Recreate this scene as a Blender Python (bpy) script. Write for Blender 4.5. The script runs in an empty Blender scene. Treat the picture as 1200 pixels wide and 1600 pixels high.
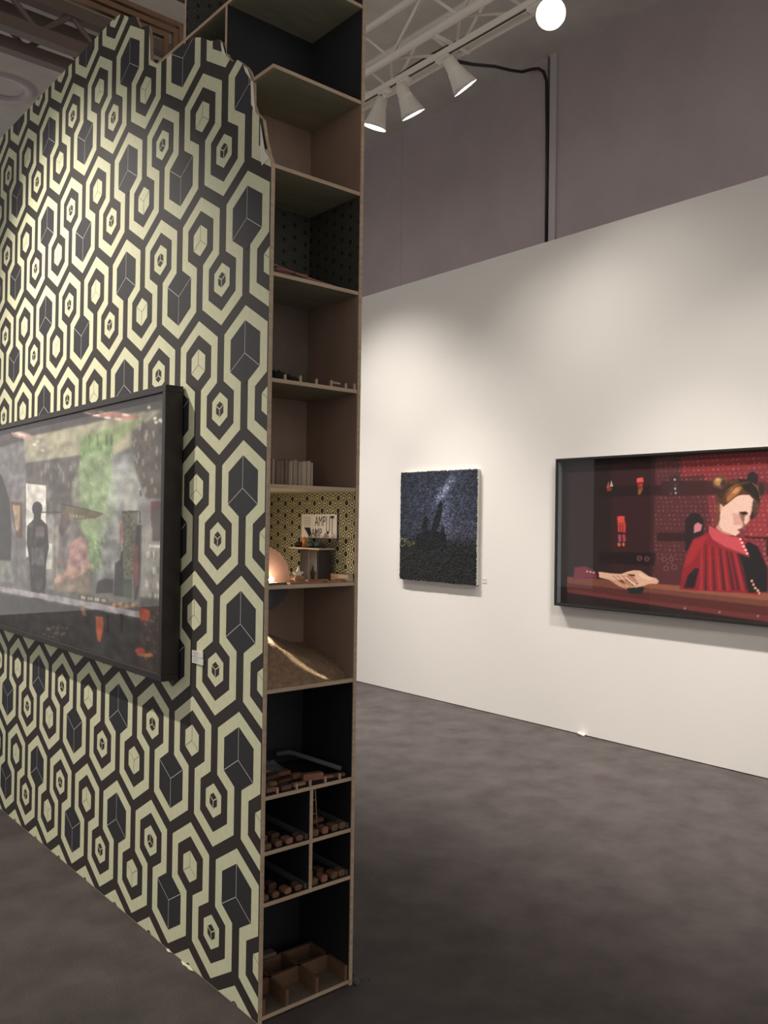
import bpy, bmesh, math, random
import numpy as np
from mathutils import Vector, Matrix
rnd = random.Random(11)
SC = bpy.context.scene
COL = SC.collection
# ------------------------------------------------------------------ key measures (metres)
CX, CY, CW = 1.428, 2.2086, 0.36          # shelf wall: near left corner, front plane, width
XR = CX + CW                              # right face of the shelf wall
TB = 0.012                                # plywood thickness
WX = 5.172                                # white wall face
WH = 3.68                                 # white wall height
GX = 5.30                                 # grey hall wall face
CEIL = 5.19
WALL_END = 6.03                           # far end of the shelf wall
SH = [3.235, 2.914, 2.609, 2.278, 1.952, 1.627, 1.317, 0.999, 0.676, 0.508, 0.353, 0.012]  # shelf centre heights
DEP = 0.282

def lin(c):
    o = []
    for v in c[:3]:
        v = v/255.0
        o.append(v/12.92 if v <= 0.04045 else ((v+0.055)/1.055)**2.4)
    return o

# ------------------------------------------------------------------ materials
def mat(name, rgb, rough=0.6, noise=0.0, nscale=20.0, rgb2=None, metal=0.0, bump=0.0, bscale=60.0, coat=0.0, stretch=None, spec=0.5):
    m = bpy.data.materials.new(name); m.use_nodes = True
    nt = m.node_tree; b = nt.nodes['Principled BSDF']
    c = lin(rgb)
    b.inputs['Base Color'].default_value = (*c, 1)
    b.inputs['Roughness'].default_value = rough
    b.inputs['Metallic'].default_value = metal
    b.inputs['Specular IOR Level'].default_value = spec
    if coat: b.inputs['Coat Weight'].default_value = coat; b.inputs['Coat Roughness'].default_value = 0.05
    tc = nt.nodes.new('ShaderNodeTexCoord'); src = tc.outputs['Object']
    if stretch:
        mp = nt.nodes.new('ShaderNodeMapping'); mp.inputs['Scale'].default_value = stretch
        nt.links.new(src, mp.inputs['Vector']); src = mp.outputs['Vector']
    if noise or rgb2:
        n = nt.nodes.new('ShaderNodeTexNoise'); n.inputs['Scale'].default_value = nscale
        n.inputs['Detail'].default_value = 6; n.inputs['Roughness'].default_value = 0.6
        nt.links.new(src, n.inputs['Vector'])
        r = nt.nodes.new('ShaderNodeValToRGB')
        d = lin(rgb2) if rgb2 else [v*(1-noise) for v in c]
        e = c if rgb2 else [min(1, v*(1+noise)) for v in c]
        r.color_ramp.elements[0].position = 0.32; r.color_ramp.elements[1].position = 0.68
        r.color_ramp.elements[0].color = (*d, 1); r.color_ramp.elements[1].color = (*e, 1)
        nt.links.new(n.outputs['Fac'], r.inputs['Fac']); nt.links.new(r.outputs['Color'], b.inputs['Base Color'])
    if bump:
        n2 = nt.nodes.new('ShaderNodeTexNoise'); n2.inputs['Scale'].default_value = bscale; n2.inputs['Detail'].default_value = 5
        nt.links.new(src, n2.inputs['Vector'])
        bp = nt.nodes.new('ShaderNodeBump'); bp.inputs['Strength'].default_value = bump; bp.inputs['Distance'].default_value = 0.01
        nt.links.new(n2.outputs['Fac'], bp.inputs['Height']); nt.links.new(bp.outputs['Normal'], b.inputs['Normal'])
    return m

def emis(name, rgb, strength):
    m = bpy.data.materials.new(name); m.use_nodes = True; nt = m.node_tree
    b = nt.nodes['Principled BSDF']; c = lin(rgb)
    b.inputs['Base Color'].default_value = (*c, 1)
    b.inputs['Emission Color'].default_value = (*c, 1); b.inputs['Emission Strength'].default_value = strength
    return m

def art_mat(name, gain, rough=0.5):
    m = bpy.data.materials.new(name); m.use_nodes = True; nt = m.node_tree
    b = nt.nodes['Principled BSDF']; b.inputs['Roughness'].default_value = rough
    b.inputs['Specular IOR Level'].default_value = 0.3
    a = nt.nodes.new('ShaderNodeAttribute'); a.attribute_name = 'print'
    v = nt.nodes.new('ShaderNodeVectorMath'); v.operation = 'SCALE'; v.inputs['Scale'].default_value = gain
    nt.links.new(a.outputs['Color'], v.inputs[0]); nt.links.new(v.outputs['Vector'], b.inputs['Base Color'])
    return m

def glass_mat(name, ior=1.5):
    m = bpy.data.materials.new(name); m.use_nodes = True; nt = m.node_tree
    for n in list(nt.nodes): nt.nodes.remove(n)
    o = nt.nodes.new('ShaderNodeOutputMaterial'); mx = nt.nodes.new('ShaderNodeMixShader')
    f = nt.nodes.new('ShaderNodeFresnel'); f.inputs['IOR'].default_value = ior
    t = nt.nodes.new('ShaderNodeBsdfTransparent'); g = nt.nodes.new('ShaderNodeBsdfGlossy'); g.inputs['Roughness'].default_value = 0.02
    t.inputs['Color'].default_value = (.97, .98, .97, 1)
    ge = nt.nodes.new('ShaderNodeNewGeometry'); ma = nt.nodes.new('ShaderNodeMath'); ma.operation = 'MULTIPLY_ADD'
    ma.inputs[1].default_value = 1/ior-ior; ma.inputs[2].default_value = ior
    nt.links.new(ge.outputs['Backfacing'], ma.inputs[0]); nt.links.new(ma.outputs[0], f.inputs['IOR'])
    nt.links.new(f.outputs['Fac'], mx.inputs['Fac']); nt.links.new(t.outputs['BSDF'], mx.inputs[1]); nt.links.new(g.outputs['BSDF'], mx.inputs[2])
    nt.links.new(mx.outputs['Shader'], o.inputs['Surface'])
    return m

M = {}
M['floor'] = mat('dark carpet', (82, 75, 73), 0.75, rgb2=(61, 55, 53), nscale=4.5, bump=0.25, bscale=90, spec=0.35)
M['white'] = mat('white wall paint', (230, 226, 219), 0.7, noise=0.015, nscale=1.2, bump=0.03, bscale=150)
M['grey'] = mat('grey hall wall', (172, 160, 161), 0.85, noise=0.08, nscale=1.4, bump=0.1, bscale=40)
M['seam'] = mat('dark seam', (66, 60, 60), 0.9)
M['post'] = mat('pale grey post', (186, 178, 178), 0.6)
M['ceil'] = mat('concrete ceiling', (204, 199, 191), 0.9, noise=0.1, nscale=3.0, bump=0.2, bscale=12)
M['ply'] = mat('plywood edge', (190, 168, 142), 0.6, rgb2=(168, 146, 118), nscale=8, stretch=(1, 1, 12))
M['ply_dim'] = mat('shaded grey green plywood', (160, 158, 132), 0.7, rgb2=(146, 142, 120), nscale=6, stretch=(1, 6, 1))  # same plywood as the edge, its shade put into the colour
M['brown'] = mat('brown stained plywood', (148, 123, 105), 0.65, rgb2=(132, 108, 92), nscale=9, stretch=(1, 1, .3))
M['black'] = mat('black painted plywood', (26, 26, 28), 0.6, noise=0.2, nscale=10)
M['darkbrown'] = mat('dark brown stained plywood', (108, 94, 82), 0.65, noise=0.15, nscale=9)
M['grout'] = mat('wallpaper dark line', (47, 41, 37), 0.6, noise=0.12, nscale=70, stretch=(1, 1, 4))
M['ink'] = mat('wallpaper dark figure', (42, 40, 44), 0.6, noise=0.08, nscale=90)
M['cream'] = mat('wallpaper cream', (214, 213, 178), 0.6, noise=0.05, nscale=40)
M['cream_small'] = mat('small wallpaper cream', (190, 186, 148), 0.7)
M['cream_dim'] = mat('small wallpaper cream in painted shade', (74, 76, 62), 0.7)  # dark copy of the small cream, with the cells' shade in its colour
M['wood_dim'] = mat('brown wood with painted shade', (118, 88, 66), 0.6, rgb2=(94, 70, 52), nscale=30, stretch=(1, 6, 1))  # brown darkened: shade of the low cells put into the colour
M['ink_small'] = mat('small wallpaper dark figure', (28, 27, 26), 0.7)
M['paleline'] = mat('wallpaper thin pale line', (190, 190, 180), 0.6)
M['greyline'] = mat('wallpaper thin grey line', (140, 134, 104), 0.6)
M['torn'] = mat('torn white paper', (228, 222, 205), 0.8)
M['frame'] = mat('dark brown wood frame', (46, 39, 37), 0.45, noise=0.15, nscale=12, stretch=(4, .5, .5))
M['frame_black'] = mat('black wood frame', (38, 36, 36), 0.4, noise=0.1, nscale=12)
M['spacer'] = mat('frame spacer painted as lit', (112, 116, 122), 0.5)  # light on the frame's inner sides put into this grey
M['glass'] = glass_mat('picture glass', 1.45)
M['canvas_side'] = mat('unpainted canvas side', (196, 196, 190), 0.8)
M['label'] = mat('white card', (222, 218, 212), 0.6)
M['print'] = mat('grey lettering', (120, 116, 112), 0.6)
M['truss'] = mat('white painted steel', (228, 222, 211), 0.45)
M['truss_dark'] = mat('dark brown steel', (112, 97, 88), 0.5)
M['lampwhite'] = mat('white lamp enamel', (226, 220, 208), 0.4)
M['lens'] = emis('glowing lamp lens', (255, 250, 244), 14.0)
M['cable'] = mat('black rubber', (30, 29, 30), 0.5)
M['copper'] = mat('copper', (146, 116, 94), 0.35, metal=.6, noise=0.12, nscale=14)
M['copper_blade'] = mat('copper plate', (176, 136, 118), 0.5, metal=0.6, noise=0.08, nscale=30)
M['wood1'] = mat('pale wood', (168, 130, 98), 0.6, rgb2=(138, 104, 78), nscale=30, stretch=(1, 6, 1))
M['wood2'] = mat('reddish wood', (150, 104, 84), 0.6, rgb2=(120, 82, 66), nscale=30)
M['wood3'] = mat('dark wood', (92, 66, 54), 0.6, noise=0.2, nscale=30)
M['bookpale'] = mat('pale book spine', (176, 158, 136), 0.6, noise=0.06, nscale=20)
M['booktan'] = mat('tan book spine', (150, 132, 112), 0.6, noise=0.06, nscale=20)
M['bookbrown'] = mat('brown book spine', (116, 92, 80), 0.6, noise=0.08, nscale=20)
M['pages'] = mat('book pages', (186, 176, 158), 0.8)
M['sand'] = mat('brown sawdust', (158, 130, 102), 0.95, rgb2=(122, 100, 78), nscale=60, bump=0.6, bscale=220)
M['poster'] = mat('white poster paper', (226, 222, 218), 0.6)
M['posterink'] = mat('black poster ink', (34, 32, 34), 0.6)
M['orange'] = mat('orange clay', (214, 128, 74), 0.6)
M['teal'] = mat('dark teal glaze', (54, 78, 78), 0.4)
M['cabinet'] = mat('dark stained cabinet', (40, 30, 28), 0.45, noise=0.15, nscale=20)
M['blackmetal'] = mat('blackened metal', (40, 40, 44), 0.45)
M['cobweb'] = mat('grey dust fluff', (84, 84, 84), 0.95)
M['bulb'] = emis('glowing small bulb', (255, 214, 160), 30.0)

# ------------------------------------------------------------------ mesh builder
class MB:
    def __init__(s): s.v = []; s.f = []; s.m = []; s.mats = []
    def mi(s, k):
        if k not in s.mats: s.mats.append(k)
        return s.mats.index(k)
    def face(s, pts, k):
        n = len(s.v); s.v += [tuple(p) for p in pts]; s.f.append(tuple(range(n, n+len(pts)))); s.m.append(s.mi(k))
    def add(s, vs, fs, k):
        n = len(s.v); s.v += [tuple(p) for p in vs]
        for f in fs: s.f.append(tuple(n+i for i in f)); s.m.append(s.mi(k))
    def box(s, x0, x1, y0, y1, z0, z1, k):
        vs = [(x, y, z) for z in (z0, z1) for y in (y0, y1) for x in (x0, x1)]
        s.add(vs, [(0, 2, 3, 1), (4, 5, 7, 6), (0, 1, 5, 4), (2, 6, 7, 3), (0, 4, 6, 2), (1, 3, 7, 5)], k); return s
    def obox(s, c, size, k, rot=(0, 0, 0), bev=0.0):
        R = Matrix.Rotation(rot[2], 3, 'Z') @ Matrix.Rotation(rot[1], 3, 'Y') @ Matrix.Rotation(rot[0], 3, 'X')
        hx, hy, hz = [v/2 for v in size]; c = Vector(c)
        b = min(bev, hx*.9, hz*.9)
        if b > 0:
            ring = [(-hx+b, -hz), (hx-b, -hz), (hx, -hz+b), (hx, hz-b), (hx-b, hz), (-hx+b, hz), (-hx, hz-b), (-hx, -hz+b)]
        else: ring = [(-hx, -hz), (hx, -hz), (hx, hz), (-hx, hz)]
        n = len(ring)
        vs = [c + R @ Vector((x, -hy, z)) for x, z in ring] + [c + R @ Vector((x, hy, z)) for x, z in ring]
        fs = [tuple(range(n)), tuple(range(2*n-1, n-1, -1))] + [(i, i+n, (i+1) % n+n, (i+1) % n) for i in range(n)]
        s.add(vs, fs, k); return s
    def tube(s, pts, r, k, n=10, cap=True, axis=None):
        pts = [Vector(p) for p in pts]; rs = r if isinstance(r, (list, tuple)) else [r]*len(pts)
        rings = []
        for i, p in enumerate(pts):
            d = (pts[min(i+1, len(pts)-1)] - pts[max(i-1, 0)]).normalized()
            if axis is not None: d = Vector(axis)
            a = d.orthogonal().normalized() if i == 0 else (pa - d*pa.dot(d)).normalized()
            pa = a; b = d.cross(a)
            rings.append([p + (a*math.cos(2*math.pi*j/n) + b*math.sin(2*math.pi*j/n))*rs[i] for j in range(n)])
        vs = [q for R in rings for q in R]; fs = []
        for i in range(len(pts)-1):
            for j in range(n): fs.append((i*n+j, i*n+(j+1) % n, (i+1)*n+(j+1) % n, (i+1)*n+j))
        if cap: fs += [tuple(range(n-1, -1, -1)), tuple((len(pts)-1)*n+j for j in range(n))]
        s.add(vs, fs, k); return s
    def prism(s, poly, lo, hi, axis, k):
        # poly of 2-D points extruded along axis (0: pts are y,z; 1: pts are x,z; 2: pts are x,y)
        def P(p, t): return ((t, p[0], p[1]), (p[0], t, p[1]), (p[0], p[1], t))[axis]
        n = len(poly); vs = [P(p, lo) for p in poly] + [P(p, hi) for p in poly]
        s.add(vs, [tuple(range(n)), tuple(range(2*n-1, n-1, -1))] + [(i, i+n, (i+1) % n+n, (i+1) % n) for i in range(n)], k); return s
    def build(s, name, parent=None, loc=None, smooth=False, fix=True):
        me = bpy.data.meshes.new(name); o = bpy.data.objects.new(name, me); COL.objects.link(o)
        off = Vector(loc) if loc is not None else Vector((0, 0, 0))
        me.from_pydata([Vector(p)-off for p in s.v], [], s.f)
        for k in s.mats: me.materials.append(M[k])
        me.polygons.foreach_set('material_index', s.m)
        if fix:
            b = bmesh.new(); b.from_mesh(me); bmesh.ops.recalc_face_normals(b, faces=b.faces); b.to_mesh(me); b.free()
        if smooth: me.polygons.foreach_set('use_smooth', [True]*len(me.polygons))
        me.update(); o.location = off
        if parent is not None:
            o.parent = parent; o.location = off - parent.location
        return o

def tag(o, label=None, cat=None, group=None, kind=None):
    if label: o['label'] = label
    if cat: o['category'] = cat
    if group: o['group'] = group
    if kind: o['kind'] = kind
    return o
def thing(name, label, cat, loc, group=None):
    o = bpy.data.objects.new(name, None); COL.objects.link(o); o.location = loc; o.empty_display_size = 0.05
    return tag(o, label, cat, group)

# ------------------------------------------------------------------ painted prints: colour per vertex on a fine flat grid
def pip(px, py, q):
    n = len(q)//2; ins = np.zeros(px.shape, bool)
    for i in range(n):
        x0, y0 = q[2*i], q[2*i+1]; j = (i+1) % n; x1, y1 = q[2*j], q[2*j+1]
        if y0 == y1: continue
        c = ((y0 > py) != (y1 > py)) & (px < (x1-x0)*(py-y0)/(y1-y0)+x0); ins ^= c
    return ins
def blur(a, n):
    for _ in range(n):
        p = np.pad(a, 1, mode='edge')
        a = (p[:-2, 1:-1]+p[2:, 1:-1]+p[1:-1, :-2]+p[1:-1, 2:]+2*p[1:-1, 1:-1])/6
    return a
def paint(shapes, nu, nv, post=None):
    U, V = np.meshgrid(np.linspace(0, 1, nu), np.linspace(0, 1, nv))
    img = np.zeros((nv, nu, 3))
    for col, al, bl, q in shapes:
        m = pip(U, V, q).astype(float)
        if bl: m = blur(m, bl*2)
        m = (m*al)[..., None]; img = img*(1-m)+np.array(col)/255.0*m
    if post: img = post(img, U, V)
    img = np.clip(img, 0, 1)
    return np.where(img <= 0.04045, img/12.92, ((img+0.055)/1.055)**2.4)
def print_mesh(name, x, ya, yb, z0, z1, img, m, parent):
    # u runs from world y = ya (u=0) to yb (u=1); v up
    nv, nu = img.shape[:2]
    ys = np.linspace(ya, yb, nu); zs = np.linspace(z0, z1, nv)
    Y, Z = np.meshgrid(ys, zs); co = np.stack([np.full(Y.shape, x), Y, Z], -1).reshape(-1, 3) - np.array(parent.location)
    idx = np.arange(nu*nv).reshape(nv, nu)
    f = np.stack([idx[:-1, :-1], idx[1:, :-1], idx[1:, 1:], idx[:-1, 1:]], -1).reshape(-1, 4)
    me = bpy.data.meshes.new(name); me.from_pydata(co.tolist(), [], f.tolist())
    a = me.color_attributes.new('print', 'FLOAT_COLOR', 'POINT')
    rgba = np.concatenate([img.reshape(-1, 3), np.ones((nu*nv, 1))], 1).astype(np.float32)
    a.data.foreach_set('color', rgba.ravel())
    me.materials.append(m); me.update()
    o = bpy.data.objects.new(name, me); COL.objects.link(o); o.parent = parent
    return o

# ------------------------------------------------------------------ hexagon wallpaper
def clip(poly, conv):
    out = list(poly); n = len(conv)
    for i in range(n):
        a, b = conv[i], conv[(i+1) % n]; inp, out = out, []
        if not inp: return []
        def side(p): return (b[0]-a[0])*(p[1]-a[1])-(b[1]-a[1])*(p[0]-a[0])
        for j in range(len(inp)):
            p, q = inp[j], inp[(j+1) % len(inp)]; sp, sq = side(p), side(q)
            if sp >= 0: out.append(p)
            if (sp >= 0) != (sq >= 0):
                t = sp/(sp-sq); out.append((p[0]+(q[0]-p[0])*t, p[1]+(q[1]-p[1])*t))
    return out if len(out) > 2 else []
def offset_line(P, h):
    L, R = [], []
    for i, p in enumerate(P):
        def nrm(a, b):
            d = math.hypot(b[0]-a[0], b[1]-a[1]); return (-(b[1]-a[1])/d, (b[0]-a[0])/d)
        n0 = nrm(P[i-1], p) if i else nrm(p, P[1]); n1 = nrm(p, P[i+1]) if i < len(P)-1 else n0
        mx, my = n0[0]+n1[0], n0[1]+n1[1]; l = math.hypot(mx, my); mx, my = mx/l, my/l
        k = h/(mx*n0[0]+my*n0[1]); L.append((p[0]+mx*k, p[1]+my*k)); R.append((p[0]-mx*k, p[1]-my*k))
    return L, R
S3 = math.tan(math.radians(30))
def hexa(c, hw, hs):
    # elongated hexagon: half width, half length of the upright sides
    return [(c[0]-hw, c[1]-hs), (c[0], c[1]-hs-hw*S3), (c[0]+hw, c[1]-hs), (c[0]+hw, c[1]+hs), (c[0], c[1]+hs+hw*S3), (c[0]-hw, c[1]+hs)]
def hex_pattern(u0, u1, z0, z1, uo, zo, k=1.0, mini=False):
    """2-D polygons (layer, material, points): u grows to the right, column 0 is centred on uo, zo is the phase of its figure"""
    P, T, w = 0.1507*k, 0.428*k, 0.0412*k
    v = 2*w/math.cos(math.radians(30)); out = []
    zBoff = -T + v - S3*P                        # lower apex relative to upper apex
    L = (-zBoff - 2*0.72*P*S3 - 0.44*P*S3)/2
    ce = 0.72*P*S3 + L/2                         # figure centre below the upper apex
    i0 = int(math.floor((u0-uo)/P))-2; i1 = int(math.ceil((u1-uo)/P))+2
    if i0 % 2: i0 -= 1
    k0 = int(math.floor((z0-zo)/T))-1; k1 = int(math.ceil((z1-zo)/T))+1
    def ln(a, b, wd): 
        l, r = offset_line([a, b], wd/2); return l+r[::-1]
    for kk in range(k0, k1+1):
        zA = zo + kk*T + ce; zB = zA + zBoff; path = []
        for i in range(i0, i1, 2):
            c = uo + i*P
            path += [(c, zA), (c+.72*P, zA-.72*P*S3), (c+.72*P, zA-.72*P*S3-L), (c+.28*P, zA-.72*P*S3-L-.44*P*S3), (c+.28*P, zB+.72*P*S3),
                     (c+P, zB), (c+1.72*P, zB+.72*P*S3), (c+1.72*P, zA-.72*P*S3-L-.44*P*S3), (c+1.28*P, zA-.72*P*S3-L), (c+1.28*P, zA-.72*P*S3)]
        Lf, Rt = offset_line(path, w/2)
        for j in range(len(path)-1): out.append((1, 'cream', [Lf[j], Lf[j+1], Rt[j+1], Rt[j]]))
        for i in range(i0, i1+1):
            even = i % 2 == 0; c = (uo+i*P, (zA-ce) if even else (zB+ce)); ty = i % 3; d = 1 if even else -1
            ih = .72*P-w/2; hs = L/2 - w/2*S3
            def ystar(hw, hs2, m, wd, lay):
                up = (c[0], c[1]+d*(hs2+hw*S3)); a = (c[0]-hw, c[1]-d*hs2); b = (c[0]+hw, c[1]-d*hs2)
                jn = (c[0], c[1]-d*(hs2-hw*S3)) if hs2 > hw*S3 else c
                for e in (up, a, b): out.append((lay, m, ln(jn, e, wd)))
            if ty == 0:
                if mini: out.append((1, 'ink', hexa(c, ih*.9, hs*.9)))
                else:
                    out.append((2, 'ink', hexa(c, ih, hs))); ystar(ih, hs, 'paleline', .0024*k, 3)
            elif ty == 2:
                out.append((2, 'cream', hexa(c, .050*k, .028*k)))
                if not mini: out.append((3, 'grout', hexa(c, .0235*k, .0125*k))); ystar(.0235*k, .0125*k, 'cream', .0035*k, 4)
            else:
                out.append((2, 'cream', hexa(c, .0475*k, .027*k)))
                if not mini: ystar(.0475*k, .027*k, 'greyline', .0022*k, 3)
    return out
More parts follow.
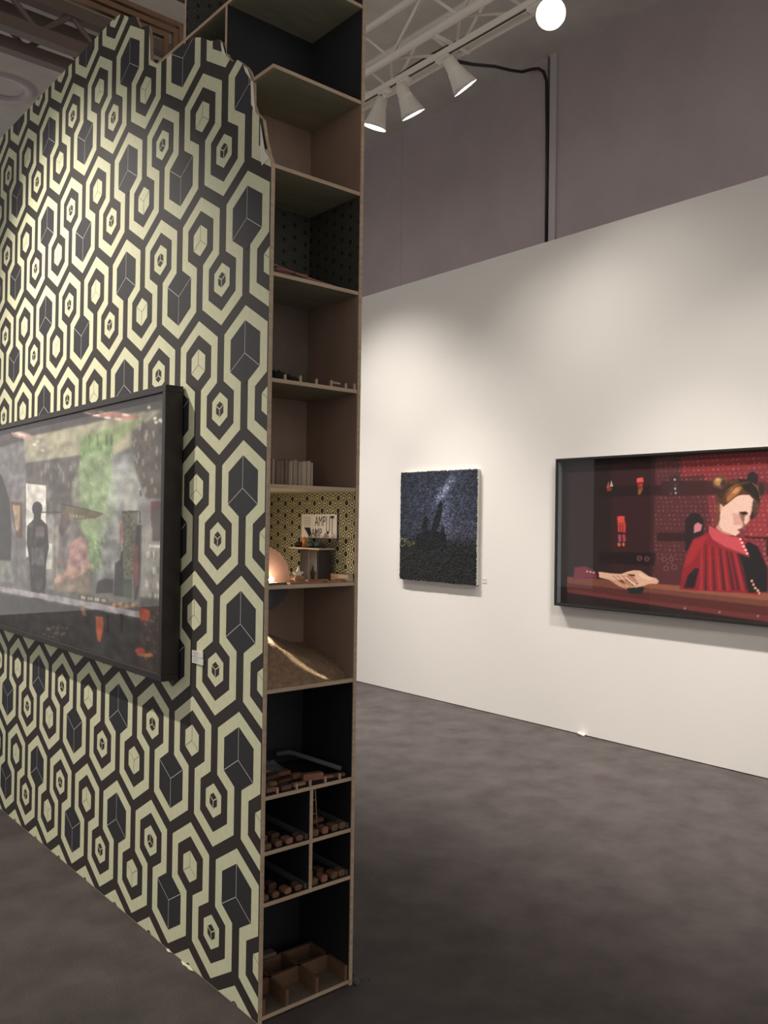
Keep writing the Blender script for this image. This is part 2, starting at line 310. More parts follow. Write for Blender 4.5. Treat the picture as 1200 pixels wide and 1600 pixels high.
ART_RED=[
((46,34,34),1,0,[-0.031,1.124,1.113,1.397,1.119,-0.37,-0.022,-0.11]),
((58,34,36),1,6,[0.211,1.094,0.425,1.068,0.419,0.128,0.217,0.099]),
((88,44,48),1,8,[0.38,1.074,1.113,1.397,1.117,0.132,0.374,0.121]),
((128,48,54),1,10,[0.534,1.055,1.113,1.397,1.117,0.132,0.601,0.154]),
((140,44,50),0.9,6,[0.47,0.966,1.114,1.143,1.115,0.953,0.471,0.85]),
((62,36,38),0.85,2,[0.404,0.83,0.598,0.82,0.598,0.738,0.404,0.736]),
((84,40,42),0.8,2,[0.715,0.81,1.115,0.842,1.115,0.748,0.716,0.738]),
((40,28,30),0.7,2,[0.161,0.805,0.404,0.807,0.404,0.74,0.162,0.738]),
((50,32,33),0.8,2,[0.388,0.511,0.505,0.515,0.505,0.461,0.388,0.455]),
((66,28,32),0.9,1,[0.678,0.502,1.116,0.479,1.116,0.457,0.679,0.488]),
((36,26,28),0.8,3,[0.17,0.377,0.384,0.384,0.38,0.304,0.17,0.302]),
((225,70,60),1,1,[0.239,0.61,0.267,0.613,0.269,0.569,0.241,0.565]),
((200,60,52),1,1,[0.241,0.565,0.273,0.569,0.273,0.508,0.243,0.51]),
((110,36,36),1,0,[0.249,0.555,0.253,0.555,0.253,0.514,0.25,0.514]),
((110,36,36),1,0,[0.26,0.555,0.263,0.555,0.263,0.514,0.26,0.514]),
((170,70,90),1,1,[0.244,0.493,0.254,0.494,0.256,0.446,0.245,0.445]),
((170,60,80),1,1,[0.26,0.494,0.271,0.494,0.273,0.447,0.261,0.446]),
((220,100,60),1,1,[0.253,0.429,0.253,0.423,0.251,0.419,0.249,0.416,0.246,0.416,0.244,0.419,0.242,0.423,0.242,0.428,0.242,0.433,0.244,0.438,0.246,0.44,0.249,0.441,0.251,0.438,0.253,0.434]),
((220,100,60),1,1,[0.27,0.43,0.27,0.424,0.268,0.42,0.266,0.417,0.264,0.417,0.261,0.42,0.26,0.424,0.259,0.429,0.26,0.434,0.261,0.439,0.263,0.441,0.266,0.441,0.268,0.439,0.27,0.435]),
((230,80,75),1,1,[0.312,0.853,0.336,0.855,0.338,0.826,0.313,0.824]),
((150,45,40),1,1,[0.315,0.824,0.335,0.825,0.334,0.788,0.316,0.789]),
((140,84,40),1,1,[0.319,0.788,0.337,0.788,0.325,0.745,0.317,0.751]),
((190,70,60),1,1,[0.194,0.794,0.204,0.838,0.209,0.795]),
((190,170,150),1,0,[0.21,0.802,0.214,0.845,0.222,0.804]),
((130,70,45),1,1,[0.196,0.79,0.219,0.795,0.213,0.776,0.198,0.776]),
((190,170,165),0.9,1,[0.453,0.835,0.452,0.831,0.451,0.828,0.45,0.827,0.448,0.827,0.446,0.829,0.445,0.832,0.445,0.835,0.445,0.839,0.446,0.842,0.448,0.843,0.45,0.843,0.451,0.841,0.452,0.838]),
((190,170,165),0.9,1,[0.455,0.78,0.455,0.776,0.454,0.773,0.452,0.771,0.45,0.772,0.448,0.773,0.447,0.776,0.447,0.78,0.447,0.784,0.448,0.786,0.45,0.788,0.452,0.788,0.453,0.786,0.455,0.783]),
((190,170,165),0.9,1,[0.457,0.802,0.456,0.798,0.455,0.796,0.454,0.794,0.452,0.794,0.45,0.796,0.449,0.799,0.449,0.803,0.449,0.806,0.45,0.809,0.452,0.811,0.454,0.81,0.455,0.809,0.456,0.806]),
((190,170,165),0.9,1,[0.44,0.751,0.44,0.747,0.439,0.744,0.437,0.743,0.435,0.743,0.434,0.745,0.433,0.748,0.432,0.751,0.432,0.755,0.434,0.758,0.435,0.759,0.437,0.759,0.439,0.758,0.44,0.755]),
((190,170,165),0.9,1,[0.457,0.754,0.457,0.75,0.456,0.747,0.454,0.746,0.452,0.746,0.45,0.747,0.449,0.75,0.449,0.754,0.449,0.757,0.45,0.76,0.452,0.762,0.454,0.762,0.455,0.76,0.457,0.757]),
((62,44,44),0.8,3,[0.428,0.859,0.463,0.863,0.468,0.747,0.431,0.741]),
((200,185,180),0.9,1,[0.452,0.835,0.452,0.832,0.451,0.829,0.45,0.828,0.448,0.828,0.447,0.83,0.446,0.832,0.445,0.835,0.446,0.838,0.447,0.841,0.448,0.842,0.449,0.842,0.451,0.841,0.452,0.838]),
((200,185,180),0.9,1,[0.454,0.78,0.454,0.776,0.453,0.774,0.452,0.773,0.45,0.773,0.449,0.774,0.448,0.777,0.448,0.78,0.448,0.783,0.449,0.785,0.45,0.787,0.452,0.787,0.453,0.785,0.454,0.783]),
((200,185,180),0.9,1,[0.456,0.754,0.456,0.751,0.455,0.748,0.454,0.747,0.452,0.747,0.451,0.748,0.45,0.751,0.45,0.754,0.45,0.757,0.451,0.759,0.452,0.761,0.454,0.761,0.455,0.759,0.456,0.757]),
((150,90,90),0.6,1,[0.424,0.35,0.423,0.343,0.42,0.337,0.416,0.333,0.412,0.333,0.408,0.336,0.405,0.341,0.404,0.348,0.405,0.356,0.408,0.362,0.412,0.366,0.416,0.366,0.42,0.363,0.423,0.357]),
((66,36,40),0.8,0,[0.42,0.35,0.42,0.345,0.418,0.342,0.416,0.339,0.413,0.339,0.41,0.341,0.409,0.344,0.408,0.349,0.409,0.353,0.41,0.357,0.413,0.359,0.415,0.36,0.418,0.358,0.42,0.354]),
((150,90,90),0.6,1,[0.45,0.352,0.449,0.345,0.446,0.339,0.443,0.335,0.438,0.335,0.434,0.338,0.432,0.343,0.431,0.351,0.432,0.358,0.434,0.364,0.438,0.368,0.442,0.368,0.446,0.365,0.449,0.359]),
((66,36,40),0.8,0,[0.446,0.352,0.446,0.347,0.444,0.344,0.442,0.341,0.439,0.341,0.437,0.343,0.435,0.346,0.434,0.351,0.435,0.355,0.437,0.359,0.439,0.361,0.442,0.362,0.444,0.36,0.446,0.356]),
((150,90,90),0.6,1,[0.336,0.346,0.335,0.339,0.332,0.333,0.328,0.329,0.323,0.328,0.319,0.332,0.316,0.337,0.315,0.345,0.316,0.352,0.319,0.359,0.323,0.362,0.328,0.363,0.332,0.36,0.335,0.354]),
((66,36,40),0.8,0,[0.332,0.346,0.331,0.341,0.33,0.338,0.327,0.335,0.324,0.335,0.322,0.337,0.32,0.341,0.319,0.345,0.32,0.35,0.322,0.354,0.324,0.356,0.327,0.356,0.329,0.354,0.331,0.351]),
((150,90,90),0.6,1,[0.363,0.345,0.362,0.338,0.359,0.332,0.355,0.328,0.351,0.327,0.347,0.33,0.344,0.336,0.343,0.344,0.344,0.351,0.347,0.357,0.351,0.361,0.355,0.361,0.359,0.358,0.362,0.353]),
((66,36,40),0.8,0,[0.359,0.345,0.359,0.34,0.357,0.336,0.354,0.334,0.352,0.334,0.349,0.336,0.347,0.339,0.347,0.344,0.347,0.349,0.349,0.352,0.351,0.355,0.354,0.355,0.357,0.353,0.358,0.349]),
((150,90,90),0.6,1,[0.46,0.301,0.459,0.294,0.456,0.288,0.452,0.284,0.448,0.284,0.444,0.287,0.441,0.292,0.44,0.299,0.441,0.307,0.444,0.313,0.448,0.317,0.452,0.317,0.456,0.314,0.459,0.308]),
((66,36,40),0.8,0,[0.456,0.301,0.455,0.296,0.454,0.293,0.451,0.29,0.449,0.29,0.446,0.292,0.445,0.295,0.444,0.3,0.445,0.304,0.446,0.308,0.449,0.31,0.451,0.311,0.454,0.309,0.455,0.305]),
((150,90,90),0.6,1,[0.432,0.292,0.431,0.285,0.428,0.279,0.424,0.275,0.42,0.275,0.416,0.277,0.413,0.283,0.412,0.29,0.413,0.298,0.416,0.304,0.42,0.308,0.424,0.308,0.428,0.305,0.431,0.299]),
((66,36,40),0.8,0,[0.428,0.292,0.427,0.287,0.426,0.283,0.423,0.281,0.421,0.281,0.418,0.283,0.417,0.286,0.416,0.291,0.417,0.295,0.418,0.299,0.421,0.301,0.423,0.301,0.426,0.3,0.427,0.296]),
((46,36,38),1,2,[0.487,0.402,0.486,0.589,0.502,0.627,0.517,0.632,0.533,0.627,0.548,0.59,0.549,0.406]),
((46,36,38),1,2,[0.685,0.796,0.685,0.827,0.692,0.862,0.7,0.867,0.708,0.861,0.715,0.825,0.715,0.795]),
((46,36,38),1,2,[0.744,0.392,0.743,0.593,0.75,0.627,0.757,0.633,0.765,0.627,0.772,0.593,0.773,0.394]),
((205,120,130),1,1,[0.517,0.561,0.529,0.576,0.543,0.562,0.539,0.526,0.515,0.511]),
((150,50,55),0.9,2,[0.688,0.592,0.716,0.619,0.726,0.727,0.753,0.726,0.754,0.499,0.688,0.497]),
((120,66,54),1,2,[0.037,0.199,0.338,0.196,1.117,0.179,1.118,0.006,0.038,0.108]),
((150,84,64),1,1,[0.338,0.192,1.117,0.176,1.117,0.126,0.338,0.164]),
((92,44,42),1,2,[0.038,0.156,1.117,0.085,1.118,0.006,0.038,0.113]),
((118,50,50),0.9,2,[0.038,0.108,1.117,0.032,1.118,-0.012,0.038,0.091]),
((44,32,32),1,2,[-0.023,0.074,1.118,-0.031,1.119,-0.37,-0.021,-0.198]),
((150,140,135),0.8,1,[0.492,0.058,0.492,0.054,0.491,0.051,0.489,0.05,0.487,0.049,0.485,0.051,0.484,0.053,0.484,0.056,0.484,0.06,0.485,0.063,0.487,0.064,0.489,0.065,0.491,0.064,0.492,0.061]),
((150,140,135),0.8,1,[0.605,0.054,0.605,0.051,0.604,0.048,0.602,0.046,0.601,0.046,0.599,0.047,0.598,0.05,0.597,0.053,0.598,0.056,0.599,0.059,0.6,0.06,0.602,0.061,0.604,0.06,0.605,0.057]),
((150,140,135),0.8,1,[0.723,0.053,0.722,0.05,0.721,0.047,0.72,0.045,0.718,0.045,0.717,0.046,0.716,0.048,0.715,0.051,0.715,0.055,0.717,0.057,0.718,0.059,0.72,0.059,0.721,0.058,0.722,0.056]),
((38,44,42),1,2,[0.279,0.142,0.307,0.172,0.346,0.164,0.335,0.123,0.291,0.117]),
((120,46,62),1,2,[0.068,0.264,0.113,0.276,0.161,0.242,0.168,0.2,0.117,0.202,0.064,0.178]),
((210,170,165),1,0,[0.126,0.243,0.125,0.241,0.124,0.239,0.123,0.238,0.121,0.238,0.119,0.238,0.118,0.24,0.118,0.242,0.118,0.244,0.119,0.246,0.121,0.247,0.122,0.247,0.124,0.247,0.125,0.245]),
((210,170,165),1,0,[0.139,0.24,0.138,0.238,0.137,0.236,0.136,0.235,0.134,0.235,0.132,0.236,0.131,0.237,0.131,0.239,0.131,0.241,0.132,0.243,0.134,0.244,0.136,0.245,0.137,0.244,0.138,0.242]),
((210,170,165),1,0,[0.152,0.237,0.151,0.235,0.15,0.233,0.149,0.232,0.147,0.232,0.145,0.233,0.144,0.234,0.144,0.236,0.144,0.239,0.145,0.24,0.147,0.241,0.149,0.242,0.15,0.241,0.151,0.239]),
((32,22,26),1,1,[0.158,0.245,0.17,0.242,0.172,0.201,0.162,0.202]),
((222,170,140),1,1,[0.167,0.246,0.225,0.239,0.258,0.241,0.282,0.258,0.306,0.268,0.306,0.233,0.278,0.21,0.262,0.201,0.225,0.193,0.17,0.208]),
((206,146,118),1,1,[0.208,0.198,0.241,0.199,0.283,0.166,0.279,0.147,0.25,0.159]),
((226,172,142),1,1,[0.278,0.254,0.306,0.269,0.33,0.268,0.361,0.236,0.387,0.227,0.397,0.211,0.392,0.193,0.362,0.189,0.346,0.177,0.315,0.16,0.283,0.156,0.264,0.201]),
((196,132,104),1,1,[0.266,0.229,0.298,0.239,0.314,0.207,0.319,0.167,0.291,0.157,0.27,0.188]),
((236,190,164),1,0,[0.286,0.203,0.285,0.202,0.281,0.203,0.278,0.206,0.274,0.21,0.271,0.216,0.27,0.22,0.27,0.223,0.272,0.225,0.275,0.223,0.279,0.22,0.282,0.215,0.285,0.21,0.287,0.206]),
((236,190,164),1,0,[0.296,0.19,0.295,0.189,0.292,0.19,0.288,0.194,0.284,0.198,0.282,0.203,0.28,0.208,0.28,0.211,0.282,0.212,0.285,0.211,0.289,0.208,0.292,0.203,0.295,0.198,0.297,0.193]),
((236,190,164),1,0,[0.307,0.18,0.305,0.179,0.302,0.18,0.298,0.183,0.294,0.188,0.292,0.193,0.29,0.198,0.29,0.201,0.292,0.202,0.295,0.201,0.299,0.197,0.303,0.193,0.305,0.188,0.307,0.183]),
((236,190,164),1,0,[0.315,0.172,0.313,0.171,0.31,0.172,0.306,0.175,0.303,0.18,0.3,0.185,0.298,0.19,0.299,0.193,0.3,0.194,0.303,0.193,0.307,0.19,0.311,0.185,0.313,0.18,0.315,0.175]),
((60,30,34),1,0,[0.281,0.197,0.28,0.196,0.279,0.195,0.278,0.195,0.277,0.196,0.276,0.198,0.275,0.2,0.276,0.202,0.276,0.203,0.278,0.204,0.279,0.203,0.28,0.203,0.281,0.201,0.281,0.199]),
((60,30,34),1,0,[0.291,0.187,0.29,0.185,0.289,0.185,0.288,0.185,0.287,0.186,0.286,0.188,0.285,0.19,0.286,0.192,0.286,0.193,0.288,0.194,0.289,0.193,0.29,0.192,0.291,0.191,0.291,0.189]),
((60,30,34),1,0,[0.302,0.175,0.301,0.173,0.3,0.173,0.299,0.173,0.298,0.174,0.297,0.176,0.296,0.177,0.297,0.179,0.297,0.181,0.299,0.181,0.3,0.181,0.301,0.18,0.302,0.178,0.302,0.176]),
((60,30,34),1,0,[0.321,0.184,0.321,0.182,0.319,0.182,0.318,0.182,0.317,0.183,0.316,0.185,0.316,0.187,0.316,0.188,0.317,0.19,0.318,0.19,0.319,0.19,0.32,0.189,0.321,0.187,0.322,0.185]),
((90,56,46),1,1,[0.278,0.243,0.306,0.243,0.312,0.23,0.29,0.231]),
((150,92,74),0.7,0,[0.24,0.224,0.265,0.193,0.29,0.162,0.291,0.165,0.267,0.196,0.242,0.228]),
((150,92,74),0.7,0,[0.257,0.23,0.282,0.198,0.302,0.17,0.303,0.174,0.283,0.202,0.259,0.233]),
((150,92,74),0.7,0,[0.281,0.239,0.306,0.214,0.322,0.192,0.323,0.195,0.307,0.218,0.283,0.242]),
((150,92,74),0.7,0,[0.224,0.222,0.249,0.191,0.274,0.153,0.275,0.156,0.251,0.194,0.226,0.226]),
((240,196,168),0.8,1,[0.322,0.258,0.35,0.238,0.377,0.224,0.361,0.212,0.33,0.226]),
((150,36,44),1,1,[0.568,0.52,0.513,0.475,0.492,0.388,0.476,0.264,0.47,0.169,0.69,0.174,0.718,0.168,0.746,0.199,0.747,0.326,0.721,0.438,0.688,0.476,0.629,0.508]),
((172,42,50),1,2,[0.568,0.506,0.515,0.468,0.494,0.381,0.482,0.301,0.51,0.332,0.537,0.426]),
((40,36,40),1,2,[0.688,0.47,0.717,0.444,0.746,0.326,0.747,0.193,0.69,0.178,0.674,0.319,0.659,0.4]),
((46,36,42),1,2,[0.498,0.259,0.522,0.304,0.534,0.298,0.519,0.183,0.483,0.178]),
((186,50,58),0.75,1,[0.541,0.448,0.545,0.448,0.546,0.172,0.537,0.171]),
((66,40,46),0.75,1,[0.554,0.443,0.557,0.443,0.56,0.174,0.553,0.173]),
((186,50,58),0.75,1,[0.565,0.438,0.569,0.438,0.576,0.176,0.568,0.175]),
((66,40,46),0.75,1,[0.576,0.433,0.579,0.433,0.589,0.178,0.582,0.177]),
((186,50,58),0.75,1,[0.588,0.428,0.592,0.428,0.606,0.18,0.598,0.179]),
((66,40,46),0.75,1,[0.599,0.423,0.604,0.424,0.621,0.182,0.611,0.181]),
((186,50,58),0.75,1,[0.609,0.418,0.612,0.419,0.631,0.184,0.625,0.183]),
((66,40,46),0.75,1,[0.62,0.413,0.626,0.414,0.65,0.186,0.639,0.185]),
((66,40,46),0.75,1,[0.633,0.409,0.638,0.409,0.665,0.188,0.656,0.187]),
((186,50,58),0.75,1,[0.645,0.404,0.649,0.404,0.678,0.19,0.671,0.189]),
((66,40,46),0.75,1,[0.654,0.399,0.66,0.4,0.693,0.192,0.683,0.191]),
((196,140,118),1,1,[0.587,0.542,0.601,0.591,0.602,0.66,0.636,0.619,0.651,0.523,0.637,0.501,0.61,0.511]),
((232,186,166),1,1,[0.602,0.647,0.61,0.688,0.636,0.712,0.658,0.737,0.691,0.736,0.711,0.7,0.716,0.666,0.705,0.629,0.693,0.619,0.692,0.592,0.683,0.565,0.676,0.554,0.675,0.537,0.668,0.53,0.659,0.513,0.648,0.498,0.635,0.512,0.61,0.528,0.598,0.556]),
((205,140,130),0.7,4,[0.64,0.633,0.666,0.619,0.67,0.564,0.644,0.564]),
((84,54,50),1,2,[0.702,0.707,0.719,0.7,0.718,0.619,0.702,0.592,0.693,0.599,0.698,0.646]),
((120,70,62),0.8,2,[0.658,0.639,0.68,0.636,0.688,0.612,0.682,0.551,0.675,0.53,0.662,0.523,0.673,0.564]),
((226,180,160),1,1,[0.678,0.619,0.689,0.619,0.688,0.582,0.68,0.565,0.675,0.575]),
((50,34,36),1,1,[0.662,0.636,0.68,0.641,0.688,0.629,0.673,0.619]),
((50,34,36),1,1,[0.697,0.633,0.705,0.633,0.702,0.599,0.696,0.599]),
((120,50,52),1,1,[0.655,0.537,0.671,0.545,0.676,0.53,0.664,0.522]),
((225,160,140),1,1,[0.608,0.66,0.605,0.651,0.602,0.644,0.599,0.641,0.595,0.642,0.593,0.648,0.592,0.657,0.593,0.668,0.595,0.677,0.598,0.684,0.602,0.687,0.605,0.685,0.607,0.68,0.608,0.671]),
((86,56,40),1,1,[0.592,0.675,0.585,0.717,0.587,0.766,0.601,0.8,0.62,0.817,0.646,0.832,0.679,0.826,0.701,0.803,0.716,0.774,0.726,0.737,0.726,0.7,0.72,0.666,0.713,0.673,0.705,0.707,0.691,0.735,0.672,0.739,0.654,0.73,0.636,0.705,0.62,0.681,0.61,0.666,0.608,0.681,0.598,0.687]),
((62,46,38),1,2,[0.59,0.724,0.594,0.772,0.62,0.81,0.643,0.798,0.621,0.757,0.606,0.716]),
((176,104,58),1,3,[0.618,0.73,0.632,0.778,0.654,0.798,0.669,0.776,0.658,0.746,0.639,0.716,0.623,0.692]),
((210,140,82),0.9,3,[0.635,0.757,0.65,0.783,0.661,0.766,0.647,0.739]),
((46,38,36),1,2,[0.654,0.829,0.681,0.824,0.701,0.801,0.717,0.767,0.724,0.727,0.721,0.687,0.71,0.707,0.696,0.735,0.676,0.762]),
((60,42,34),0.7,0,[0.611,0.68,0.625,0.729,0.647,0.776,0.672,0.795,0.672,0.798,0.646,0.779,0.624,0.731,0.61,0.682]),
((120,76,48),0.7,0,[0.61,0.69,0.627,0.74,0.652,0.782,0.677,0.798,0.677,0.801,0.651,0.785,0.626,0.742,0.608,0.692]),
((60,42,34),0.7,0,[0.608,0.7,0.629,0.75,0.657,0.788,0.683,0.8,0.682,0.803,0.656,0.791,0.628,0.753,0.606,0.702]),
((120,76,48),0.7,0,[0.606,0.71,0.631,0.761,0.662,0.794,0.688,0.802,0.687,0.806,0.662,0.797,0.63,0.764,0.605,0.712]),
((60,42,34),0.7,0,[0.605,0.719,0.634,0.772,0.667,0.799,0.693,0.805,0.692,0.808,0.667,0.803,0.633,0.775,0.603,0.722]),
((120,76,48),0.7,0,[0.603,0.729,0.636,0.783,0.672,0.805,0.698,0.807,0.697,0.811,0.672,0.809,0.635,0.786,0.602,0.732]),
((60,42,34),0.7,0,[0.602,0.739,0.638,0.794,0.677,0.811,0.703,0.81,0.703,0.813,0.677,0.815,0.637,0.797,0.6,0.741]),
((150,120,100),0.8,0,[0.695,0.806,0.711,0.78,0.72,0.747,0.722,0.713,0.724,0.714,0.722,0.748,0.713,0.782,0.696,0.809]),
((110,70,48),0.9,1,[0.59,0.696,0.601,0.695,0.599,0.633,0.593,0.563,0.584,0.552,0.587,0.619]),
((104,72,48),1,1,[0.622,0.81,0.62,0.793,0.613,0.779,0.604,0.772,0.593,0.772,0.584,0.78,0.577,0.795,0.574,0.813,0.577,0.83,0.583,0.844,0.593,0.851,0.603,0.851,0.613,0.842,0.619,0.828]),
((182,128,74),1,2,[0.608,0.815,0.607,0.805,0.603,0.797,0.598,0.792,0.592,0.793,0.586,0.798,0.582,0.806,0.581,0.817,0.582,0.827,0.586,0.835,0.591,0.839,0.597,0.839,0.603,0.834,0.607,0.826]),
((222,178,120),0.8,1,[0.598,0.827,0.598,0.823,0.596,0.82,0.594,0.819,0.591,0.819,0.588,0.821,0.587,0.824,0.586,0.828,0.587,0.831,0.588,0.834,0.591,0.836,0.593,0.835,0.596,0.834,0.598,0.831]),
((64,48,42),0.9,1,[0.619,0.799,0.618,0.789,0.616,0.781,0.612,0.776,0.608,0.777,0.604,0.781,0.602,0.79,0.601,0.8,0.601,0.81,0.604,0.819,0.608,0.823,0.612,0.823,0.615,0.818,0.618,0.81]),
((120,84,54),0.8,0,[0.578,0.8,0.594,0.785,0.609,0.785,0.609,0.789,0.594,0.788,0.579,0.803]),
((56,44,40),1,1,[0.599,0.764,0.598,0.756,0.596,0.75,0.592,0.746,0.587,0.747,0.583,0.75,0.58,0.757,0.579,0.765,0.58,0.772,0.583,0.779,0.587,0.782,0.591,0.782,0.595,0.778,0.598,0.772]),
((46,40,40),1,1,[0.717,0.831,0.716,0.818,0.711,0.807,0.704,0.801,0.697,0.802,0.69,0.808,0.685,0.819,0.683,0.833,0.685,0.847,0.689,0.857,0.696,0.863,0.704,0.862,0.711,0.856,0.716,0.845]),
((54,42,40),1,1,[0.736,0.767,0.735,0.751,0.733,0.739,0.729,0.732,0.725,0.732,0.721,0.739,0.719,0.752,0.718,0.767,0.719,0.783,0.721,0.796,0.725,0.803,0.729,0.802,0.732,0.795,0.735,0.782]),
((205,72,82),1,1,[0.566,0.559,0.595,0.528,0.637,0.495,0.659,0.492,0.677,0.455,0.693,0.385,0.659,0.406,0.615,0.435,0.578,0.475,0.565,0.516]),
((160,48,60),0.8,1,[0.575,0.468,0.613,0.427,0.658,0.4,0.692,0.379,0.694,0.389,0.66,0.41,0.616,0.438,0.579,0.477]),
((240,170,170),1,0,[0.669,0.482,0.668,0.479,0.667,0.477,0.665,0.475,0.664,0.475,0.662,0.477,0.661,0.479,0.66,0.482,0.66,0.485,0.662,0.487,0.663,0.489,0.665,0.489,0.667,0.488,0.668,0.485]),
((240,170,170),1,0,[0.674,0.462,0.674,0.459,0.673,0.457,0.671,0.455,0.669,0.455,0.667,0.456,0.666,0.459,0.666,0.462,0.666,0.465,0.667,0.467,0.669,0.469,0.671,0.469,0.673,0.467,0.674,0.465]),
((240,170,170),1,0,[0.679,0.442,0.678,0.439,0.677,0.436,0.676,0.435,0.674,0.435,0.672,0.436,0.671,0.438,0.67,0.441,0.671,0.444,0.672,0.447,0.674,0.448,0.675,0.448,0.677,0.447,0.678,0.445]),
((240,170,170),1,0,[0.685,0.422,0.685,0.419,0.684,0.416,0.682,0.415,0.68,0.415,0.678,0.416,0.677,0.418,0.677,0.421,0.677,0.424,0.678,0.427,0.68,0.428,0.682,0.428,0.684,0.427,0.685,0.425]),
((240,170,170),1,0,[0.69,0.402,0.69,0.399,0.688,0.396,0.687,0.395,0.685,0.395,0.683,0.396,0.682,0.398,0.681,0.401,0.682,0.404,0.683,0.407,0.685,0.408,0.687,0.408,0.688,0.407,0.69,0.405]),
((210,150,120),1,0,[0.704,0.247,0.704,0.244,0.703,0.241,0.701,0.239,0.699,0.239,0.698,0.24,0.697,0.243,0.696,0.246,0.697,0.25,0.698,0.253,0.699,0.255,0.701,0.255,0.703,0.254,0.704,0.251]),
((210,150,120),1,0,[0.709,0.228,0.709,0.224,0.708,0.221,0.706,0.22,0.705,0.219,0.703,0.221,0.702,0.223,0.702,0.227,0.702,0.23,0.703,0.233,0.705,0.235,0.706,0.235,0.708,0.234,0.709,0.231]),
((210,150,120),1,0,[0.715,0.208,0.715,0.205,0.713,0.202,0.712,0.2,0.71,0.2,0.709,0.201,0.707,0.204,0.707,0.207,0.707,0.211,0.709,0.214,0.71,0.216,0.712,0.216,0.713,0.214,0.714,0.212]),
((210,150,120),1,0,[0.722,0.196,0.722,0.192,0.721,0.189,0.719,0.188,0.717,0.187,0.716,0.189,0.715,0.191,0.714,0.195,0.715,0.198,0.716,0.201,0.717,0.203,0.719,0.203,0.721,0.202,0.722,0.199]),
((210,150,120),1,0,[0.726,0.182,0.726,0.178,0.725,0.175,0.723,0.173,0.722,0.173,0.72,0.174,0.719,0.177,0.719,0.181,0.719,0.184,0.72,0.187,0.722,0.189,0.723,0.189,0.725,0.188,0.726,0.185]),
]
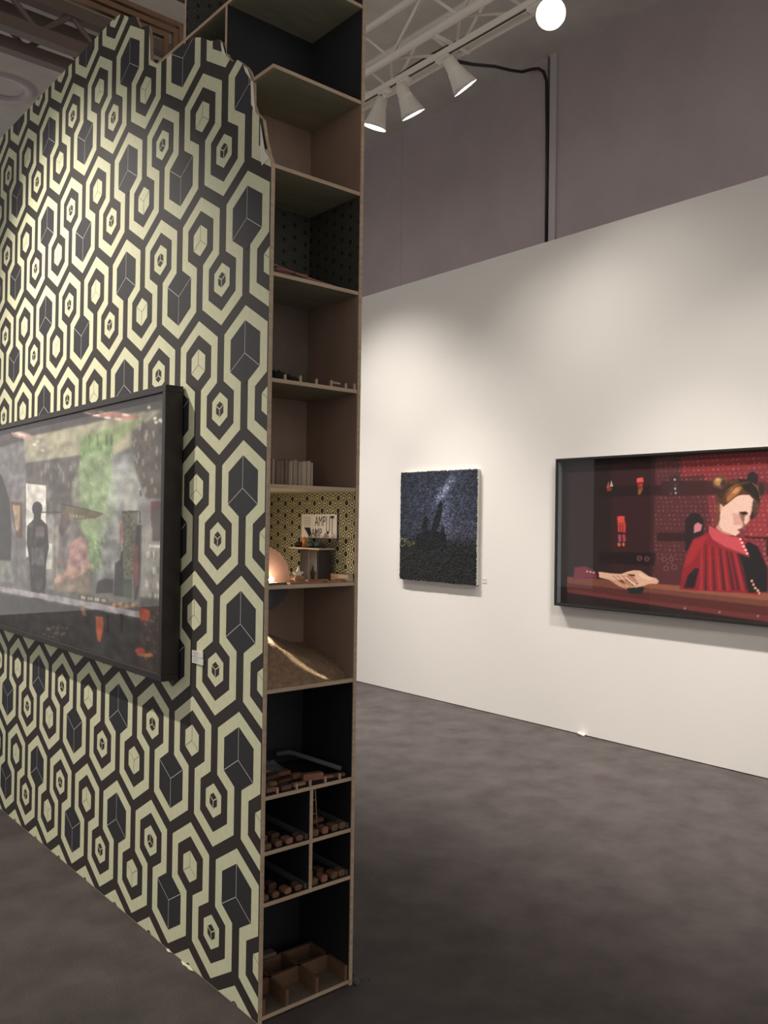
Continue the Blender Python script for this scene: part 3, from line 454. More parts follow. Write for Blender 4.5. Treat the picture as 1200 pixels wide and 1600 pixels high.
ART_BIG=[  # print colours lightened and greyed with a painted haze
((108,104,101),1,1,[-0.221,1.247,1.038,1.101,1.059,-0.077,-0.159,-0.518]),
((123,118,120),1,10,[-0.211,0.966,0.31,0.87,0.331,0.116,-0.178,0.025]),
((74,68,66),1,3,[-0.208,0.887,0.121,0.978,0.992,1,0.993,0.918,0.625,0.906,0.269,0.904,-0.208,0.876]),
((157,151,131),1,4,[0.282,0.921,0.625,0.922,0.846,0.931,0.971,0.922,0.927,0.895,0.849,0.806,0.781,0.784,0.607,0.802,0.299,0.797]),
((147,161,115),0.9,6,[0.605,0.876,0.847,0.909,0.911,0.902,0.78,0.822,0.628,0.8]),
((93,87,85),1,4,[0.299,0.797,0.628,0.8,0.623,0.574,0.305,0.574]),
((141,134,128),0.6,1,[0.438,0.786,0.448,0.788,0.45,0.764,0.439,0.763]),
((141,134,128),0.6,1,[0.477,0.777,0.487,0.779,0.489,0.755,0.478,0.754]),
((141,134,128),0.6,1,[0.396,0.755,0.407,0.757,0.409,0.733,0.398,0.732]),
((141,134,128),0.6,1,[0.597,0.698,0.607,0.699,0.608,0.677,0.599,0.676]),
((141,134,128),0.6,1,[0.562,0.762,0.572,0.764,0.574,0.741,0.564,0.74]),
((141,134,128),0.6,1,[0.51,0.76,0.52,0.762,0.522,0.739,0.512,0.738]),
((141,134,128),0.6,1,[0.422,0.787,0.433,0.789,0.434,0.765,0.424,0.764]),
((141,134,128),0.6,1,[0.435,0.692,0.446,0.694,0.447,0.67,0.436,0.669]),
((141,134,128),0.6,1,[0.578,0.698,0.587,0.7,0.589,0.677,0.58,0.676]),
((141,134,128),0.6,1,[0.57,0.765,0.58,0.766,0.581,0.744,0.572,0.743]),
((141,134,128),0.6,1,[0.457,0.725,0.468,0.727,0.47,0.704,0.459,0.702]),
((141,134,128),0.6,1,[0.556,0.694,0.566,0.696,0.568,0.673,0.558,0.672]),
((141,134,128),0.6,1,[0.587,0.775,0.597,0.776,0.598,0.754,0.589,0.753]),
((141,134,128),0.6,1,[0.527,0.716,0.537,0.718,0.539,0.695,0.529,0.694]),
((141,134,128),0.6,1,[0.503,0.772,0.513,0.774,0.515,0.751,0.505,0.75]),
((141,134,128),0.6,1,[0.495,0.783,0.505,0.784,0.507,0.761,0.497,0.76]),
((141,134,128),0.6,1,[0.601,0.69,0.61,0.692,0.612,0.67,0.603,0.669]),
((141,134,128),0.6,1,[0.513,0.758,0.523,0.759,0.525,0.736,0.515,0.735]),
((141,134,128),0.6,1,[0.595,0.722,0.604,0.724,0.606,0.702,0.596,0.701]),
((141,134,128),0.6,1,[0.59,0.693,0.599,0.695,0.601,0.672,0.591,0.671]),
((141,134,128),0.6,1,[0.504,0.746,0.514,0.748,0.516,0.724,0.506,0.723]),
((141,134,128),0.6,1,[0.525,0.742,0.535,0.744,0.537,0.721,0.527,0.72]),
((141,134,128),0.6,1,[0.419,0.765,0.43,0.766,0.432,0.743,0.421,0.742]),
((141,134,128),0.6,1,[0.572,0.781,0.582,0.782,0.584,0.76,0.574,0.759]),
((141,134,128),0.6,1,[0.391,0.73,0.402,0.731,0.404,0.707,0.393,0.706]),
((141,134,128),0.6,1,[0.45,0.736,0.461,0.738,0.462,0.714,0.452,0.713]),
((143,143,143),1,10,[0.763,0.786,0.981,0.777,0.985,0.573,0.905,0.431,0.718,0.302,0.73,0.62]),
((176,177,176),0.8,22,[0.939,0.663,0.928,0.627,0.896,0.599,0.848,0.583,0.791,0.583,0.736,0.601,0.696,0.634,0.681,0.676,0.694,0.716,0.733,0.746,0.787,0.759,0.844,0.754,0.894,0.733,0.927,0.701]),
((184,184,181),0.7,14,[0.915,0.686,0.91,0.664,0.895,0.648,0.873,0.639,0.848,0.64,0.824,0.651,0.807,0.67,0.8,0.693,0.806,0.715,0.822,0.732,0.846,0.74,0.871,0.738,0.894,0.726,0.91,0.708]),
((176,173,164),0.8,4,[0.826,0.691,0.884,0.691,0.886,0.573,0.83,0.57]),
((93,86,80),1,6,[0.856,0.864,0.982,0.913,0.988,0.614,0.917,0.615,0.867,0.732]),
((70,64,60),0.7,1,[0.914,0.806,0.921,0.81,0.925,0.789,0.917,0.784]),
((163,153,137),0.7,1,[0.973,0.834,0.98,0.838,0.983,0.817,0.976,0.813]),
((163,153,137),0.7,1,[0.906,0.842,0.914,0.846,0.917,0.824,0.91,0.82]),
((70,64,60),0.7,1,[0.932,0.82,0.94,0.824,0.943,0.803,0.935,0.798]),
((163,153,137),0.7,1,[0.902,0.707,0.91,0.712,0.913,0.691,0.906,0.685]),
((163,153,137),0.7,1,[0.897,0.754,0.905,0.759,0.908,0.737,0.9,0.732]),
((70,64,60),0.7,1,[0.962,0.858,0.969,0.863,0.972,0.842,0.965,0.837]),
((163,153,137),0.7,1,[0.864,0.841,0.872,0.845,0.876,0.823,0.868,0.819]),
((163,153,137),0.7,1,[0.949,0.735,0.956,0.74,0.959,0.719,0.952,0.714]),
((70,64,60),0.7,1,[0.886,0.812,0.894,0.817,0.897,0.795,0.889,0.79]),
((163,153,137),0.7,1,[0.879,0.781,0.887,0.786,0.891,0.764,0.883,0.759]),
((163,153,137),0.7,1,[0.864,0.722,0.872,0.727,0.876,0.705,0.868,0.7]),
((70,64,60),0.7,1,[0.965,0.652,0.972,0.658,0.975,0.637,0.968,0.632]),
((163,153,137),0.7,1,[0.947,0.652,0.954,0.657,0.958,0.636,0.95,0.631]),
((163,153,137),0.7,1,[0.859,0.826,0.867,0.831,0.871,0.809,0.863,0.804]),
((70,64,60),0.7,1,[0.972,0.695,0.979,0.7,0.982,0.679,0.975,0.674]),
((163,153,137),0.7,1,[0.909,0.658,0.917,0.663,0.92,0.642,0.913,0.636]),
((163,153,137),0.7,1,[0.933,0.687,0.941,0.692,0.944,0.671,0.936,0.666]),
((70,64,60),0.7,1,[0.892,0.846,0.9,0.851,0.903,0.829,0.895,0.824]),
((163,153,137),0.7,1,[0.909,0.857,0.917,0.862,0.921,0.84,0.913,0.836]),
((163,153,137),0.7,1,[0.906,0.653,0.914,0.659,0.917,0.637,0.91,0.632]),
((70,64,60),0.7,1,[0.895,0.891,0.903,0.896,0.907,0.874,0.899,0.869]),
((163,153,137),0.7,1,[0.862,0.856,0.87,0.861,0.873,0.839,0.865,0.834]),
((163,153,137),0.7,1,[0.95,0.797,0.957,0.801,0.96,0.78,0.953,0.775]),
((70,64,60),0.7,1,[0.891,0.87,0.899,0.875,0.902,0.853,0.895,0.848]),
((163,153,137),0.7,1,[0.972,0.779,0.979,0.784,0.982,0.763,0.975,0.758]),
((163,153,137),0.7,1,[0.881,0.881,0.889,0.885,0.892,0.864,0.885,0.859]),
((70,64,60),0.7,1,[0.863,0.856,0.871,0.861,0.875,0.839,0.867,0.834]),
((163,153,137),0.7,1,[0.936,0.85,0.944,0.855,0.947,0.833,0.94,0.829]),
((163,153,137),0.7,1,[0.863,0.774,0.871,0.779,0.875,0.757,0.867,0.752]),
((70,64,60),0.7,1,[0.89,0.645,0.898,0.65,0.902,0.629,0.894,0.624]),
((163,153,137),0.7,1,[0.873,0.764,0.881,0.769,0.884,0.747,0.877,0.742]),
((163,153,137),0.7,1,[0.949,0.785,0.956,0.79,0.959,0.769,0.952,0.764]),
((70,64,60),0.7,1,[0.973,0.766,0.98,0.771,0.983,0.75,0.976,0.745]),
((213,209,195),0.9,1,[0.953,0.894,0.952,0.892,0.95,0.89,0.947,0.889,0.944,0.89,0.942,0.891,0.94,0.894,0.939,0.897,0.94,0.899,0.941,0.901,0.944,0.902,0.947,0.901,0.95,0.9,0.952,0.897]),
((213,209,195),0.9,1,[0.971,0.884,0.971,0.882,0.969,0.88,0.966,0.879,0.963,0.88,0.961,0.881,0.959,0.884,0.958,0.887,0.959,0.889,0.96,0.891,0.963,0.892,0.966,0.891,0.969,0.89,0.97,0.887]),
((213,209,195),0.9,1,[0.979,0.88,0.978,0.877,0.976,0.875,0.974,0.875,0.971,0.875,0.968,0.877,0.966,0.879,0.965,0.882,0.966,0.884,0.968,0.886,0.97,0.887,0.973,0.887,0.976,0.885,0.978,0.882]),
((213,209,195),0.9,1,[0.957,0.88,0.956,0.877,0.954,0.875,0.951,0.875,0.948,0.875,0.946,0.877,0.944,0.879,0.943,0.882,0.944,0.885,0.946,0.887,0.948,0.887,0.951,0.887,0.954,0.885,0.956,0.883]),
((213,209,195),0.9,1,[0.929,0.937,0.928,0.934,0.927,0.933,0.924,0.932,0.921,0.932,0.918,0.934,0.916,0.937,0.915,0.94,0.916,0.942,0.918,0.944,0.92,0.945,0.924,0.944,0.926,0.943,0.928,0.94]),
((213,209,195),0.9,1,[0.895,0.904,0.894,0.902,0.892,0.9,0.889,0.899,0.886,0.9,0.883,0.901,0.881,0.904,0.88,0.907,0.881,0.91,0.883,0.911,0.886,0.912,0.889,0.912,0.892,0.91,0.894,0.907]),
((193,154,144),1,2,[0.189,0.958,0.239,0.957,0.309,0.934,0.355,0.91,0.336,0.899,0.268,0.918,0.211,0.935]),
((225,212,203),1,1,[0.204,0.953,0.247,0.949,0.309,0.921,0.254,0.932]),
((176,128,116),1,2,[0.614,0.977,0.674,0.978,0.777,0.951,0.887,0.913,0.888,0.902,0.813,0.913,0.704,0.943]),
((226,208,197),1,1,[0.674,0.96,0.672,0.959,0.666,0.959,0.658,0.96,0.649,0.963,0.641,0.966,0.636,0.969,0.634,0.972,0.637,0.973,0.642,0.973,0.651,0.972,0.659,0.969,0.667,0.966,0.672,0.963]),
((226,208,197),1,1,[0.713,0.947,0.711,0.945,0.705,0.945,0.698,0.947,0.689,0.949,0.681,0.952,0.676,0.955,0.674,0.958,0.677,0.959,0.682,0.959,0.69,0.958,0.699,0.955,0.706,0.952,0.711,0.949]),
((226,208,197),1,1,[0.769,0.926,0.766,0.925,0.761,0.925,0.754,0.926,0.746,0.928,0.739,0.931,0.734,0.934,0.732,0.937,0.734,0.938,0.74,0.938,0.747,0.937,0.755,0.935,0.762,0.932,0.767,0.929]),
((226,208,197),1,1,[0.813,0.914,0.811,0.913,0.806,0.913,0.799,0.914,0.791,0.916,0.784,0.919,0.779,0.922,0.778,0.924,0.78,0.926,0.785,0.926,0.792,0.925,0.8,0.922,0.807,0.919,0.811,0.916]),
((226,208,197),1,1,[0.741,0.952,0.739,0.95,0.733,0.95,0.726,0.952,0.717,0.954,0.71,0.957,0.705,0.96,0.703,0.963,0.706,0.964,0.711,0.964,0.719,0.963,0.727,0.96,0.734,0.957,0.739,0.954]),
((226,208,197),1,1,[0.846,0.923,0.844,0.922,0.84,0.922,0.833,0.923,0.825,0.925,0.819,0.928,0.814,0.931,0.813,0.933,0.815,0.935,0.82,0.935,0.827,0.933,0.834,0.931,0.841,0.928,0.845,0.925]),
((209,202,194),0.9,1,[0.42,0.844,0.419,0.841,0.415,0.839,0.41,0.838,0.405,0.839,0.4,0.841,0.396,0.844,0.395,0.847,0.396,0.85,0.4,0.852,0.405,0.853,0.41,0.852,0.415,0.85,0.418,0.847]),
((209,202,194),0.9,1,[0.388,0.888,0.387,0.885,0.383,0.883,0.378,0.882,0.372,0.883,0.367,0.885,0.364,0.888,0.362,0.891,0.363,0.894,0.367,0.896,0.372,0.897,0.378,0.896,0.383,0.894,0.386,0.891]),
((209,202,194),0.9,1,[0.369,0.877,0.368,0.874,0.364,0.872,0.359,0.871,0.353,0.872,0.348,0.874,0.344,0.877,0.343,0.88,0.344,0.883,0.348,0.885,0.353,0.886,0.359,0.885,0.364,0.883,0.368,0.88]),
((133,127,123),0.35,3,[0.638,0.48,0.637,0.472,0.634,0.465,0.63,0.461,0.626,0.461,0.621,0.465,0.618,0.471,0.617,0.479,0.618,0.487,0.621,0.494,0.625,0.498,0.629,0.498,0.634,0.494,0.637,0.488]),
((155,150,146),0.35,3,[0.802,0.37,0.801,0.367,0.797,0.364,0.792,0.361,0.786,0.361,0.78,0.362,0.776,0.364,0.774,0.368,0.776,0.371,0.78,0.375,0.785,0.377,0.791,0.377,0.797,0.376,0.801,0.374]),
((90,86,83),0.35,3,[0.578,0.465,0.576,0.457,0.57,0.45,0.561,0.446,0.55,0.445,0.541,0.448,0.534,0.454,0.532,0.463,0.534,0.471,0.54,0.478,0.55,0.482,0.56,0.482,0.569,0.479,0.576,0.473]),
((90,86,83),0.35,3,[0.532,0.647,0.53,0.637,0.522,0.629,0.511,0.625,0.499,0.625,0.487,0.63,0.479,0.638,0.476,0.649,0.479,0.659,0.486,0.666,0.498,0.67,0.51,0.67,0.521,0.665,0.529,0.657]),
((155,150,146),0.35,3,[0.637,0.329,0.635,0.317,0.63,0.306,0.622,0.3,0.614,0.299,0.606,0.304,0.6,0.312,0.598,0.324,0.599,0.336,0.605,0.346,0.612,0.353,0.621,0.353,0.629,0.349,0.635,0.34]),
((155,150,146),0.35,3,[0.481,0.515,0.48,0.501,0.476,0.489,0.469,0.483,0.461,0.482,0.454,0.489,0.449,0.5,0.447,0.514,0.448,0.529,0.453,0.54,0.46,0.547,0.467,0.547,0.474,0.54,0.479,0.529]),
((155,150,146),0.35,3,[0.804,0.339,0.803,0.329,0.8,0.321,0.796,0.316,0.791,0.315,0.786,0.319,0.783,0.327,0.781,0.336,0.782,0.346,0.785,0.354,0.79,0.359,0.795,0.359,0.799,0.355,0.802,0.348]),
((155,150,146),0.35,3,[0.59,0.505,0.589,0.493,0.586,0.483,0.582,0.478,0.577,0.477,0.573,0.483,0.569,0.492,0.568,0.505,0.569,0.517,0.572,0.527,0.576,0.532,0.581,0.532,0.585,0.527,0.589,0.517]),
((90,86,83),0.35,3,[0.605,0.516,0.603,0.503,0.599,0.493,0.592,0.487,0.585,0.487,0.578,0.492,0.573,0.502,0.571,0.515,0.572,0.528,0.577,0.538,0.584,0.544,0.591,0.544,0.598,0.539,0.603,0.529]),
((90,86,83),0.35,3,[0.817,0.427,0.816,0.415,0.815,0.406,0.813,0.4,0.81,0.4,0.807,0.405,0.806,0.414,0.805,0.426,0.805,0.438,0.807,0.448,0.809,0.453,0.811,0.454,0.814,0.448,0.816,0.439]),
((133,127,123),0.35,3,[0.765,0.563,0.763,0.551,0.757,0.541,0.749,0.536,0.739,0.536,0.731,0.541,0.725,0.55,0.722,0.563,0.724,0.575,0.73,0.584,0.738,0.59,0.748,0.59,0.756,0.584,0.762,0.575]),
((155,150,146),0.35,3,[0.72,0.456,0.718,0.443,0.713,0.432,0.705,0.426,0.696,0.426,0.688,0.431,0.682,0.441,0.68,0.454,0.682,0.467,0.687,0.477,0.695,0.483,0.704,0.484,0.712,0.478,0.718,0.468]),
((133,127,123),0.35,3,[0.762,0.583,0.761,0.574,0.759,0.566,0.756,0.562,0.752,0.562,0.749,0.566,0.746,0.574,0.745,0.583,0.746,0.593,0.748,0.6,0.751,0.604,0.755,0.604,0.758,0.6,0.761,0.592]),
((90,86,83),0.35,3,[0.526,0.352,0.523,0.338,0.517,0.327,0.507,0.32,0.496,0.319,0.486,0.324,0.479,0.334,0.476,0.347,0.478,0.361,0.485,0.372,0.495,0.379,0.506,0.38,0.516,0.375,0.523,0.365]),
((155,150,146),0.35,3,[0.486,0.292,0.486,0.282,0.483,0.273,0.479,0.268,0.474,0.267,0.469,0.271,0.466,0.279,0.465,0.29,0.466,0.3,0.469,0.309,0.473,0.315,0.477,0.315,0.482,0.311,0.485,0.303]),
((155,150,146),0.35,3,[0.762,0.492,0.761,0.488,0.757,0.485,0.751,0.484,0.744,0.483,0.738,0.485,0.734,0.487,0.732,0.491,0.734,0.495,0.738,0.498,0.744,0.499,0.751,0.5,0.757,0.498,0.761,0.496]),
((133,127,123),0.35,3,[0.734,0.618,0.732,0.612,0.728,0.608,0.722,0.605,0.714,0.605,0.708,0.608,0.703,0.613,0.701,0.619,0.703,0.625,0.707,0.629,0.714,0.632,0.721,0.632,0.728,0.629,0.732,0.624]),
((133,127,123),0.35,3,[0.489,0.637,0.487,0.623,0.48,0.612,0.469,0.606,0.456,0.606,0.445,0.613,0.437,0.624,0.433,0.638,0.436,0.653,0.443,0.664,0.455,0.669,0.467,0.669,0.478,0.662,0.486,0.651]),
((90,86,83),0.35,3,[0.778,0.369,0.778,0.361,0.776,0.354,0.773,0.349,0.77,0.349,0.768,0.353,0.765,0.359,0.765,0.368,0.765,0.377,0.767,0.384,0.77,0.388,0.773,0.388,0.775,0.385,0.778,0.378]),
((90,86,83),0.35,3,[0.555,0.291,0.554,0.279,0.55,0.269,0.544,0.263,0.537,0.262,0.531,0.266,0.526,0.275,0.525,0.287,0.526,0.299,0.53,0.309,0.536,0.315,0.543,0.316,0.549,0.311,0.553,0.302]),
((90,86,83),0.35,3,[0.506,0.623,0.505,0.609,0.499,0.598,0.491,0.593,0.481,0.593,0.472,0.599,0.466,0.61,0.464,0.624,0.466,0.637,0.471,0.648,0.48,0.654,0.489,0.654,0.498,0.647,0.504,0.636]),
((155,150,146),0.35,3,[0.838,0.514,0.837,0.506,0.832,0.5,0.825,0.496,0.818,0.496,0.81,0.499,0.805,0.505,0.804,0.513,0.805,0.52,0.81,0.526,0.817,0.53,0.825,0.53,0.831,0.527,0.836,0.521]),
((155,150,146),0.35,3,[0.792,0.588,0.791,0.577,0.788,0.568,0.784,0.562,0.779,0.562,0.775,0.568,0.772,0.577,0.771,0.588,0.771,0.6,0.774,0.609,0.778,0.614,0.783,0.614,0.788,0.609,0.791,0.6]),
((90,86,83),0.35,3,[0.515,0.449,0.513,0.444,0.509,0.439,0.503,0.436,0.496,0.436,0.49,0.438,0.486,0.442,0.484,0.447,0.485,0.453,0.49,0.458,0.496,0.461,0.503,0.461,0.509,0.459,0.513,0.454]),
((155,150,146),0.35,3,[0.526,0.474,0.525,0.465,0.521,0.457,0.516,0.452,0.509,0.452,0.503,0.456,0.499,0.464,0.497,0.473,0.499,0.483,0.503,0.491,0.508,0.496,0.515,0.496,0.521,0.492,0.525,0.484]),
((133,127,123),0.35,3,[0.734,0.656,0.733,0.647,0.73,0.64,0.725,0.637,0.72,0.637,0.715,0.641,0.712,0.648,0.711,0.657,0.712,0.666,0.715,0.673,0.719,0.677,0.724,0.676,0.729,0.672,0.732,0.665]),
((90,86,83),0.35,3,[0.768,0.447,0.766,0.439,0.762,0.432,0.756,0.427,0.75,0.427,0.744,0.43,0.739,0.437,0.738,0.445,0.739,0.454,0.743,0.461,0.749,0.465,0.756,0.466,0.762,0.462,0.766,0.456]),
((90,86,83),0.35,3,[0.79,0.533,0.789,0.52,0.784,0.509,0.776,0.503,0.768,0.503,0.76,0.509,0.754,0.519,0.752,0.532,0.754,0.545,0.759,0.556,0.766,0.561,0.775,0.561,0.783,0.556,0.788,0.545]),
((155,150,146),0.35,3,[0.472,0.648,0.47,0.638,0.462,0.63,0.451,0.626,0.438,0.627,0.426,0.631,0.418,0.64,0.414,0.65,0.417,0.66,0.425,0.668,0.437,0.672,0.45,0.671,0.461,0.666,0.469,0.658]),
((90,86,83),0.35,3,[0.773,0.459,0.771,0.451,0.765,0.444,0.757,0.439,0.747,0.439,0.737,0.442,0.731,0.448,0.728,0.457,0.73,0.465,0.737,0.472,0.746,0.476,0.756,0.477,0.765,0.473,0.771,0.467]),
((90,86,83),0.35,3,[0.7,0.5,0.699,0.489,0.697,0.48,0.694,0.475,0.69,0.475,0.686,0.48,0.684,0.488,0.683,0.5,0.683,0.511,0.685,0.52,0.689,0.525,0.693,0.525,0.696,0.521,0.699,0.512]),
((90,86,83),0.35,3,[0.829,0.539,0.828,0.53,0.824,0.523,0.819,0.519,0.814,0.518,0.809,0.522,0.805,0.53,0.803,0.539,0.804,0.548,0.808,0.555,0.813,0.559,0.819,0.559,0.824,0.555,0.827,0.548]),
((155,150,146),0.35,3,[0.779,0.595,0.777,0.588,0.771,0.582,0.762,0.579,0.753,0.579,0.744,0.582,0.738,0.588,0.735,0.595,0.737,0.602,0.743,0.608,0.752,0.611,0.762,0.611,0.77,0.607,0.776,0.602]),
((155,150,146),0.35,3,[0.777,0.422,0.775,0.418,0.769,0.414,0.761,0.412,0.751,0.411,0.743,0.412,0.736,0.415,0.734,0.419,0.736,0.423,0.742,0.427,0.751,0.429,0.76,0.43,0.769,0.429,0.775,0.426]),
((155,150,146),0.35,3,[0.816,0.593,0.814,0.587,0.81,0.582,0.803,0.579,0.796,0.579,0.789,0.582,0.784,0.587,0.782,0.594,0.784,0.6,0.788,0.605,0.795,0.608,0.802,0.608,0.809,0.605,0.814,0.6]),
((90,86,83),0.35,3,[0.799,0.448,0.798,0.438,0.794,0.429,0.789,0.424,0.782,0.423,0.776,0.427,0.772,0.436,0.77,0.446,0.771,0.457,0.775,0.466,0.781,0.471,0.788,0.471,0.794,0.467,0.798,0.459]),
((133,127,123),0.35,3,[0.782,0.377,0.78,0.372,0.773,0.367,0.764,0.364,0.754,0.363,0.745,0.364,0.739,0.368,0.736,0.372,0.739,0.378,0.745,0.382,0.754,0.385,0.764,0.386,0.773,0.385,0.779,0.381]),
((155,150,146),0.35,3,[0.841,0.431,0.839,0.427,0.833,0.424,0.824,0.421,0.814,0.421,0.805,0.422,0.799,0.424,0.796,0.428,0.798,0.432,0.805,0.436,0.814,0.438,0.824,0.439,0.832,0.438,0.838,0.435]),
((133,127,123),0.35,3,[0.548,0.481,0.545,0.475,0.538,0.47,0.528,0.467,0.516,0.466,0.505,0.469,0.497,0.473,0.494,0.479,0.497,0.485,0.504,0.491,0.515,0.494,0.527,0.494,0.538,0.492,0.545,0.487]),
((155,150,146),0.35,3,[0.594,0.314,0.593,0.304,0.589,0.295,0.583,0.29,0.576,0.289,0.57,0.293,0.565,0.3,0.564,0.31,0.565,0.32,0.569,0.329,0.575,0.334,0.582,0.335,0.588,0.331,0.592,0.323]),
((90,86,83),0.35,3,[0.732,0.548,0.731,0.542,0.729,0.536,0.725,0.533,0.72,0.533,0.716,0.536,0.713,0.541,0.712,0.548,0.713,0.555,0.716,0.56,0.72,0.563,0.724,0.563,0.728,0.56,0.731,0.555]),
((155,150,146),0.35,3,[0.683,0.496,0.681,0.488,0.675,0.48,0.666,0.476,0.657,0.476,0.648,0.479,0.641,0.486,0.639,0.495,0.641,0.504,0.647,0.511,0.656,0.515,0.666,0.515,0.674,0.512,0.68,0.505]),
((90,86,83),0.35,3,[0.573,0.508,0.573,0.502,0.571,0.498,0.568,0.495,0.565,0.495,0.562,0.497,0.56,0.502,0.56,0.508,0.56,0.513,0.562,0.518,0.565,0.52,0.568,0.52,0.57,0.518,0.572,0.513]),
((155,150,146),0.35,3,[0.658,0.455,0.656,0.448,0.65,0.441,0.641,0.437,0.631,0.436,0.622,0.439,0.615,0.445,0.612,0.453,0.615,0.461,0.621,0.468,0.63,0.471,0.64,0.472,0.649,0.469,0.656,0.463]),
((90,86,83),0.35,3,[0.7,0.603,0.699,0.59,0.698,0.579,0.695,0.573,0.692,0.573,0.689,0.579,0.686,0.59,0.685,0.604,0.686,0.617,0.688,0.628,0.69,0.634,0.694,0.633,0.697,0.627,0.699,0.617]),
((155,150,146),0.35,3,[0.807,0.449,0.807,0.444,0.804,0.441,0.799,0.439,0.795,0.439,0.79,0.44,0.787,0.443,0.786,0.447,0.787,0.452,0.79,0.455,0.794,0.457,0.799,0.457,0.803,0.456,0.806,0.453]),
((90,86,83),0.35,3,[0.661,0.427,0.66,0.417,0.656,0.409,0.65,0.404,0.643,0.404,0.636,0.407,0.632,0.415,0.63,0.425,0.631,0.434,0.635,0.443,0.642,0.447,0.648,0.448,0.655,0.444,0.659,0.436]),
((133,127,123),0.35,3,[0.523,0.574,0.522,0.56,0.518,0.549,0.513,0.542,0.507,0.542,0.501,0.548,0.497,0.56,0.496,0.574,0.497,0.588,0.5,0.6,0.505,0.606,0.512,0.606,0.517,0.6,0.521,0.588]),
((133,127,123),0.35,3,[0.632,0.446,0.63,0.435,0.625,0.426,0.618,0.421,0.609,0.42,0.601,0.425,0.596,0.433,0.593,0.444,0.595,0.456,0.6,0.465,0.608,0.47,0.616,0.47,0.624,0.466,0.629,0.457]),
((155,150,146),0.35,3,[0.569,0.465,0.568,0.46,0.565,0.456,0.561,0.454,0.557,0.454,0.553,0.456,0.55,0.459,0.549,0.464,0.55,0.469,0.552,0.472,0.556,0.475,0.561,0.475,0.565,0.473,0.568,0.469]),
((133,127,123),0.35,3,[0.812,0.627,0.812,0.615,0.809,0.606,0.805,0.601,0.801,0.601,0.797,0.606,0.794,0.616,0.793,0.627,0.793,0.639,0.796,0.649,0.8,0.654,0.804,0.653,0.808,0.648,0.811,0.639]),
((155,150,146),0.35,3,[0.594,0.328,0.592,0.316,0.587,0.306,0.578,0.3,0.569,0.299,0.56,0.303,0.554,0.312,0.551,0.323,0.553,0.335,0.559,0.345,0.568,0.351,0.577,0.352,0.586,0.347,0.592,0.339]),
((155,150,146),0.35,3,[0.636,0.614,0.634,0.61,0.628,0.606,0.62,0.605,0.611,0.605,0.602,0.607,0.596,0.61,0.594,0.615,0.596,0.619,0.602,0.623,0.61,0.624,0.62,0.624,0.628,0.622,0.634,0.618]),
((90,86,83),0.35,3,[0.738,0.402,0.737,0.394,0.732,0.387,0.726,0.382,0.719,0.382,0.712,0.385,0.708,0.391,0.706,0.4,0.707,0.408,0.712,0.415,0.718,0.419,0.725,0.42,0.732,0.417,0.736,0.41]),
((133,127,123),0.35,3,[0.555,0.551,0.554,0.543,0.549,0.537,0.542,0.533,0.534,0.533,0.527,0.537,0.521,0.543,0.519,0.551,0.521,0.559,0.526,0.565,0.533,0.568,0.541,0.568,0.548,0.565,0.553,0.559]),
((133,127,123),0.35,3,[0.792,0.567,0.791,0.557,0.788,0.549,0.783,0.545,0.777,0.545,0.772,0.549,0.769,0.557,0.767,0.567,0.768,0.577,0.771,0.585,0.776,0.59,0.782,0.59,0.787,0.585,0.79,0.577]),
((90,86,83),0.35,3,[0.599,0.518,0.598,0.514,0.594,0.511,0.588,0.509,0.581,0.509,0.574,0.51,0.57,0.513,0.568,0.517,0.57,0.521,0.574,0.524,0.58,0.526,0.587,0.526,0.593,0.525,0.598,0.522]),
((155,150,146),0.35,3,[0.471,0.287,0.471,0.281,0.468,0.277,0.464,0.274,0.459,0.273,0.454,0.275,0.451,0.279,0.45,0.284,0.451,0.29,0.454,0.295,0.458,0.298,0.463,0.298,0.467,0.296,0.47,0.292]),
((155,150,146),0.35,3,[0.778,0.576,0.776,0.568,0.772,0.561,0.766,0.558,0.759,0.558,0.753,0.561,0.749,0.568,0.747,0.576,0.748,0.584,0.752,0.59,0.759,0.594,0.765,0.594,0.772,0.59,0.776,0.584]),
((155,150,146),0.35,3,[0.68,0.339,0.679,0.328,0.675,0.319,0.669,0.313,0.663,0.312,0.657,0.316,0.652,0.325,0.651,0.336,0.652,0.347,0.656,0.356,0.662,0.362,0.668,0.362,0.674,0.358,0.679,0.35]),
((78,83,75),0.4,3,[0.445,0.138,0.442,0.136,0.433,0.134,0.42,0.133,0.406,0.132,0.394,0.133,0.385,0.134,0.383,0.137,0.387,0.139,0.396,0.141,0.409,0.142,0.423,0.142,0.435,0.142,0.443,0.14]),
((78,83,75),0.4,3,[0.675,0.035,0.672,0.031,0.667,0.028,0.659,0.026,0.65,0.025,0.643,0.026,0.639,0.029,0.637,0.032,0.64,0.035,0.646,0.038,0.654,0.04,0.662,0.041,0.669,0.04,0.674,0.038]),
((78,83,75),0.4,3,[0.666,0.204,0.663,0.202,0.655,0.2,0.643,0.199,0.63,0.199,0.619,0.2,0.611,0.202,0.609,0.204,0.612,0.206,0.621,0.208,0.632,0.209,0.645,0.209,0.656,0.208,0.664,0.206]),
((105,95,89),0.4,3,[0.803,0.144,0.799,0.141,0.79,0.138,0.778,0.136,0.764,0.135,0.752,0.137,0.744,0.139,0.742,0.143,0.746,0.146,0.755,0.149,0.768,0.151,0.781,0.151,0.793,0.15,0.801,0.148]),
((90,86,84),0.4,3,[0.874,0.084,0.871,0.081,0.862,0.078,0.85,0.076,0.837,0.075,0.825,0.076,0.817,0.078,0.815,0.081,0.818,0.084,0.827,0.087,0.84,0.089,0.853,0.09,0.864,0.089,0.872,0.087]),
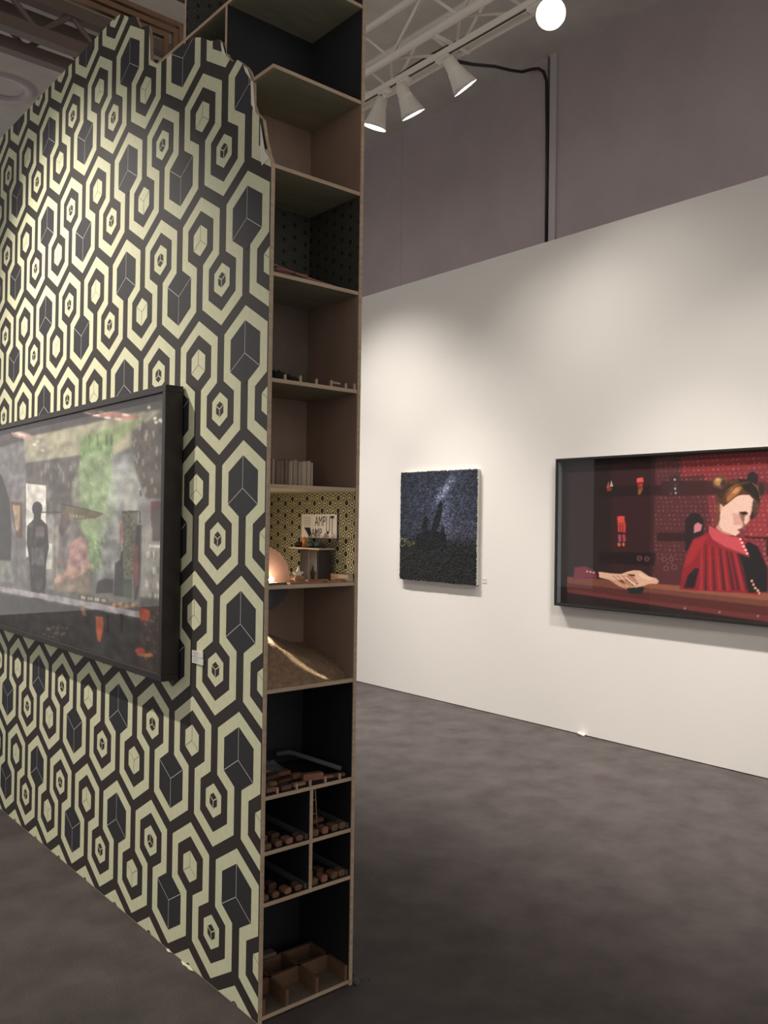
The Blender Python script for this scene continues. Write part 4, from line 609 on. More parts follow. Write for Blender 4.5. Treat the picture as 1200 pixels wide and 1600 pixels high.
((90,86,84),0.4,3,[0.682,0.109,0.678,0.106,0.667,0.104,0.651,0.102,0.633,0.101,0.618,0.102,0.607,0.103,0.604,0.105,0.608,0.108,0.62,0.11,0.636,0.112,0.653,0.113,0.669,0.112,0.679,0.111]),
((90,86,84),0.4,3,[0.29,0.14,0.285,0.136,0.275,0.132,0.26,0.13,0.245,0.129,0.231,0.131,0.222,0.134,0.22,0.139,0.225,0.143,0.235,0.147,0.25,0.149,0.266,0.15,0.279,0.148,0.288,0.145]),
((53,50,50),0.4,3,[0.135,-0.04,0.131,-0.045,0.122,-0.049,0.109,-0.051,0.095,-0.053,0.083,-0.052,0.075,-0.05,0.073,-0.046,0.078,-0.042,0.087,-0.038,0.1,-0.035,0.114,-0.034,0.126,-0.034,0.133,-0.037]),
((53,50,50),0.4,3,[0.746,0.201,0.742,0.197,0.731,0.194,0.716,0.193,0.7,0.192,0.685,0.194,0.676,0.197,0.673,0.201,0.677,0.204,0.689,0.207,0.704,0.209,0.72,0.209,0.734,0.207,0.743,0.204]),
((90,86,84),0.4,3,[0.166,0.076,0.162,0.071,0.154,0.067,0.142,0.064,0.13,0.063,0.12,0.065,0.113,0.069,0.112,0.074,0.116,0.079,0.125,0.084,0.137,0.086,0.149,0.087,0.159,0.085,0.165,0.082]),
((90,86,84),0.4,3,[0.096,-0.054,0.093,-0.057,0.085,-0.06,0.075,-0.062,0.063,-0.063,0.053,-0.063,0.046,-0.061,0.045,-0.059,0.048,-0.056,0.056,-0.053,0.067,-0.051,0.078,-0.05,0.088,-0.05,0.095,-0.051]),
((105,95,89),0.4,3,[0.812,0.181,0.809,0.178,0.804,0.176,0.796,0.175,0.788,0.175,0.781,0.176,0.776,0.178,0.775,0.181,0.777,0.184,0.783,0.186,0.791,0.188,0.799,0.188,0.806,0.186,0.811,0.184]),
((90,86,84),0.4,3,[0.27,0.034,0.268,0.031,0.262,0.028,0.255,0.026,0.248,0.025,0.242,0.026,0.238,0.029,0.237,0.032,0.24,0.036,0.245,0.039,0.252,0.041,0.259,0.041,0.266,0.04,0.269,0.037]),
((105,95,89),0.4,3,[0.624,0.149,0.622,0.146,0.616,0.143,0.609,0.141,0.602,0.141,0.596,0.143,0.592,0.145,0.591,0.149,0.593,0.152,0.599,0.155,0.606,0.157,0.613,0.157,0.619,0.156,0.623,0.153]),
((105,95,89),0.4,3,[0.302,0.146,0.296,0.141,0.281,0.137,0.261,0.135,0.238,0.134,0.218,0.136,0.205,0.139,0.201,0.144,0.208,0.149,0.223,0.153,0.244,0.156,0.267,0.156,0.286,0.154,0.298,0.151]),
((105,95,89),0.4,3,[0.46,-0.021,0.454,-0.026,0.441,-0.031,0.422,-0.035,0.401,-0.037,0.383,-0.036,0.37,-0.034,0.367,-0.03,0.373,-0.025,0.387,-0.02,0.406,-0.016,0.427,-0.014,0.445,-0.015,0.457,-0.017]),
((78,83,75),0.4,3,[0.424,0.037,0.421,0.034,0.415,0.031,0.406,0.029,0.396,0.028,0.388,0.029,0.383,0.031,0.381,0.034,0.384,0.038,0.391,0.041,0.4,0.043,0.41,0.043,0.418,0.043,0.423,0.04]),
((90,86,84),0.4,3,[0.512,0.057,0.508,0.053,0.498,0.05,0.483,0.047,0.468,0.046,0.454,0.047,0.445,0.049,0.443,0.052,0.447,0.056,0.458,0.06,0.472,0.062,0.487,0.063,0.501,0.062,0.509,0.06]),
((105,95,89),0.4,3,[0.184,-0.103,0.182,-0.106,0.175,-0.108,0.166,-0.11,0.156,-0.111,0.148,-0.111,0.142,-0.11,0.14,-0.108,0.143,-0.106,0.15,-0.104,0.159,-0.102,0.169,-0.101,0.177,-0.101,0.183,-0.102]),
((53,50,50),0.4,3,[0.882,0.203,0.88,0.201,0.876,0.198,0.871,0.197,0.865,0.197,0.86,0.198,0.857,0.201,0.856,0.203,0.858,0.206,0.862,0.209,0.868,0.21,0.874,0.21,0.878,0.209,0.882,0.206]),
((90,86,84),0.4,3,[0.698,0.215,0.695,0.213,0.687,0.212,0.677,0.211,0.665,0.211,0.655,0.212,0.648,0.214,0.646,0.216,0.649,0.218,0.656,0.219,0.667,0.22,0.679,0.22,0.689,0.219,0.696,0.217]),
((90,86,84),0.4,3,[0.347,-0.03,0.344,-0.035,0.338,-0.039,0.331,-0.042,0.323,-0.043,0.316,-0.041,0.312,-0.037,0.312,-0.033,0.315,-0.028,0.321,-0.023,0.329,-0.021,0.336,-0.02,0.343,-0.021,0.346,-0.025]),
((105,95,89),0.4,3,[0.841,0.136,0.84,0.133,0.836,0.13,0.831,0.129,0.825,0.129,0.821,0.13,0.818,0.132,0.817,0.136,0.819,0.139,0.823,0.142,0.828,0.143,0.834,0.143,0.838,0.142,0.841,0.14]),
((53,50,50),0.4,3,[0.875,0.111,0.872,0.108,0.864,0.105,0.853,0.103,0.842,0.102,0.831,0.103,0.824,0.106,0.822,0.109,0.826,0.113,0.834,0.116,0.845,0.118,0.857,0.118,0.867,0.117,0.873,0.115]),
((53,50,50),0.4,3,[0.383,0.032,0.378,0.028,0.367,0.024,0.352,0.021,0.336,0.02,0.321,0.021,0.312,0.023,0.309,0.027,0.314,0.031,0.325,0.035,0.341,0.038,0.357,0.039,0.371,0.038,0.38,0.036]),
((105,95,89),0.4,3,[0.925,0.225,0.923,0.224,0.916,0.223,0.905,0.222,0.894,0.222,0.884,0.223,0.877,0.224,0.875,0.226,0.878,0.227,0.885,0.228,0.895,0.229,0.907,0.228,0.917,0.228,0.923,0.227]),
((90,86,84),0.4,3,[0.912,0.13,0.908,0.128,0.9,0.127,0.887,0.126,0.874,0.125,0.861,0.126,0.853,0.126,0.85,0.128,0.853,0.129,0.862,0.131,0.875,0.132,0.889,0.132,0.901,0.132,0.909,0.131]),
((105,95,89),0.4,3,[0.75,0.097,0.747,0.095,0.737,0.093,0.724,0.092,0.71,0.091,0.697,0.091,0.688,0.092,0.685,0.094,0.689,0.096,0.698,0.097,0.712,0.099,0.726,0.1,0.739,0.099,0.747,0.098]),
((53,50,50),0.4,3,[0.806,0.162,0.803,0.159,0.796,0.157,0.786,0.155,0.775,0.155,0.765,0.156,0.759,0.158,0.757,0.161,0.76,0.164,0.767,0.166,0.777,0.167,0.788,0.167,0.798,0.166,0.804,0.164]),
((105,95,89),0.4,3,[0.482,0.02,0.478,0.016,0.466,0.012,0.449,0.009,0.43,0.008,0.414,0.008,0.403,0.011,0.4,0.014,0.405,0.018,0.417,0.023,0.435,0.026,0.453,0.027,0.469,0.026,0.479,0.024]),
((90,86,84),0.4,3,[0.287,0.068,0.284,0.065,0.276,0.062,0.266,0.06,0.254,0.06,0.244,0.06,0.237,0.062,0.236,0.065,0.239,0.068,0.247,0.071,0.258,0.073,0.269,0.073,0.279,0.073,0.285,0.071]),
((53,50,50),0.4,3,[0.891,0.129,0.888,0.126,0.883,0.124,0.876,0.122,0.869,0.122,0.862,0.123,0.858,0.125,0.856,0.128,0.859,0.131,0.864,0.133,0.871,0.134,0.879,0.134,0.885,0.134,0.889,0.132]),
((90,86,84),0.4,3,[0.891,0.216,0.889,0.212,0.884,0.209,0.877,0.207,0.87,0.207,0.864,0.209,0.86,0.212,0.859,0.216,0.861,0.22,0.867,0.223,0.873,0.224,0.881,0.224,0.887,0.223,0.89,0.22]),
((53,50,50),0.4,3,[0.108,0.093,0.104,0.088,0.095,0.085,0.083,0.082,0.07,0.082,0.058,0.083,0.051,0.086,0.049,0.09,0.053,0.095,0.063,0.099,0.075,0.101,0.088,0.101,0.1,0.1,0.107,0.097]),
((105,95,89),0.4,3,[0.881,0.161,0.88,0.159,0.877,0.157,0.874,0.156,0.87,0.156,0.866,0.157,0.864,0.158,0.864,0.16,0.865,0.162,0.868,0.164,0.872,0.165,0.876,0.165,0.879,0.164,0.881,0.163]),
((78,83,75),0.4,3,[0.286,-0.082,0.282,-0.086,0.27,-0.089,0.254,-0.092,0.237,-0.094,0.221,-0.095,0.211,-0.093,0.207,-0.091,0.212,-0.088,0.224,-0.084,0.24,-0.081,0.258,-0.079,0.273,-0.079,0.283,-0.08]),
((90,86,84),0.4,3,[0.525,0.163,0.523,0.159,0.519,0.156,0.514,0.154,0.508,0.154,0.504,0.155,0.501,0.158,0.501,0.162,0.503,0.166,0.507,0.169,0.512,0.171,0.518,0.171,0.522,0.17,0.525,0.167]),
((78,83,75),0.4,3,[0.33,0.081,0.326,0.079,0.315,0.077,0.3,0.075,0.284,0.074,0.269,0.075,0.259,0.076,0.255,0.077,0.26,0.079,0.271,0.081,0.286,0.083,0.302,0.084,0.317,0.083,0.327,0.083]),
((90,86,84),0.4,3,[0.575,-0.004,0.572,-0.006,0.564,-0.009,0.552,-0.011,0.54,-0.012,0.529,-0.012,0.521,-0.011,0.519,-0.009,0.522,-0.007,0.531,-0.004,0.542,-0.002,0.554,-0.001,0.565,-0.001,0.573,-0.002]),
((53,50,50),0.4,3,[0.671,0.093,0.668,0.092,0.659,0.09,0.646,0.089,0.632,0.088,0.62,0.088,0.611,0.089,0.608,0.09,0.612,0.092,0.621,0.094,0.634,0.095,0.648,0.096,0.66,0.096,0.669,0.095]),
((124,149,102),0.85,7,[0.621,0.858,0.666,0.868,0.766,0.843,0.773,0.74,0.757,0.634,0.722,0.527,0.717,0.333,0.693,0.338,0.667,0.415,0.629,0.525,0.614,0.737]),
((110,141,90),0.75,1,[0.738,0.629,0.746,0.625,0.75,0.61,0.74,0.616]),
((142,150,128),0.75,1,[0.659,0.532,0.668,0.529,0.672,0.514,0.661,0.519]),
((166,187,137),0.75,1,[0.689,0.71,0.697,0.706,0.702,0.691,0.691,0.697]),
((166,187,137),0.75,1,[0.684,0.576,0.693,0.572,0.697,0.557,0.687,0.562]),
((142,150,128),0.75,1,[0.728,0.375,0.737,0.372,0.741,0.358,0.731,0.362]),
((166,187,137),0.75,1,[0.683,0.367,0.692,0.364,0.697,0.349,0.686,0.354]),
((110,141,90),0.75,1,[0.667,0.35,0.676,0.347,0.68,0.332,0.669,0.337]),
((110,141,90),0.75,1,[0.748,0.665,0.756,0.661,0.76,0.646,0.75,0.652]),
((140,176,107),0.75,1,[0.74,0.599,0.748,0.595,0.752,0.581,0.742,0.586]),
((110,141,90),0.75,1,[0.71,0.397,0.719,0.394,0.723,0.379,0.712,0.384]),
((142,150,128),0.75,1,[0.731,0.781,0.74,0.776,0.744,0.761,0.733,0.768]),
((166,187,137),0.75,1,[0.705,0.42,0.714,0.417,0.718,0.402,0.707,0.407]),
((140,176,107),0.75,1,[0.666,0.398,0.675,0.395,0.679,0.38,0.668,0.385]),
((142,150,128),0.75,1,[0.711,0.448,0.72,0.445,0.724,0.43,0.713,0.435]),
((166,187,137),0.75,1,[0.717,0.765,0.726,0.761,0.73,0.746,0.719,0.752]),
((110,141,90),0.75,1,[0.745,0.609,0.753,0.605,0.757,0.59,0.747,0.596]),
((142,150,128),0.75,1,[0.729,0.523,0.737,0.519,0.741,0.505,0.731,0.51]),
((110,141,90),0.75,1,[0.748,0.498,0.756,0.495,0.76,0.481,0.75,0.485]),
((140,176,107),0.75,1,[0.686,0.709,0.695,0.705,0.699,0.69,0.688,0.696]),
((166,187,137),0.75,1,[0.713,0.677,0.722,0.672,0.726,0.657,0.715,0.663]),
((140,176,107),0.75,1,[0.685,0.823,0.694,0.818,0.699,0.803,0.688,0.81]),
((140,176,107),0.75,1,[0.728,0.441,0.736,0.438,0.74,0.423,0.73,0.428]),
((110,141,90),0.75,1,[0.748,0.707,0.756,0.703,0.76,0.688,0.75,0.694]),
((140,176,107),0.75,1,[0.674,0.428,0.683,0.425,0.688,0.41,0.677,0.415]),
((140,176,107),0.75,1,[0.667,0.332,0.676,0.329,0.681,0.315,0.67,0.319]),
((142,150,128),0.75,1,[0.704,0.358,0.713,0.355,0.717,0.341,0.706,0.345]),
((166,187,137),0.75,1,[0.644,0.638,0.653,0.634,0.657,0.619,0.646,0.625]),
((142,150,128),0.75,1,[0.715,0.509,0.723,0.506,0.727,0.491,0.717,0.496]),
((140,176,107),0.75,1,[0.654,0.494,0.663,0.491,0.668,0.476,0.657,0.481]),
((110,141,90),0.75,1,[0.686,0.827,0.695,0.822,0.699,0.807,0.688,0.814]),
((142,150,128),0.75,1,[0.74,0.395,0.748,0.392,0.752,0.378,0.742,0.382]),
((166,187,137),0.75,1,[0.675,0.69,0.684,0.686,0.688,0.671,0.677,0.677]),
((142,150,128),0.75,1,[0.711,0.788,0.72,0.784,0.724,0.768,0.713,0.775]),
((140,176,107),0.75,1,[0.653,0.522,0.662,0.518,0.666,0.503,0.655,0.508]),
((142,150,128),0.75,1,[0.74,0.773,0.748,0.768,0.752,0.753,0.742,0.76]),
((142,150,128),0.75,1,[0.73,0.522,0.738,0.518,0.742,0.504,0.732,0.509]),
((142,150,128),0.75,1,[0.734,0.669,0.743,0.665,0.747,0.65,0.736,0.656]),
((142,150,128),0.75,1,[0.693,0.669,0.702,0.665,0.706,0.65,0.695,0.656]),
((142,150,128),0.75,1,[0.76,0.62,0.768,0.616,0.772,0.602,0.762,0.607]),
((142,150,128),0.75,1,[0.71,0.574,0.718,0.57,0.722,0.555,0.712,0.56]),
((142,150,128),0.75,1,[0.685,0.351,0.694,0.348,0.698,0.333,0.687,0.338]),
((99,122,86),0.75,1,[0.724,0.501,0.733,0.498,0.737,0.483,0.726,0.488]),
((110,141,90),0.75,1,[0.676,0.362,0.685,0.359,0.689,0.345,0.678,0.349]),
((166,187,137),0.75,1,[0.669,0.695,0.678,0.691,0.682,0.675,0.671,0.681]),
((142,150,128),0.75,1,[0.704,0.489,0.713,0.486,0.717,0.471,0.707,0.476]),
((110,141,90),0.75,1,[0.679,0.707,0.688,0.703,0.692,0.688,0.681,0.694]),
((166,187,137),0.75,1,[0.75,0.691,0.758,0.687,0.762,0.672,0.752,0.678]),
((99,122,86),0.75,1,[0.666,0.524,0.675,0.52,0.68,0.505,0.669,0.511]),
((140,176,107),0.75,1,[0.777,0.8,0.785,0.796,0.789,0.781,0.779,0.787]),
((140,176,107),0.75,1,[0.643,0.586,0.652,0.582,0.656,0.567,0.645,0.573]),
((110,141,90),0.75,1,[0.717,0.401,0.726,0.398,0.73,0.384,0.72,0.388]),
((99,122,86),0.75,1,[0.658,0.746,0.667,0.741,0.671,0.726,0.66,0.732]),
((99,122,86),0.75,1,[0.717,0.656,0.725,0.652,0.73,0.637,0.719,0.642]),
((140,176,107),0.75,1,[0.636,0.711,0.645,0.706,0.65,0.691,0.639,0.697]),
((140,176,107),0.75,1,[0.62,0.818,0.629,0.813,0.633,0.797,0.622,0.804]),
((140,176,107),0.75,1,[0.652,0.655,0.661,0.651,0.666,0.636,0.655,0.641]),
((166,187,137),0.75,1,[0.755,0.567,0.763,0.563,0.767,0.548,0.757,0.554]),
((110,141,90),0.75,1,[0.745,0.592,0.754,0.588,0.758,0.574,0.748,0.579]),
((99,122,86),0.75,1,[0.672,0.863,0.681,0.858,0.685,0.842,0.674,0.849]),
((142,150,128),0.75,1,[0.699,0.559,0.708,0.555,0.712,0.54,0.701,0.545]),
((99,122,86),0.75,1,[0.729,0.631,0.738,0.627,0.742,0.613,0.731,0.618]),
((142,150,128),0.75,1,[0.689,0.778,0.698,0.773,0.702,0.758,0.691,0.764]),
((166,187,137),0.75,1,[0.622,0.755,0.631,0.75,0.635,0.735,0.624,0.741]),
((99,122,86),0.75,1,[0.633,0.814,0.642,0.809,0.646,0.793,0.635,0.8]),
((99,122,86),0.75,1,[0.726,0.473,0.735,0.47,0.739,0.456,0.729,0.46]),
((99,122,86),0.75,1,[0.723,0.691,0.731,0.687,0.735,0.672,0.725,0.678]),
((166,187,137),0.75,1,[0.721,0.391,0.729,0.388,0.733,0.373,0.723,0.378]),
((140,176,107),0.75,1,[0.741,0.401,0.75,0.397,0.754,0.383,0.744,0.388]),
((166,187,137),0.75,1,[0.694,0.486,0.703,0.483,0.707,0.468,0.697,0.473]),
((142,150,128),0.75,1,[0.708,0.399,0.717,0.396,0.721,0.382,0.711,0.386]),
((140,176,107),0.75,1,[0.686,0.775,0.695,0.77,0.699,0.755,0.688,0.761]),
((110,141,90),0.75,1,[0.63,0.687,0.64,0.682,0.644,0.667,0.633,0.673]),
((110,141,90),0.75,1,[0.731,0.537,0.739,0.534,0.743,0.519,0.733,0.524]),
((99,122,86),0.75,1,[0.69,0.399,0.699,0.395,0.703,0.381,0.692,0.385]),
((140,176,107),0.75,1,[0.703,0.628,0.712,0.624,0.716,0.61,0.706,0.615]),
((99,122,86),0.75,1,[0.753,0.599,0.762,0.595,0.766,0.581,0.755,0.586]),
((166,187,137),0.75,1,[0.698,0.459,0.707,0.455,0.711,0.441,0.701,0.446]),
((110,141,90),0.75,1,[0.671,0.758,0.68,0.754,0.684,0.738,0.673,0.745]),
((142,150,128),0.75,1,[0.73,0.718,0.739,0.714,0.743,0.699,0.732,0.705]),
((99,122,86),0.75,1,[0.74,0.383,0.748,0.379,0.752,0.365,0.742,0.37]),
((99,122,86),0.75,1,[0.729,0.455,0.737,0.452,0.741,0.438,0.731,0.442]),
((166,187,137),0.75,1,[0.721,0.374,0.73,0.371,0.734,0.357,0.723,0.361]),
((140,176,107),0.75,1,[0.735,0.534,0.744,0.53,0.748,0.515,0.738,0.521]),
((166,187,137),0.75,1,[0.718,0.471,0.726,0.467,0.73,0.453,0.72,0.458]),
((142,150,128),0.75,1,[0.722,0.549,0.731,0.545,0.735,0.53,0.724,0.536]),
((142,150,128),0.75,1,[0.618,0.774,0.627,0.77,0.632,0.754,0.62,0.76]),
((110,141,90),0.75,1,[0.63,0.704,0.639,0.699,0.644,0.683,0.632,0.69]),
((166,187,137),0.75,1,[0.668,0.453,0.677,0.45,0.681,0.435,0.67,0.44]),
((166,187,137),0.75,1,[0.708,0.42,0.717,0.417,0.721,0.402,0.711,0.407]),
((140,176,107),0.75,1,[0.717,0.444,0.726,0.44,0.73,0.426,0.719,0.431]),
((110,141,90),0.75,1,[0.728,0.627,0.736,0.623,0.74,0.608,0.73,0.614]),
((140,176,107),0.75,1,[0.743,0.738,0.751,0.733,0.755,0.719,0.745,0.725]),
((110,141,90),0.75,1,[0.659,0.574,0.668,0.57,0.672,0.555,0.661,0.56]),
((110,141,90),0.75,1,[0.641,0.865,0.65,0.859,0.654,0.843,0.643,0.851]),
((99,122,86),0.75,1,[0.62,0.75,0.629,0.746,0.634,0.73,0.622,0.737]),
((99,122,86),0.75,1,[0.664,0.69,0.673,0.685,0.678,0.67,0.667,0.676]),
((166,187,137),0.75,1,[0.724,0.556,0.732,0.553,0.737,0.538,0.726,0.543]),
((142,150,128),0.75,1,[0.722,0.513,0.73,0.51,0.734,0.495,0.724,0.5]),
((166,187,137),0.75,1,[0.635,0.732,0.644,0.728,0.649,0.712,0.638,0.718]),
((99,122,86),0.75,1,[0.665,0.384,0.674,0.381,0.679,0.366,0.668,0.37]),
((140,176,107),0.75,1,[0.733,0.819,0.741,0.815,0.745,0.799,0.735,0.806]),
((140,176,107),0.75,1,[0.685,0.603,0.694,0.599,0.698,0.584,0.688,0.589]),
((140,176,107),0.75,1,[0.722,0.367,0.731,0.364,0.735,0.35,0.724,0.355]),
((99,122,86),0.75,1,[0.721,0.417,0.73,0.414,0.734,0.4,0.724,0.404]),
((99,122,86),0.75,1,[0.694,0.49,0.702,0.486,0.706,0.472,0.696,0.477]),
((110,141,90),0.75,1,[0.671,0.375,0.679,0.372,0.684,0.358,0.673,0.362]),
((142,150,128),0.75,1,[0.719,0.839,0.728,0.834,0.732,0.819,0.721,0.825]),
((99,122,86),0.75,1,[0.704,0.406,0.713,0.403,0.717,0.389,0.706,0.393]),
((110,141,90),0.75,1,[0.708,0.667,0.716,0.662,0.721,0.647,0.71,0.653]),
((142,150,128),0.75,1,[0.68,0.409,0.689,0.406,0.693,0.391,0.682,0.396]),
((142,150,128),0.75,1,[0.678,0.858,0.687,0.853,0.691,0.838,0.68,0.845]),
((140,176,107),0.75,1,[0.727,0.684,0.735,0.679,0.739,0.664,0.729,0.67]),
((110,141,90),0.75,1,[0.741,0.773,0.75,0.768,0.754,0.753,0.744,0.759]),
((142,150,128),0.75,1,[0.689,0.496,0.698,0.492,0.702,0.478,0.692,0.483]),
((110,141,90),0.75,1,[0.644,0.797,0.653,0.792,0.657,0.777,0.646,0.783]),
((140,176,107),0.75,1,[0.648,0.564,0.658,0.56,0.662,0.545,0.651,0.55]),
((142,150,128),0.75,1,[0.658,0.431,0.667,0.428,0.671,0.413,0.66,0.418]),
((142,150,128),0.75,1,[0.646,0.619,0.655,0.615,0.659,0.599,0.648,0.605]),
((110,141,90),0.75,1,[0.654,0.862,0.663,0.857,0.667,0.841,0.656,0.848]),
((166,187,137),0.75,1,[0.671,0.455,0.68,0.451,0.684,0.436,0.673,0.441]),
((166,187,137),0.75,1,[0.673,0.554,0.682,0.55,0.686,0.535,0.675,0.54]),
((142,150,128),0.75,1,[0.678,0.859,0.687,0.854,0.692,0.838,0.681,0.845]),
((142,150,128),0.75,1,[0.723,0.436,0.731,0.433,0.735,0.419,0.725,0.423]),
((110,141,90),0.75,1,[0.689,0.395,0.698,0.391,0.702,0.377,0.691,0.382]),
((110,141,90),0.75,1,[0.701,0.414,0.71,0.41,0.714,0.396,0.703,0.401]),
((166,187,137),0.75,1,[0.739,0.769,0.748,0.764,0.751,0.75,0.741,0.756]),
((110,141,90),0.75,1,[0.743,0.477,0.751,0.473,0.755,0.459,0.745,0.464]),
((142,150,128),0.75,1,[0.698,0.477,0.706,0.473,0.71,0.459,0.7,0.464]),
((166,187,137),0.75,1,[0.714,0.689,0.723,0.685,0.727,0.67,0.716,0.676]),
((99,122,86),0.75,1,[0.692,0.556,0.701,0.552,0.705,0.537,0.694,0.542]),
((140,176,107),0.75,1,[0.765,0.665,0.773,0.661,0.777,0.646,0.767,0.652]),
((166,187,137),0.75,1,[0.7,0.437,0.709,0.433,0.713,0.419,0.702,0.424]),
((166,187,137),0.75,1,[0.731,0.776,0.739,0.771,0.743,0.756,0.733,0.762]),
((142,150,128),0.75,1,[0.74,0.469,0.748,0.465,0.752,0.451,0.742,0.456]),
((99,122,86),0.75,1,[0.698,0.595,0.707,0.591,0.711,0.576,0.701,0.582]),
((142,150,128),0.75,1,[0.676,0.817,0.684,0.812,0.689,0.797,0.678,0.803]),
((140,176,107),0.75,1,[0.663,0.811,0.672,0.806,0.677,0.791,0.666,0.797]),
((110,141,90),0.75,1,[0.699,0.776,0.708,0.772,0.712,0.756,0.701,0.763]),
((140,176,107),0.75,1,[0.699,0.505,0.708,0.501,0.712,0.486,0.701,0.491]),
((99,122,86),0.75,1,[0.717,0.691,0.725,0.686,0.729,0.671,0.719,0.677]),
((99,122,86),0.75,1,[0.662,0.58,0.671,0.576,0.675,0.561,0.664,0.566]),
((99,122,86),0.75,1,[0.665,0.703,0.674,0.699,0.678,0.683,0.667,0.69]),
((142,150,128),0.75,1,[0.72,0.749,0.729,0.744,0.733,0.729,0.723,0.736]),
((110,141,90),0.75,1,[0.762,0.823,0.77,0.818,0.774,0.803,0.764,0.81]),
((142,150,128),0.75,1,[0.734,0.469,0.742,0.466,0.746,0.452,0.736,0.457]),
((140,176,107),0.75,1,[0.669,0.601,0.678,0.597,0.682,0.582,0.671,0.587]),
((99,122,86),0.75,1,[0.621,0.801,0.63,0.796,0.635,0.78,0.623,0.787]),
((166,187,137),0.75,1,[0.682,0.64,0.691,0.636,0.695,0.621,0.684,0.626]),
((140,176,107),0.75,1,[0.686,0.63,0.695,0.625,0.699,0.611,0.688,0.616]),
((99,122,86),0.75,1,[0.647,0.658,0.656,0.653,0.661,0.638,0.649,0.644]),
((110,141,90),0.75,1,[0.665,0.647,0.674,0.643,0.678,0.627,0.667,0.633]),
((99,122,86),0.75,1,[0.743,0.484,0.752,0.481,0.756,0.466,0.745,0.471]),
((142,150,128),0.75,1,[0.684,0.582,0.693,0.578,0.697,0.563,0.686,0.568]),
((110,141,90),0.75,1,[0.741,0.801,0.749,0.796,0.753,0.781,0.743,0.788]),
((110,141,90),0.75,1,[0.757,0.696,0.765,0.692,0.769,0.677,0.759,0.683]),
((142,150,128),0.75,1,[0.726,0.823,0.734,0.818,0.738,0.803,0.728,0.81]),
((166,187,137),0.75,1,[0.728,0.836,0.737,0.831,0.741,0.815,0.73,0.822]),
((140,176,107),0.75,1,[0.667,0.531,0.676,0.527,0.68,0.512,0.669,0.517]),
((110,141,90),0.75,1,[0.668,0.634,0.677,0.63,0.682,0.615,0.671,0.62]),
((140,176,107),0.75,1,[0.733,0.348,0.742,0.345,0.746,0.331,0.735,0.335]),
((166,187,137),0.75,1,[0.765,0.795,0.773,0.79,0.777,0.775,0.767,0.782]),
((140,176,107),0.75,1,[0.749,0.568,0.757,0.564,0.761,0.549,0.751,0.555]),
((99,122,86),0.75,1,[0.674,0.526,0.683,0.522,0.687,0.507,0.676,0.512]),
((166,187,137),0.75,1,[0.618,0.777,0.628,0.772,0.632,0.756,0.621,0.763]),
((166,187,137),0.75,1,[0.661,0.729,0.67,0.725,0.675,0.709,0.664,0.716]),
((99,122,86),0.75,1,[0.716,0.826,0.724,0.821,0.728,0.806,0.718,0.813]),
((110,141,90),0.75,1,[0.707,0.411,0.716,0.407,0.72,0.393,0.71,0.398]),
((142,150,128),0.75,1,[0.652,0.558,0.661,0.554,0.666,0.539,0.655,0.544]),
((140,176,107),0.75,1,[0.756,0.71,0.764,0.706,0.768,0.691,0.758,0.697]),
((99,122,86),0.75,1,[0.698,0.349,0.707,0.346,0.711,0.332,0.7,0.336]),
((91,111,72),0.9,1,[0.661,0.881,0.668,0.88,0.67,0.834,0.662,0.835]),
((91,111,72),0.9,1,[0.7,0.875,0.707,0.874,0.709,0.829,0.701,0.83]),
((91,111,72),0.9,1,[0.743,0.869,0.749,0.868,0.751,0.824,0.744,0.825]),
((91,111,72),0.9,1,[0.765,0.866,0.772,0.865,0.774,0.821,0.766,0.822]),
((166,176,147),0.45,12,[0.81,0.633,0.801,0.562,0.773,0.504,0.73,0.47,0.679,0.467,0.63,0.499,0.594,0.561,0.579,0.64,0.59,0.718,0.624,0.778,0.671,0.807,0.723,0.802,0.767,0.764,0.798,0.704]),
((223,218,211),1,1,[0.304,0.704,0.432,0.687,0.441,0.372,0.314,0.362]),
((142,139,135),1,3,[0.436,0.556,0.483,0.557,0.491,0.239,0.444,0.233]),
((192,191,181),1,1,[0.439,0.433,0.475,0.434,0.477,0.324,0.442,0.32]),
((54,50,50),1,1,[0.409,0.567,0.526,0.567,0.526,0.572,0.408,0.572]),
((47,43,43),1,1,[0.413,0.585,0.41,0.571,0.402,0.56,0.389,0.553,0.374,0.553,0.361,0.559,0.351,0.571,0.347,0.585,0.35,0.599,0.359,0.611,0.372,0.617,0.387,0.616,0.4,0.61,0.41,0.599]),
((47,43,43),1,1,[0.361,0.565,0.403,0.565,0.405,0.534,0.359,0.533]),
((49,43,44),1,1,[0.318,0.505,0.359,0.538,0.409,0.537,0.444,0.513,0.456,0.417,0.441,0.346,0.439,0.241,0.431,0.099,0.358,0.085,0.349,0.247,0.335,0.354,0.317,0.427]),
((113,103,104),0.8,2,[0.373,0.506,0.427,0.508,0.429,0.459,0.374,0.457]),
((94,94,91),0.9,2,[0.349,0.41,0.427,0.415,0.429,0.336,0.352,0.329]),
((62,66,58),0.6,1,[0.415,0.254,0.414,0.249,0.411,0.244,0.406,0.242,0.401,0.241,0.396,0.242,0.393,0.246,0.391,0.251,0.392,0.256,0.396,0.26,0.4,0.263,0.406,0.264,0.411,0.262,0.414,0.259]),
((35,33,35),0.6,1,[0.377,0.413,0.376,0.408,0.374,0.403,0.37,0.4,0.366,0.4,0.362,0.402,0.36,0.406,0.359,0.412,0.36,0.418,0.362,0.423,0.365,0.426,0.369,0.426,0.373,0.424,0.376,0.419]),
((62,66,58),0.6,1,[0.425,0.348,0.424,0.343,0.42,0.339,0.415,0.336,0.41,0.336,0.405,0.337,0.401,0.341,0.4,0.346,0.401,0.351,0.404,0.356,0.409,0.358,0.415,0.359,0.42,0.357,0.423,0.353]),
